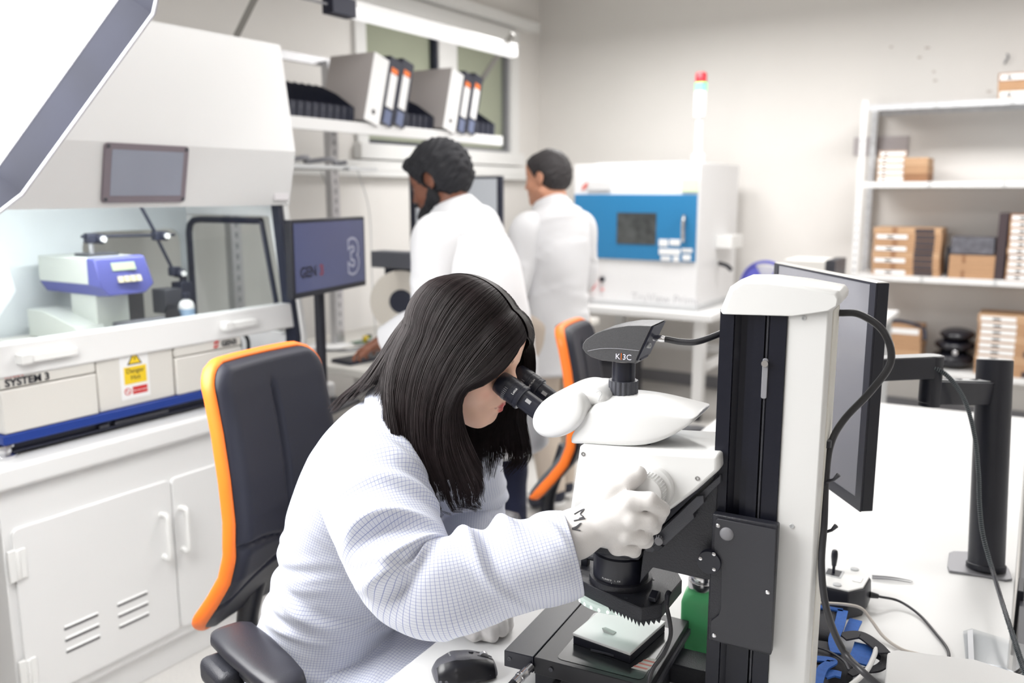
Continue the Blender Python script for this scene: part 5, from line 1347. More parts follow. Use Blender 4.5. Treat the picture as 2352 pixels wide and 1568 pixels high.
# ---- monitor on its arm
mo = thing('monitor', 'thin black desktop monitor with grey screen held on a post arm behind the microscope column', 'monitor', (-.373, 1.776, 1.01))
N0 = atd(2014, 648, 1.5); N0 = vv((N0[0], N0[1], 0)); Dm = vv((-.614, .789, 0)); Dm /= np.linalg.norm(Dm); Nm = vv((-.789, -.614, 0)); Nm /= np.linalg.norm(Nm)
ZM0, ZM1, WM = .988, 1.404, .44
def mpt(a, z, o): return N0 + Dm * a + Nm * o + vv((0, 0, z))
def mbox(name, a0, a1, z0, z1, o0, o1, m, par=None, bev=0.0):
    V = [mpt(a, z, o) for z in (z0, z1) for o in (o0, o1) for a in (a0, a1)]
    return MB().add(V, [(0, 2, 3, 1), (4, 5, 7, 6), (0, 1, 5, 4), (2, 6, 7, 3), (0, 4, 6, 2), (1, 3, 7, 5)]).build(name, m, par or mo, bevel=bev)
mbox('casing', 0, WM, ZM0, ZM1, -.024, -.002, BLACK, bev=.002)
bz = .021
mbox('bezel', 0, bz, ZM0, ZM1, -.002, .001, BLACKM); mbox('bezel', WM - bz, WM, ZM0, ZM1, -.002, .001, BLACKM)
mbox('bezel', bz, WM - bz, ZM0, ZM0 + bz, -.002, .001, BLACKM); mbox('bezel', bz, WM - bz, ZM1 - .004, ZM1, -.002, .001, BLACKM)
mbox('screen', bz, WM - bz, ZM0 + bz, ZM1 - .004, -.003, -.0008, mat('screen_room_reflection', (.20, .20, .225), .12, spec=.8, coat=.6))  # base colour lifted to stand in for the reflected bright room
mbox('top_edge_sheen', 0, WM, ZM1, ZM1 + .0015, -.020, -.001, mat('painted_edge_sheen', (.7, .68, .64), .4))  # pale strip paints the light caught along the casing top
mbox('mount_plate', WM / 2 - .05, WM / 2 + .05, 1.15, 1.25, -.034, -.024, BLACK)
pa = thing('monitor_mount', 'black jointed monitor mount on a thick round post clamped to the desk', 'monitor arm', (-.059, 2.072, .74))
pb, pt = vv((-.062, 2.072, .744)), atd(2285, 827, 1.905)
po = MB().tube([pb, pb * .5 + pt * .5, pt], .0365, 40).build('post', mat('satin_black', (.018, .019, .028), .38, bump=.04, bscale=500), pa)
MB().cyl(pt, pt + (pt - pb) / np.linalg.norm(pt - pb) * .0015, .0345, n=40).build('post_cap', LGREY, po)
MB().lathe([(.038, 0), (.0395, .003), (.0395, .012), (.037, .014)], pb - vv((0, 0, .001)), pt - pb, 40).build('post_collar', BLACK, pa)
pl_ = [atz(*p, .744) for p in ((2180, 1270), (2190, 1266), (2250, 1268), (2303, 1290), (2318, 1308), (2325, 1330), (2312, 1332), (2258, 1322), (2180, 1311), (2176, 1300))]
MB().prism([(p[0], p[1]) for p in pl_], .7405, .7455, 'z').build('foot_plate', mat('grey_foot_plate', (.28, .28, .30), .4, .4), pa, bevel=.0012)
e_ = atz(2318, 1330, .744); MB().bx(.0005, .0135, e_[1] - .055, e_[1] + .02, .60, .7455).build('clamp', BLACK, pa, bevel=.002)
J = atd(2140, 850, 1.80)
jb = vv((J[0], J[1], 1.185)); pj = pb + (pt - pb) * ((1.135 - pb[2]) / (pt[2] - pb[2]))
def link(name, a, b, w, h, par):
    d = vv(b) - vv(a); L = np.linalg.norm(d); d /= L; s_ = np.cross(vv((0, 0, 1)), d); s_ /= np.linalg.norm(s_); u_ = np.cross(d, s_)
    ring = lambda z: [vv(a) + d * (x * 1.0) + s_ * y + u_ * z for x, y in [(w / 2 * math.cos(t) * (1 if c else -1) + (L if c else 0), w / 2 * math.sin(t) * (1 if c else -1)) for c in (1, 0) for t in np.linspace(-math.pi / 2, math.pi / 2, 9)]]
    return MB().loft([ring(-h / 2), ring(h / 2)]).build(name, mat('satin_black', (0, 0, 0)), par, bevel=.002)
mc = mpt(WM / 2, 1.195, -.034); upz = 1.200
link('upper_link', (jb[0], jb[1], 1.203), (mc[0], mc[1], 1.203), .040, .045, pa); ul = link('upper_cover', (jb[0], jb[1], 1.2265), (mc[0], mc[1], 1.2265), .034, .0015, pa); ul.data.materials[0] = LGREY
l2 = link('lower_link', (pj[0], pj[1], 1.125), (jb[0], jb[1], 1.150), .040, .050, pa)
lc = link('lower_cover', (pj[0], pj[1], 1.151), (jb[0], jb[1], 1.1765), .026, .0016, pa); lc.data.materials[0] = LGREY
for f_ in (.35, .6, .8): MB().obx(pj * (1 - f_) * vv((1, 1, 0)) + jb * f_ * vv((1, 1, 0)) + vv((0, 0, 1.151 + .0255 * f_ + .0012)), (.010, .022, .001), rotm((0, 0, 1), math.atan2(jb[1] - pj[1], jb[0] - pj[0]) + R(90))).build('cable_slot', BLACK, pa)
MB().cyl((jb[0], jb[1], 1.12), (jb[0], jb[1], 1.226), .0215, n=30).build('elbow_joint', mat('satin_black', (0, 0, 0)), pa)
MB().tube([mc + vv((0, 0, 0)), mpt(WM / 2, 1.20, -.022)], .022, 16).build('tilt_head', BLACK, pa)
sc_ = thing('spiral_cable', 'black braided cable running from the monitor arm down past the round post', 'cable', atz(2335, 1480, .744))
P = [atd(*p) for p in ((2120, 838, 1.80), (2150, 846, 1.78), (2185, 872, 1.78), (2218, 925, 1.80), (2238, 1000, 1.81), (2247, 1080, 1.82), (2250, 1160, 1.815), (2258, 1230, 1.805), (2280, 1310, 1.775))] + [atz(2304, 1390, .80), atz(2330, 1470, .785), atz(2350, 1530, .77), atz(2375, 1590, .76)]
pth = spline(P, 30); q = MB().tube(pth, .0042, 10); P_, T_, N_, B_ = frames(pth)
q.build('core', BLACKM, sc_)
ph = np.cumsum(np.concatenate([[0], np.linalg.norm(np.diff(P_, axis=0), axis=1)])) / .0042 * 2 * math.pi
q = MB(); k_ = np.linspace(0, len(P_) - 1, 1500); ip = lambda Aq: np.column_stack([np.interp(k_, np.arange(len(P_)), Aq[:, i]) for i in range(3)])
pp = np.interp(k_, np.arange(len(P_)), ph); q.tube(ip(P_) + .0043 * (np.cos(pp)[:, None] * ip(N_) + np.sin(pp)[:, None] * ip(B_)), .0008, 3); q.build('wound_thread', mat('grey_thread', (.20, .24, .25), .6), sc_)

# ---- small things on the desk
ms_ = thing('mouse', 'dark grey computer mouse with black thumb grip on the desk below the woman', 'mouse', (-.797, 1.125, .74), R(47), local=(0, 0, .74))
rings = []
NX = 22
MOUSEP = lambda x: (np.interp(x, [-.056, -.045, -.02, .01, .035, .050, .056], [.018, .030, .036, .034, .032, .028, .018]), np.interp(x, [-.056, -.045, -.02, .01, .035, .050, .056], [.012, .028, .040, .038, .029, .021, .010]))
for x in np.linspace(-.056, .056, NX):
    w, h = MOUSEP(x)
    rings.append([(x, w * math.cos(a) * (1.12 if math.sin(a) < .2 else 1), .741 + (h * max(0, math.sin(a)) ** .8) + .004 * (math.sin(a) < .01) * 0) for a in np.linspace(-.0, math.pi, 17)])
MB().loft(rings, True).build('shell', mat('graphite_plastic', (.10, .10, .115), .38, noise=.2, nscale=400), ms_, angle=60, sub=1)
def mtop(x, y, o=0.0):
    w, h = MOUSEP(x); a = math.acos(max(-1, min(1, y / w))); return vv((x, y, .741 + h * max(0, math.sin(a)) ** .8 + o))
q = MB(); V = []; gx, gy = 16, 8
for i in range(gx):
    for j in range(gy):
        x = -.050 + .098 * i / (gx - 1); w, h = MOUSEP(x); edge = -.35 - .25 * math.sin(i / (gx - 1) * 3.1)
        a0 = math.acos(edge * .9); a = math.pi * .985 * (j / (gy - 1)) + a0 * (1 - j / (gy - 1)); V.append((x, w * 1.05 * math.cos(a) * (1.10 if math.sin(a) < .2 else 1), .742 + h * 1.045 * max(0, math.sin(a)) ** .8))
q.add(V, [(i * gy + j, i * gy + j + 1, (i + 1) * gy + j + 1, (i + 1) * gy + j) for i in range(gx - 1) for j in range(gy - 1)])
for i, v_ in enumerate(q.v): q.v[i] = (v_[0], -abs(v_[1]) if v_[1] < 0 else v_[1], v_[2])
q.build('thumb_grip', mat('black_gloss_grip', (.014, .014, .018), .3), ms_, angle=180)
c_ = mtop(.034, .0); MB().cyl(c_ + vv((0, -.0035, -.003)), c_ + vv((0, .0035, -.003)), .0085, n=24).build('scroll_wheel', mat('wheel_silver', (.55, .55, .56), .3, .5), ms_)
MB().obx(mtop(.012, 0, .0005), (.008, .004, .002), rotm((0, 1, 0), R(8))).build('centre_button', BLACK, ms_)
for s_ in (1, -1): MB().tube([mtop(x, s_ * .0055, .0001) for x in (.022, .032, .042, .050)], .0005, 5).build('button_gap', BLACK, ms_)
text('lettering', 'logitech', .0046, mtop(-.026, .012, .0012), (0, -1, .08), (.9, 0, .15), LGREY, ms_, .0002)
bt = thing('dispenser_bottle', 'green square plastic bottle with silver pump lid behind the microscope stage', 'bottle', (-.484, 1.432, .74), R(10), local=(0, 0, .74))
GREEN = mat('green_hdpe', srgb(118, 232, 156), .35, sss=.0)
rings = []
for z, k, r in ((.740, .92, .3), (.744, 1, .3), (.80, 1, .3), (.832, 1, .3), (.842, .92, .4), (.849, .78, .6), (.853, .70, 1), (.860, .68, 1)):
    e_ = r if r < 1 else 1
    rings.append([(.034 * k * math.copysign(abs(math.cos(a)) ** (e_), math.cos(a)), .034 * k * math.copysign(abs(math.sin(a)) ** e_, math.sin(a)), z) for a in np.linspace(0, 2 * math.pi, 40, endpoint=False)])
MB().loft(rings).build('body', GREEN, bt, angle=60)
MB().lathe([(.0245, .853), (.026, .855), (.026, .868), (.0235, .870), (.0245, .872), (.0265, .874), (.0265, .884), (.024, .888), (.020, .887), (.019, .885), (.012, .8845), (.0001, .8845)], n=36).build('lid', STEEL, bt)
MB().prism(rrect(-.012, .012, .785, .815, .004), -.0350, -.0340, 'x').build('side_label', PAPER, bt)
rb = tag(MB().bx(-.475, -.435, 1.475, 1.505, .7405, .905).build('tool_case', mat('dark_red_plastic', srgb(120, 28, 40), .5), base=(-.455, 1.49, .74), bevel=.004), 'narrow dark red case standing behind the green bottle', 'case')
# joystick box
jx = thing('joystick_controller', 'black and white joystick control box behind the microscope column', 'joystick', (-.33, 1.735, .74))
ol = [(-.41, 1.672), (-.275, 1.672), (-.252, 1.705), (-.250, 1.765), (-.270, 1.803), (-.41, 1.803)]
cxm = np.mean(np.array(ol), 0); sc2 = lambda k: [(cxm[0] + (p[0] - cxm[0]) * k, cxm[1] + (p[1] - cxm[1]) * k) for p in ol]
MB().loft([[(*p, .7405) for p in sc2(.97)], [(*p, .757) for p in sc2(1.03)], [(*p, .792) for p in sc2(1.0)], [(*p, .797) for p in sc2(.97)]]).build('body', BLACK, jx, bevel=.002)
jt = MB().prism(sc2(.95), .797, .8005, 'z').build('top_plate', WHITE2, jx, bevel=.001)
MB().prism(rrect(-.335, -.300, 1.722, 1.760, .003), .8004, .8016, 'z').build('joystick_frame', LGREY, jt); MB().prism(rrect(-.331, -.304, 1.726, 1.756, .002), .8014, .802, 'z').build('joystick_well', BLACK, jt)
MB().lathe([(.003, .800), (.003, .815), (.0045, .817), (.0065, .835), (.0065, .842), (.0055, .848), (.0035, .850)], (-.318, 1.741, 0), n=18).build('joystick_lever', BLACK, jx)
for p in ((-.285, 1.781), (-.300, 1.688)): MB().lathe([(.008, .8004), (.008, .803), (.006, .804)], (*p, 0), n=18).build('push_button', LGREY, jt)
MB().prism(rrect(-.279, -.262, 1.722, 1.748, .003), .8004, .8018, 'z').build('plate_emboss', WHITE2, jt)
tw = thing('tweezers', 'fine steel tweezers lying on the desk beyond the joystick box', 'tweezers', atz(2050, 1332, .742))
for p in (((2003, 1322), (2092, 1333)), ((2003, 1327), (2092, 1337))): MB().tube([atz(*p[0], .744), (atz(*p[0], .744) + atz(*p[1], .744)) / 2 + vv((0, 0, .002)), atz(*p[1], .743)], [.0022, .0018, .0008], 8, 4).build('prong', GREY, tw)
MB().tube([atz(2092, 1333, .7435), atz(2096, 1335, .7432), atz(2092, 1337, .7435)], .0009, 6).build('tip', STEEL, tw)
def cable(label, pts, r, m, name='cable', strain=None):
    P = [vv(p) for p in pts]; t = thing(name, label, 'cable', P[-1]); MB().tube(P, r, 10, 8).build('sheath', m, t)
    if strain: MB().tube([P[0], P[0] + (P[1] - P[0]) * strain], [r * 2.6, r * 1.8], 12).build('strain_relief', m, t)
    return t
cable('thin black cord curling from the joystick box across the white desk', [atz(1998, 1365, .765), atz(2022, 1370, .762), atz(2065, 1380, .752), atz(2110, 1410, .745), atz(2150, 1455, .744), atz(2176, 1490, .744), atz(2178, 1515, .744), atz(2160, 1540, .744), atz(2140, 1556, .744)], .0026, mat('soft_black_pvc', (0, 0, 0)), strain=.8)
cable('beige cable running over the blue tool pouch across the desk', [atz(1850, 1384, .790), atz(1900, 1385, .792), atz(1950, 1389, .790), atz(1980, 1398, .782), atz(2002, 1425, .765), atz(2030, 1462, .748), atz(2070, 1490, .744), atz(2110, 1502, .744), atz(2135, 1512, .744)], .0030, mat('beige_pvc', (.62, .57, .52), .45))
cable('white cable looping down over the tool pouch to the lower edge', [atz(2040, 1498, .752), atz(2024, 1484, .765), atz(2014, 1482, .775), atz(2008, 1505, .785), atz(1990, 1540, .79), atz(1955, 1572, .79), atz(1915, 1600, .79)], .0042, WHITE2)
# tool pouch: black bodies with blue binding
tpz = thing('tool_pouch', 'black nylon tool pouch with blue edging lying open beside the microscope column', 'pouch', (-.26, 1.55, .74))
NYL = mat('black_nylon', (.02, .02, .026), .7, bump=.4, bscale=700); DENIM = mat('blue_binding', srgb(44, 96, 176), .75, noise=.25, nscale=120, bump=.4, bscale=500)
def soft(name, pts, z0, z1, m, par, bulge=.006, bev=.004):
    P = np.array([(p[0], p[1]) for p in pts]); c = P.mean(0); rg2 = [[(*(c + (p - c) * .96), z0) for p in P], [(*p, z0 + (z1 - z0) * .4) for p in P], [(*(c + (p - c) * .97), z1) for p in P], [(*(c + (p - c) * .7), z1 + bulge) for p in P]]
    return MB().loft(rg2).build(name, m, par, bevel=bev, angle=60)
pz = lambda z, *ps: [atz(*p, z)[:2] for p in ps]
soft('flap', pz(.775, (1820, 1395), (1935, 1400), (1920, 1470), (1810, 1440)), .741, .775, NYL, tpz)
soft('main_pocket', pz(.77, (1810, 1462), (1900, 1475), (1945, 1495), (1962, 1530), (1945, 1555), (1800, 1545)), .741, .772, NYL, tpz, .008)
soft('lower_flap', pz(.775, (1800, 1525), (1910, 1530), (1900, 1590), (1790, 1590)), .741, .778, NYL, tpz)
def band(name, pts, w, m=DENIM, t=.0016):
    P = spline([vv(p) for p in pts], 10); d = np.gradient(P, axis=0); d /= np.linalg.norm(d, axis=1, keepdims=True); rings = []
    for p, q_ in zip(P, d):
        s_ = np.cross(q_, vv((0, 0, 1))); s_ /= np.linalg.norm(s_) + 1e-9; u_ = np.cross(s_, q_); rings.append([p + s_ * w + u_ * t, p + s_ * w - u_ * t, p - s_ * w - u_ * t, p - s_ * w + u_ * t])
    return MB().loft(rings).build(name, m, tpz)
band('blue_edge', [atz(*p, .783) for p in ((1815, 1396), (1880, 1394), (1936, 1402))], .006)
band('blue_edge', [atz(*p, .783) for p in ((1936, 1402), (1928, 1435), (1915, 1470), (1920, 1500))], .009)
band('blue_tab', [atz(*p, .772) for p in ((1966, 1424), (1958, 1440), (1950, 1462))], .011)
band('blue_tab', [atz(*p, .766) for p in ((1946, 1462), (1962, 1458), (1975, 1456))], .007)
band('blue_tab', [atz(*p, .772) for p in ((1985, 1480), (1978, 1502), (1968, 1522))], .016)
band('blue_edge', [atz(*p, .786) for p in ((1800, 1508), (1870, 1512), (1912, 1518), (1890, 1535), (1878, 1570), (1880, 1600))], .008)
band('blue_edge', [atz(*p, .780) for p in ((1890, 1552), (1912, 1546), (1932, 1550))], .009)
band('web_strap', [atz(*p, .782) for p in ((1935, 1462), (1975, 1458), (2010, 1480), (2030, 1500))], .012, NYL)
band('web_strap', [atz(*p, .770) for p in ((2020, 1490), (2035, 1515), (2015, 1535), (1975, 1540), (1950, 1548))], .008, NYL)
band('web_strap', [atz(*p, .765) for p in ((1990, 1515), (2005, 1505), (2025, 1512), (2040, 1528))], .006, NYL)
MB().tube([atz(*p, .785) for p in ((1815, 1475), (1890, 1490), (1935, 1515), (1950, 1538))], .0022, 6, 6).build('zip', DGREY, tpz)
# white box in the right lower corner, clear bag
wb2 = thing('white_carton', 'flat white box lying in the lower right corner of the desk', 'box', (-.05, 1.42, .74))
c4 = [atz(2040, 1499, .79), atz(2062, 1492, .79), atz(2240, 1514, .79), atz(2420, 1572, .79), atz(2420, 1720, .79), atz(2020, 1720, .79)]
MB().prism([(p[0], p[1]) for p in c4], .7405, .775, 'z').build('tray', PAPER, wb2, bevel=.003); cc4 = np.mean([p[:2] for p in c4], 0)
MB().prism([tuple(cc4 + (p[:2] - cc4) * 1.012) for p in c4], .762, .790, 'z').build('lid', PAPER, wb2, bevel=.003)
zb2 = thing('zip_bag', 'clear plastic zip bag with grey contents at the right edge of the desk', 'bag', atz(2290, 1500, .742))
c4 = [atz(2212, 1452, .744), atz(2232, 1446, .744), atz(2380, 1492, .744), atz(2380, 1600, .744), atz(2222, 1556, .744)]
MB().prism([(p[0], p[1]) for p in c4], .7415, .747, 'z').build('film', pane('clear_film', (.93, .94, .95), .10, .15), zb2)
MB().prism([(p[0], p[1]) for p in (atz(2222, 1448, .747), atz(2234, 1446, .747), atz(2240, 1560, .747), atz(2226, 1556, .747))], .747, .7478, 'z').build('zip_strip', mat('milky_strip', (.72, .73, .76), .3), zb2)
MB().prism([(p[0], p[1]) for p in (atz(2250, 1520, .744), atz(2300, 1530, .744), atz(2350, 1552, .744), atz(2352, 1575, .744), atz(2290, 1556, .744))], .7425, .7445, 'z').build('grey_insert', mat('grey_foil', (.45, .47, .50), .3, .4), zb2)
cable('thick black cable end curving out of the zip bag at the right edge', [atz(2300, 1545, .756), atz(2320, 1552, .757), atz(2345, 1538, .757), atz(2362, 1515, .757), atz(2380, 1490, .757), atz(2410, 1470, .757)], .0038, mat('soft_black_pvc', (0, 0, 0)))
# ================================================================= FAR BENCH AT THE LEFT WALL
ORD = ['first', 'second', 'third', 'fourth', 'fifth', 'sixth', 'seventh', 'eighth', 'ninth', 'tenth', 'eleventh', 'twelfth']
bn = thing('bench', 'white far workbench carrying the large dark monitor beside the fume hood', 'bench', (-3.0, 4.0, 0))
MB().bx(-3.50, -2.47, 2.94, 5.05, .712, .752).bx(-3.50, -3.06, 2.50, 2.94, .712, .752).build('bench_top', WARMW, bn, bevel=.006)
for (x, y) in ((-3.45, 3.0), (-2.54, 3.02), (-3.45, 4.98), (-2.54, 4.98)): MB().bx(x - .03, x + .03, y - .03, y + .03, 0, .711).build('leg', LGREY, bn)
for y in (2.76, 3.43, 4.40):
    u_ = MB().bx(-3.27, -3.225, y - .03, y + .03, .753, 1.86 if y < 3 else 2.22).build('upright', ALU, bn, bevel=.002)
    for k in range(28): MB().bx(-3.2255, -3.2235, y - .006, y + .006, .80 + k * .05, .825 + k * .05).build('slot', GREY, u_)
MB().bx(-3.31, -3.275, 2.62, 4.62, 2.20, 2.24).build('cross_bar', ALU, bn)
sh1 = MB(); sh1.bx(-3.22, -2.905, 2.55, 4.53, 1.868, 1.884); sh1.build('upper_shelf', WHITE, bn, bevel=.002)
MB().bx(-2.905, -2.885, 2.55, 4.53, 1.834, 1.890).build('shelf_lip', WHITE, bn, bevel=.004)
MB().bx(-3.20, -2.90, 2.62, 3.24, 1.665, 1.682).build('lower_shelf', LGREY, bn, bevel=.002)
MB().bx(-2.90, -2.86, 3.14, 3.34, 1.66, 1.675).build('shelf_arm', LGREY, bn)
wr_ = tag(MB().tube([(-2.95, 2.66, 1.695), (-2.93, 2.75, 1.72), (-2.98, 2.84, 1.70), (-2.92, 2.92, 1.715), (-3.0, 3.0, 1.70), (-2.92, 3.08, 1.712), (-2.96, 3.15, 1.695), (-2.92, 3.19, 1.70)], .012, 8, 6).build('cable_bundle', GREY, base=(-2.95, 2.9, 1.683)), 'grey bundle of cables lying on the lower shelf of the bench frame', 'cables')
for k, y in enumerate((2.56, 4.35)):
    MB().tube([(-3.0, y, 2.10), (-2.92, y, 2.20), (-2.74, y, 2.40), (-2.70, y, 2.44)], .018, 4).build('lamp_bracket', mat('grey_bracket', (.30, .29, .27), .5), bn)
lm = thing('bench_lamp', 'long white tube lamp with black end cap hung above the binders', 'lamp', (-2.75, 3.68, 2.33))
MB().bx(-2.79, -2.73, 3.07, 4.45, 2.368, 2.402).build('housing', WHITE, lm, bevel=.006)
MB().bx(-2.785, -2.725, 3.07, 4.445, 2.326, 2.372).build('diffuser', mat('lamp_diffuser', (.85, .85, .84), .4, emis=(1, 1, 1), estr=.55), lm, bevel=.01)
MB().bx(-2.79, -2.725, 2.92, 3.07, 2.322, 2.398).build('end_cap', NAVYB, lm, bevel=.003)
MB().tube([(-2.76, 2.92, 2.36), (-2.80, 2.80, 2.37), (-2.88, 2.66, 2.38), (-2.95, 2.5, 2.40)], .006, 6, 5).build('power_cord', GREY, lm)
# binders and files
XBF = -2.872
LE_ = R(16)


def binder(y, w, mside, mspine, label, group, lab=False, hole=False):
    t = thing('binder', label, 'binder', (XBF - .14, y, 1.891), 0, group, local=(0, 0, 0)); t.rotation_euler = (-LE_, 0, 0)
    b = MB(); b.bx(-.15, .138, -w / 2, -w / 2 + .004, 0, .335); b.bx(-.15, .138, w / 2 - .004, w / 2, 0, .335); b.build('cover', mside, t)
    MB().bx(-.14, .128, -w / 2 + .012, w / 2 - .012, .006, .32).build('papers', PAPER, t)
    s_ = MB().bx(.138, .142, -w / 2, w / 2, 0, .335).build('spine', mspine, t, bevel=.001)
    if hole: MB().lathe([(.012, 0), (.012, .001), (.008, .001), (.008, -.001), (.0001, -.001)], (.142, 0, .055), (1, 0, 0), 16).build('finger_ring', BLACK, s_)
    if lab:
        MB().bx(.142, .1428, -w * .30, w * .30, .085, .255).build('spine_label', PAPER, s_); MB().bx(.142, .1428, -w * .26, w * .26, .258, .285).build('orange_mark', ORANGE, s_)
        MB().bx(.142, .1428, -w * .28, w * .28, .0, .07).build('label_pocket', mat('blue_grey_pocket', srgb(110, 120, 150), .3), s_)
    return t


GSIDE = mat('grey_binder_board', srgb(196, 190, 188), .6)
binder(3.318, .112, GSIDE, PAPER, 'grey sided binder with white spine, the left one of two on the high shelf', 'binders on the high shelf', hole=True)
binder(3.428, .092, NAVYB, NAVYB, 'black binder with pale label just right of the left white spine', 'binders on the high shelf', True)
binder(3.525, .092, NAVYB, NAVYB, 'second black binder with orange marked label right of the left white spine', 'binders on the high shelf', True)
binder(3.958, .112, GSIDE, PAPER, 'grey sided binder with white spine, the right one of two on the high shelf', 'binders on the high shelf', hole=True)
binder(4.068, .090, NAVYB, NAVYB, 'black binder with pale label just right of the right white spine', 'binders on the high shelf', True)
binder(4.164, .090, NAVYB, NAVYB, 'last black binder with label before the short files at the shelf end', 'binders on the high shelf', True)
proto = None
for grp, nm, ys in (('files in the left row', 'left row beside the hood', np.linspace(2.76, 3.235, 11)), ('files in the middle row', 'middle row between the binders', np.linspace(3.62, 3.875, 6)), ('files in the right row', 'right row at the shelf end', np.linspace(4.27, 4.485, 5))):
    for k, y in enumerate(ys):
        lab = 'black slant-topped magazine file, %s from the left in the %s' % (ORD[k], nm)
        if proto is None:
            proto = thing('magazine_file', lab, 'file', (-3.03, y, 1.886), 0, grp, local=(0, 0, 0)); proto.rotation_euler = (-R(7), 0, 0)
            b = MB(); b.prism([(-.13, 0), (.10, 0), (.10, .078), (-.02, .150), (-.13, .195)], -.019, -.0165, 'y'); b.prism([(-.13, 0), (.10, 0), (.10, .078), (-.02, .150), (-.13, .195)], .0165, .019, 'y'); b.bx(.0975, .10, -.0165, .0165, 0, .078); b.bx(-.13, -.1275, -.0165, .0165, 0, .19); b.build('box', NAVYB, proto)
            MB().bx(-.12, .09, -.012, .012, .002, .07).build('contents', BLACK, proto); MB().bx(.1, .101, -.003, .003, .045, .062).build('label_slot', DGREY, proto)
        else: dup(proto, (-3.03, y, 1.886), None, lab, grp)
# monitor with the large 3
Dq = vv((-.208, .978, 0)); Nq = vv((.978, .208, 0)); L0 = atd(672, 600, 2.95); L0 = vv((L0[0], L0[1], 0))
m3 = thing('monitor', 'dark monitor showing a big outlined number 3 standing right of the hood', 'monitor', L0 + Dq * .27 + vv((0, 0, .753)))
def qb(name, a0, a1, z0, z1, o0, o1, m, par, bev=0.0, org=L0, D=Dq, N=Nq):
    V = [org + D * a + N * o + vv((0, 0, z)) for z in (z0, z1) for o in (o0, o1) for a in (a0, a1)]
    return MB().add(V, [(0, 2, 3, 1), (4, 5, 7, 6), (0, 1, 5, 4), (2, 6, 7, 3), (0, 4, 6, 2), (1, 3, 7, 5)]).build(name, m, par, bevel=bev)
SCR = mat('screen_indigo', srgb(72, 76, 104), .22, emis=srgb(60, 66, 100), estr=.35)
W3 = .50; z0, z1_ = 1.155, 1.468
z0 = HCAM + 0; 
zt = atd(672, 505, 2.95)[2]; zb = atd(700, 690, 2.95)[2]
qb('casing', 0, W3, zb, zt, -.03, -.001, BLACK, m3, .003)
scr = qb('screen', .014, W3 - .014, zb + .02, zt - .012, -.001, .0006, SCR, m3)
text('numeral', '3', .175, L0 + Dq * .362 + Nq * .0010 + vv((0, 0, zb + .062)), Dq, (0, 0, 1), mat('screen_pale', srgb(150, 152, 170), .4, emis=srgb(150, 152, 170), estr=.2), scr, .0002, bold=.012)
text('numeral_inner', '3', .175, L0 + Dq * .362 + Nq * .0016 + vv((0, 0, zb + .062)), Dq, (0, 0, 1), SCR, scr, .0002, bold=.003)
text('lettering', 'GEN', .052, L0 + Dq * .040 + Nq * .0010 + vv((0, 0, zb + .070)), Dq, (0, 0, 1), mat('screen_dark', srgb(22, 24, 48), .4), scr, .0002, bold=.002)
text('lettering', '3', .052, L0 + Dq * .165 + Nq * .0010 + vv((0, 0, zb + .070)), Dq, (0, 0, 1), mat('screen_red', srgb(130, 50, 66), .4), scr, .0002, bold=.002)
q = MB(); c_ = L0 + Dq * .25 - Nq * .06; q.tube([c_ + vv((0, 0, .765)), c_ + vv((0, 0, zb + .15))], .02, 12); q.build('stand', BLACK, m3); qb('stand_foot', .14, .36, .753, .768, -.16, .04, BLACK, m3, .004)
qb('stand_joint', .20, .30, zb + .1, zb + .2, -.06, -.03, BLACK, m3)
# second monitor
m2 = thing('monitor', 'large grey screened monitor on the far bench in front of the bearded man', 'monitor', (-3.03, 4.2, .753))
MB().bx(-3.35, -2.69, 4.2, 4.235, 1.225, 1.65).build('casing', NAVYB, m2, bevel=.003)
MB().bx(-3.30, -2.715, 4.1985, 4.2, 1.25, 1.635).build('screen', mat('grey_screen', srgb(176, 180, 186), .3, emis=srgb(176, 180, 186), estr=.35), m2)
q = MB(); q.bx(-3.06, -3.0, 4.235, 4.275, .765, 1.45); q.build('stand', BLACK, m2); MB().bx(-3.15, -2.91, 4.13, 4.33, .753, .766).build('stand_foot', BLACK, m2, bevel=.003)
# keyboard
kb = thing('keyboard', 'black keyboard lying near the end of the far bench', 'keyboard', (-2.80, 3.22, .753), R(82), local=(0, 0, 0))
MB().bx(-.22, .22, -.072, .072, 0, .014).build('tray', NAVYB, kb, bevel=.003)
kk = None
for r_ in range(5):
    for c in range(15):
        x, y = -.206 + c * .0275, -.056 + r_ * .026
        if kk is None: kk = MB().bx(-.0115, .0115, -.0105, .0105, .014, .019).build('key', BLACK, kb, base=(0, 0, 0)); kk.location = (x, y, 0)
        else: k2 = kk.copy(); COL.objects.link(k2); k2.location = (x, y, 0)
# feeder with reel
fd = thing('tape_feeder', 'grey tape feeder with a large off-white reel left of the bearded man', 'feeder', (-2.62, 3.30, .753))
rc = atd(922, 692, 3.95)
MB().bx(rc[0] - .16, rc[0] + .10, rc[1] - .02, rc[1] + .07, rc[2] + .15, rc[2] + .225).build('head', mat('grey_feeder', srgb(92, 94, 102), .5), fd, bevel=.004)
MB().bx(rc[0] - .12, rc[0] + .1, rc[1] + .03, rc[1] + .07, .753, rc[2] + .155).build('frame', NAVYB, fd)
dr_ = vv((.55, -.83, 0))
rl_ = MB(); rl_.lathe([(.055, -.006), (.14, -.006), (.142, -.004), (.142, .004), (.14, .006), (.055, .006), (.055, -.006)], rc, dr_, 40, False); rl_.build('reel', mat('reel_plastic', srgb(214, 208, 198), .45), fd)
MB().lathe([(.054, -.010), (.054, .008), (.0001, .010)], rc, dr_, 30).build('reel_hub', NAVYB, fd)
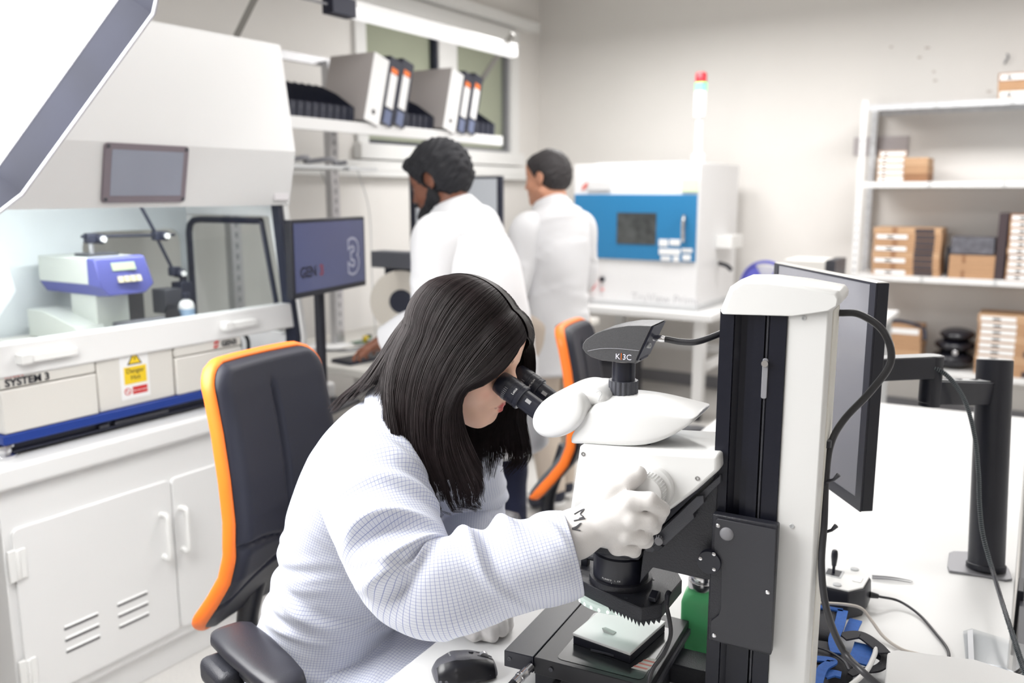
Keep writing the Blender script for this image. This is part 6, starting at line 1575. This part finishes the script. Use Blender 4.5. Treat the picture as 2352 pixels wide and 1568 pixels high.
# clutter on the far bench
pcb = thing('circuit_board', 'green circuit board with coloured parts among papers on the far bench', 'circuit board', (-3.10, 3.52, .753))
MB().bx(-3.18, -3.02, 3.45, 3.60, .757, .760).build('board', mat('pcb_green', srgb(70, 110, 84), .4), pcb)
for k in range(9):
    x, y = -3.16 + rng.random() * .12, 3.47 + rng.random() * .11
    MB().bx(x, x + .025, y, y + .02, .760, .772 + .02 * rng.random()).build('component', [REDINK, YEL, BLACK, LGREY, mat('green_part', srgb(60, 140, 80))][k % 5], pcb)
for k, (x, y, a, lb) in enumerate(((-3.22, 3.28, 12, 'white paper sheet left of the circuit board on the far bench'), (-2.90, 3.62, -14, 'white paper sheet right of the circuit board on the far bench'))):
    p_ = MB().bx(-.105, .105, -.148, .148, 0, .002).build('paper_sheet', PAPER, base=(0, 0, 0)); p_.location = (x, y, .753); p_.rotation_euler = (0, 0, R(a)); tag(p_, lb, 'paper')
for k in range(3):
    P = [(-3.25 + .05 * k, 3.10 + .06 * k, .758), (-3.15 + .04 * k, 3.2, .765), (-3.0, 3.25 + .08 * k, .758), (-2.98 + .05 * k, 3.38, .768), (-3.12, 3.42 + .04 * k, .758)]
    t = tag(MB().tube(P, .004, 6, 6).build('loose_cable', [GREY, LGREY, BLACK][k], base=P[2]), ['mid grey', 'pale grey', 'black'][k] + ' loose cable lying on the far bench below the number 3 monitor', 'cable')
for k, (x, y) in enumerate(((-3.30, 3.40), (-3.24, 3.62))):
    t = tag(MB().tube([(x, y, 1.68), (x + .05, y + .03, 1.45), (x + .10, y - .02, 1.1), (x + .08, y + .02, .76)], .003, 6, 6).build('hanging_cable', LGREY, base=(x, y, .76)), ['left', 'right'][k] + ' thin pale cable hanging down behind the far bench', 'cable')
uc = thing('pedestal_cabinet', 'white under-bench cabinet with a round black knob behind the men', 'cabinet', (-2.75, 4.05, 0))
MB().bx(-3.3, -2.50, 3.60, 4.60, .04, .70).build('body', WHITE, uc, bevel=.003); MB().bx(-2.50, -2.492, 3.62, 4.08, .06, .68).build('door', WHITE, uc, bevel=.002)
MB().lathe([(.018, 0), (.022, .012), (.018, .022), (.0001, .024)], (-2.492, 3.70, .42), (1, 0, 0), 18).build('knob', BLACK, uc)

# ================================================================= X-RAY CABINET ON ITS TABLE
xr = thing('inspection_cabinet', 'white inspection cabinet with a blue door panel and signal tower on a wheeled table', 'machine', (-2.49, 6.0, .765))
YF = 5.6
MB().bx(-2.96, -2.02, YF, 6.42, .775, 1.752).build('body', mat('cabinet_white', (.80, .80, .81), .4), xr, bevel=.006)
MB().bx(-2.97, -2.01, YF - .01, 6.43, .765, .80).build('plinth', LGREY, xr, bevel=.004)
bp_ = MB().bx(-2.95, -2.032, YF - .014, YF - .001, 1.095, 1.542).build('blue_door', mat('steel_blue_paint', srgb(44, 122, 172), .4), xr, bevel=.003)
def xq(px, py): p = aty(px, py, YF - .015); return p[0], p[2]
def xbox(name, px0, px1, py0, py1, m, par, t=.004):
    (a, z1_), (b, z0_) = xq(px0, py0), xq(px1, py1); return MB().bx(a, b, YF - .014 - t, YF - .0139, z0_, z1_).build(name, m, par)
wn_ = xbox('window', 1418, 1506, 488, 562, mat('dark_window_reflex', (.075, .08, .08), .2, noise=.85, nscale=16), bp_)  # mottled colour stands in for reflections in the window
h = MB(); (a, z1_), (b, z0_) = xq(1568, 497), xq(1579, 552); h.tube([((a + b) / 2, YF - .014, z1_), ((a + b) / 2, YF - .05, z1_ - .01), ((a + b) / 2, YF - .05, z0_ + .01), ((a + b) / 2, YF - .014, z0_)], .012, 8, 4); h.build('door_handle', STEEL, bp_)
for (a, b, c, d) in ((1514, 1534, 549, 566), (1538, 1562, 549, 564), (1514, 1562, 570, 586), (1518, 1540, 588, 598), (1546, 1560, 588, 600), (1566, 1590, 570, 580), (1568, 1586, 584, 598)): xbox('sticker', a, b, c, d, PAPER, bp_)
xbox('brand_plate', 1350, 1402, 416, 436, mat('grey_plate', (.66, .66, .67)), xr, -.011)
q = MB(); (a, za), (b, zb_) = xq(1335, 418), xq(1350, 436)
for s_ in ((a, zb_, b, za), (a, zb_ + .02, b - .01, za), (a + .01, zb_, b, za - .02)): q.cyl((s_[0], YF - .002, s_[1]), (s_[2], YF - .002, s_[3]), .005, n=6)
q.build('red_emblem', mat('faded_red', srgb(235, 140, 130), .5), xr)
xbox('green_label', 1566, 1603, 411, 440, mat('pale_green_label', srgb(214, 232, 196), .6), xr, -.011)
MB().bx(xq(1592, 411)[0], xq(1602, 411)[0], YF - .006, YF - .003, xq(1592, 422)[1], xq(1592, 413)[1]).build('yellow_mark', YEL, xr)
p_ = xq(1448, 690); text('lettering', 'TruView Prime', .082, (p_[0], YF - .001, p_[1]), (1, 0, 0), (0, 0, 1), mat('pale_grey_print', (.55, .55, .57), .5), xr, .0005)
p_ = xq(1382, 641); MB().lathe([(.020, 0), (.020, .02), (.014, .026), (.0001, .028)], (p_[0], YF, p_[1]), (0, -1, 0), 18).build('black_button', BLACK, xr)
p_ = xq(1382, 665); MB().lathe([(.012, 0), (.012, .01), (.0001, .012)], (p_[0], YF, p_[1]), (0, -1, 0), 16).build('pink_button', mat('pink_button', srgb(230, 170, 170)), xr)
p_ = xq(1358, 655); MB().lathe([(.022, 0), (.022, .03), (.034, .035), (.034, .05), (.0001, .056)], (p_[0], YF, p_[1]), (0, -1, 0), 20).build('emergency_stop', REDINK, xr)
tw_ = MB().lathe([(.045, 1.752), (.045, 1.80), (.026, 1.82), (.024, 2.05)], (-2.075, 5.70, 0), n=20).build('tower_pole', WHITE2, xr)
MB().lathe([(.040, 2.05), (.040, 2.21), (.036, 2.215)], (-2.075, 5.70, 0), n=20).build('tower_base', WHITE2, xr)
MB().lathe([(.036, 2.215), (.036, 2.27)], (-2.075, 5.70, 0), n=20).build('green_lamp', mat('green_lamp', srgb(120, 240, 150), .3, emis=srgb(70, 245, 120), estr=1.6), xr)
MB().lathe([(.036, 2.272), (.036, 2.325), (.03, 2.335), (.0001, 2.337)], (-2.075, 5.70, 0), n=20).build('red_lamp', mat('red_lamp', srgb(200, 20, 40), .3), xr)
MB().bx(-2.019, -1.90, 5.95, 6.20, 1.17, 1.26).build('side_box', WHITE2, xr, bevel=.004)
MB().tube([(-2.0, 6.0, 1.06), (-1.93, 5.95, 1.05), (-1.9, 5.96, 1.02)], .016, 8, 4).build('side_connector', BLACK, xr)
MB().bx(-2.85, -2.15, 5.72, 6.3, 1.752, 1.766).build('top_hatch', LGREY, xr, bevel=.003)
tb = thing('table', 'white steel table on castors carrying the inspection cabinet', 'table', (-2.45, 5.95, 0))
MB().bx(-3.02, -1.86, 5.46, 6.50, .715, .762).build('table_top', WHITE, tb, bevel=.004)
for (x, y) in ((-2.95, 5.60), (-1.98, 5.60), (-2.95, 6.42), (-1.94, 6.42)):
    MB().bx(x - .035, x + .035, y - .035, y + .035, .09, .714).build('leg', WHITE, tb)
    c_ = MB(); c_.cyl((x - .018, y, .036), (x + .018, y, .036), .036, n=18); c_.build('castor', BLACK, tb); MB().bx(x - .024, x + .024, y - .02, y + .02, .05, .09).build('castor_fork', GREY, tb)
for (a, b, c, d) in ((-1.985, -1.955, 5.63, 6.39), (-2.965, -2.935, 5.63, 6.39)): MB().bx(a, b, c, d, .34, .40).build('side_rail', WHITE, tb)
MB().bx(-2.92, -2.01, 6.40, 6.44, .34, .40).build('back_rail', WHITE, tb)
pcx = thing('computer_tower', 'dark computer tower standing under the wheeled white table', 'computer', (-2.72, 5.9, 0))
MB().bx(-2.82, -2.62, 5.70, 6.12, .02, .46).build('case', mat('dark_case', (.05, .05, .06), .4), pcx, bevel=.006); MB().bx(-2.80, -2.64, 5.694, 5.70, .30, .42).build('drive_bay', BLACK, pcx)
# side table with blue reel and tray
st_ = thing('side_table', 'white side table against the back wall behind the microscope column', 'table', (-1.3, 5.3, 0))
MB().bx(-1.62, -.75, 4.95, 5.6, .83, .86).build('table_top', WHITE, st_, bevel=.003)
for (x, y) in ((-1.58, 5.0), (-.80, 5.0), (-1.58, 5.55), (-.80, 5.55)): MB().bx(x - .02, x + .02, y - .02, y + .02, 0, .829).build('leg', LGREY, st_)
rc = aty(1757, 664, 5.15); br = thing('component_reel', 'violet-blue plastic component reel with white windows standing on the side table', 'reel', (rc[0], 5.15, .861))
q = MB(); rr0 = .15; zc = .861 + rr0
q.lathe([(rr0 - .018, -.01), (rr0, -.01), (rr0, .01), (rr0 - .018, .01), (rr0 - .018, -.01)], (rc[0], 5.15, zc), (0, -1, 0), 40, False)
for k in range(3):
    a0 = R(90 + 58 + k * 120); aa = np.linspace(a0 - R(30), a0 + R(30), 8); ring = [(rc[0] + r_ * math.cos(a), zc + r_ * math.sin(a)) for r_, a in [(rr0 - .012, a) for a in aa] + [(.045, a) for a in aa[::-1]]]; q.prism(ring, 5.14, 5.16, 'y')
q.lathe([(.015, -.011), (.055, -.011), (.055, .011), (.015, .011), (.015, -.011)], (rc[0], 5.15, zc), (0, -1, 0), 30, False)
q.build('flange', mat('reel_violet', srgb(96, 98, 196), .4), br); MB().lathe([(.118, .012), (.118, .026)], (rc[0], 5.15, zc), (0, 1, 0), 36).build('tape', PAPER, br)
a = aty(1832, 592, 5.3); ty = thing('board_magazine', 'white tray with a dark slotted end standing behind the monitor', 'tray', (-1.0, 5.3, .861))
p0, p1 = aty(1815, 620, 5.30), aty(1922, 590, 5.30)
MB().bx(p0[0], p1[0] - .03, 5.15, 5.45, .861, 1.17).build('box', mat('off_white_tray', (.70, .68, .65), .5), ty, bevel=.004)
for k in range(5): MB().bx(p1[0] - .03 + k * .012, p1[0] - .03 + k * .012 + .007, 5.15, 5.45, .861, 1.175).build('slot_plate', DGREY, ty)

# ================================================================= RACK WITH CARTONS
rk = thing('storage_rack', 'white metal storage rack with perforated posts along the back wall', 'rack', (-.2, 6.4, 0))
RY0, RY1 = 6.20, 6.62
PERF = mat('perforated_steel', (.58, .59, .61), .45, .4, noise=.5, nscale=55)
SHZ = (.405, 1.015, 1.625, 2.12)
for (x, y, m_) in ((-1.115, RY0, WHITE), (-1.115, RY1 - .04, PERF), (.92, RY0, WHITE), (.92, RY1 - .04, PERF)):
    po_ = MB(); po_.bx(x - .035, x + .003, y, y + .004, 0, 2.15); po_.bx(x - .035, x - .031, y + .004, y + .04, 0, 2.15); po_ = po_.build('post', m_, rk)
    if y < 6.3 and x < 0:
        for k in range(40): MB().bx(x - .022, x - .012, y - .0012, y + .0002, .08 + k * .05, .10 + k * .05).build('hole', GREY, po_)
for z in SHZ:
    s_ = MB(); s_.bx(-1.11, .92, RY0 + .004, RY1, z - .006, z); s_.bx(-1.11, .92, RY0 + .002, RY0 + .006, z - .038, z - .006); s_.bx(-1.11, .92, RY1 - .004, RY1, z - .038, z); s_.build('shelf', GALV if z > 2 else WHITE, rk, bevel=.001)
    for k in range(4): MB().bx(-.72 + k * .42, -.70 + k * .42, RY0 - .0015, RY0 + .002, z - .036, z - .002).build('rail_joint', LGREY, rk)
protoc = {}


def carton(kind, loc, size, rz, label, group):
    """kinds share meshes of unit size scaled per carton"""
    t = thing('carton', label, 'carton', loc, rz, group, local=(0, 0, 0))
    w, d, h = size
    MB().bx(-w / 2, w / 2, -d / 2, d / 2, .0005, h - .0005).build('box', {'b': CARD, 'p': CARD2, 'd': CARD3, 'k': NAVYB, 'w': PAPER}[kind[0]], t, bevel=.0015)
    MB().bx(-w / 2 - .0006, w / 2 + .0006, -d / 2 - .0006, d / 2 + .0006, h * .52, h * .56).build('lid_seam', CARD3, t)
    if 'l' in kind: MB().bx(-w * .46, w * (.0 if 'h' in kind else .46), -d / 2 - .0012, -d / 2, h * .14, h * .84).build('white_label', PAPER, t)
    if 'l' in kind: MB().bx(-w * .30, -w * .20, -d / 2 - .0018, -d / 2 - .0012, h * .3, h * .6).build('print_mark', INK, t)
    if 'x' in kind: MB().bx(w * .12, w * .40, -d / 2 - .0012, -d / 2, h * .05, h * .95).build('dark_print', mat('dark_print', srgb(70, 60, 62), .7), t)
    if 't' in kind: MB().bx(-w * .22, -w * .14, -d / 2 - .001, -d / 2, 0.001, h).build('tape_strip', CARD3, t)
    return t


def stack(px0, px1, ytop, shelf, n, kinds, nm, grp, dep=.30, Y=RY0 + .02, wj=0.0, rz=0.0):
    zb_ = SHZ[shelf]; p0, p1 = aty(px0, ytop, Y), aty(px1, ytop, Y); zt_ = max(p0[2], zb_ + .02 * n); h = (zt_ - zb_) / n; w = p1[0] - p0[0]
    for k in range(n):
        dx, a = (rng.uniform(-1, 1) * wj, rz + rng.uniform(-1, 1) * wj * 1.5)
        pos = 'topmost' if k == n - 1 else 'lowest' if k == 0 else ORD[k] + ' from the bottom'
        carton(kinds[k % len(kinds)], ((p0[0] + p1[0]) / 2 + dx, Y + dep / 2 + abs(dx), zb_ + k * h), (w, dep, h), a, '%s carton %s in %s' % ({'b': 'brown', 'p': 'pale brown', 'd': 'dark brown', 'k': 'black', 'w': 'white'}[kinds[k % len(kinds)][0]], pos, nm), grp)
    return zt_


stack(2295, 2400, 168, 3, 3, ['bl', 'b', 'dl'], 'the stack atop the rack', 'cartons on top of the rack', .2, wj=.004)
stack(2010, 2072, 347, 2, 5, ['pl', 'bl', 'pl'], 'the small stack on the upper shelf', 'small labelled cartons on the upper shelf', .34, wj=.004, rz=R(8))
stack(2078, 2132, 362, 2, 3, ['d', 'b', 'p'], 'the low right stack on the upper shelf', 'low cartons on the upper shelf', .3, wj=.006)
stack(2008, 2165, 522, 1, 8, ['btxl' + 'h', 'btx', 'blxh', 'ptx'], 'the wide stack on the middle shelf', 'wide cartons on the middle shelf', .32, wj=.005)
stack(2030, 2085, 514, 1, 1, ['pl'], 'nothing', 'x', .1) if False else None
stack(2182, 2288, 585, 1, 3, ['bt', 'b', 'bt'], 'the short central stack on the middle shelf', 'short stack on the middle shelf', .3, wj=.004)
tag(MB().bx(*(lambda a, b: (a[0], b[0]))(aty(2185, 560, 6.24), aty(2284, 560, 6.24)), 6.24, 6.5, aty(2185, 582, 6.24)[2], aty(2185, 545, 6.24)[2]).build('printed_box', mat('black_white_print', srgb(96, 96, 104), .6, noise=.9, nscale=28), base=aty(2235, 582, 6.24)), 'black and white printed box on top of the short stack', 'box')
a, b = aty(2168, 590, 6.23), aty(2182, 560, 6.23)
tag(MB().bx(a[0], b[0] + .05, 6.40, 6.55, 1.0155, 1.20).build('black_case', NAVYB, base=(a[0], 6.45, 1.0155), bevel=.004), 'black case standing behind the gap between cartons on the middle shelf', 'case')
a, b = aty(2296, 490, 6.23), aty(2318, 490, 6.23)
tag(MB().bx(a[0], b[0], 6.23, 6.5, 1.0155, a[2]).build('tall_folder', mat('brown_black_board', srgb(64, 52, 56), .6), base=(a[0], 6.3, 1.0155), bevel=.003), 'tall dark brown folder standing on the middle shelf beside the labelled cartons', 'folder')
stack(2322, 2440, 492, 1, 10, ['dlh', 'blh', 'plh'], 'the tall right stack on the middle shelf', 'tall stack on the middle shelf', .3, wj=.003)
stack(1990, 2118, 745, 0, 5, ['bl', 'p', 'bl' + 'h', 'bt'], 'the lower-shelf stack behind the monitor', 'cartons behind the monitor', .3, wj=.006)
stack(2248, 2430, 722, 0, 9, ['bxl' + 'h', 'blh', 'plh'], 'the big stack on the lower shelf', 'big labelled stack on the lower shelf', .32, wj=.004)
bg = thing('bag', 'shiny black padded bags heaped on the lower rack shelf between cartons', 'bag', (-.62, 6.35, SHZ[0]))
a, b = aty(2130, 850, 6.22), aty(2240, 765, 6.22)
BAGM = mat('glossy_black_film', (.012, .012, .018), .22, bump=.6, bscale=14)
for k, (f0, f1, zz0, zz1) in enumerate(((0, 1, 0, .45), (.05, 1, .40, .75), (.15, .98, .70, 1.0))):
    x0_, x1_ = a[0] + (b[0] - a[0]) * f0, a[0] + (b[0] - a[0]) * f1; H_ = (b[2] - SHZ[0])
    MB().ell(((x0_ + x1_) / 2, 6.38, SHZ[0] + .004 + H_ * (zz0 + zz1) / 2), ((x1_ - x0_) / 2, .15, H_ * (zz1 - zz0) / 2 * 1.05), 24, 14).build('bag_fold', BAGM, bg)
p_ = aty(2193, 811, 6.215); MB().ell((p_[0], 6.225, p_[2]), (.016, .006, .016), 12, 8).build('round_stud', STEEL, bg)
tag(MB().tube([aty(2020, 742, 6.22) + vv((0, .02, 0)), aty(2060, 738, 6.22) + vv((0, .03, 0)), aty(2105, 748, 6.22) + vv((0, .02, 0)), aty(2122, 760, 6.22) + vv((0, .02, 0)), aty(2124, 780, 6.19)], .012, 8, 5).build('black_hose', NAVYB, base=aty(2060, 745, 6.22)), 'black hose lying on the cartons behind the monitor', 'hose')
pl0, pl1 = aty(1962, 316, 6.64), aty(2084, 354, 6.64)
tag(MB().bx(pl0[0], pl1[0], 6.635, 6.65, pl1[2], pl0[2]).build('wall_plate', mat('grey_plate_paint', srgb(186, 180, 182), .6), base=(pl0[0], 6.64, pl1[2])), 'blank grey plate fixed on the back wall behind the rack post', 'plate')
p_ = aty(2312, 135, 6.64); tag(MB().tube([p_ + vv((0, 0, .03)), p_ + vv((.01, -.01, .01)), p_ + vv((0, -.015, -.01)), p_ + vv((-.008, -.01, -.03))], .006, 6, 4).build('wall_hook', GREY, base=p_), 'small grey hook on the back wall above the rack', 'hook')
for k, (px_, py_) in enumerate(((2047, 108), (2112, 132), (2130, 110), (2145, 165), (2148, 185), (2272, 210))):
    p_ = aty(px_, py_, 6.6495); tag(MB().ell(p_, (.010 + .004 * (k % 3), .0015, .008), 8, 6).build('wall_scuff', mat('scuff_grey', srgb(196, 188, 182), .8), base=p_), 'faint grey scuff on the back wall above the rack, %s from the left' % ORD[k], 'mark', 'scuffs on the back wall')

# ================================================================= SOFTBOXES
def softbox(name, label, c, n, up, apoth, L, lip, stand=True):
    n = vv(n) / np.linalg.norm(n); up = vv(up) - n * (vv(up) @ n); up /= np.linalg.norm(up); r_ = np.cross(up, n); c = vv(c)
    t = thing(name, label, 'softbox', (c[0], c[1], 0)); rad = apoth / math.cos(math.pi / 8)
    P = [c + rad * (math.cos(a) * up + math.sin(a) * r_) for a in (np.arange(8) + .5) * math.pi / 4]
    MB().add([p - n * .002 for p in P] + [p + n * .002 for p in P], [tuple(range(8)), tuple(range(8, 16))] + [(i, (i + 1) % 8, 8 + (i + 1) % 8, 8 + i) for i in range(8)]).build('diffuser', emit('softbox_' + name, (1, 1, .99), L), t)
    FAB = mat('softbox_fabric', srgb(30, 32, 46), .7, noise=.4, nscale=7)
    for i in range(8):
        a, b = P[i], P[(i + 1) % 8]; o = lambda p, k: c + (p - c) * k
        MB().loft([[a, b, o(b, 1.01), o(a, 1.01)], [o(a, 1.02) + n * lip, o(b, 1.02) + n * lip, o(b, 1.035) + n * lip, o(a, 1.035) + n * lip]]).build('lip_panel', FAB, t)
        MB().tube([o(a, 1.028) + n * lip, o(b, 1.028) + n * lip], .006, 8).build('lip_piping', mat('pale_piping', (.42, .42, .45), .5), t)
        MB().tube([o(a, 1.006) + n * .004, o(b, 1.006) + n * .004], .005, 6).build('inner_seam', mat('pale_piping', (.6, .6, .62)), t)
        k0 = c - n * .34; MB().add([a, b, k0 + (b - c) * .12, k0 + (a - c) * .12], [(0, 1, 2, 3)]).build('side_panel', BLACK, t)
    MB().cyl(c - n * .30, c - n * .52, .06).build('flash_head', BLACK, t)
    if stand:
        e = c - n * .44; MB().cyl((e[0], e[1], .0), tuple(e), .016).build('stand_pole', BLACK, t)
        for k in range(3): a = R(120 * k + 15); MB().cyl((e[0], e[1], .35), (e[0] + .4 * math.cos(a), e[1] + .4 * math.sin(a), .015), .011).build('stand_leg', BLACK, t)
    return t


softbox('softbox', 'octagonal softbox glowing to the right of the frame, mirrored in the hood glass', (2.15, 3.42, 2.42), (-3.2, -2.2, -1.15), (0, 0, 1), .34, SOFT_KEY_W, .05)
cN = atd(-170, -120, 1.30); nN = vv((-.75, 1.25, 1.15)) - cN; nN /= np.linalg.norm(nN)
def onp(px, py): r = ray(px, py); return _C + r * (((cN - _C) @ nN) / (r @ nN))
eA, eB = onp(262, 0), onp(0, 366); ed = (eB - eA) / np.linalg.norm(eB - eA); pr = (cN - eA) - ed * ((cN - eA) @ ed); pr /= np.linalg.norm(pr)
mid = onp(125, 190); mid = eA + ed * ((mid - eA) @ ed); cN = mid + pr * .62
softbox('softbox', 'octagonal softbox close by at the upper left corner, dark fabric rim showing', cN, nN, -pr, .62, SOFT_NEAR_W, .075)
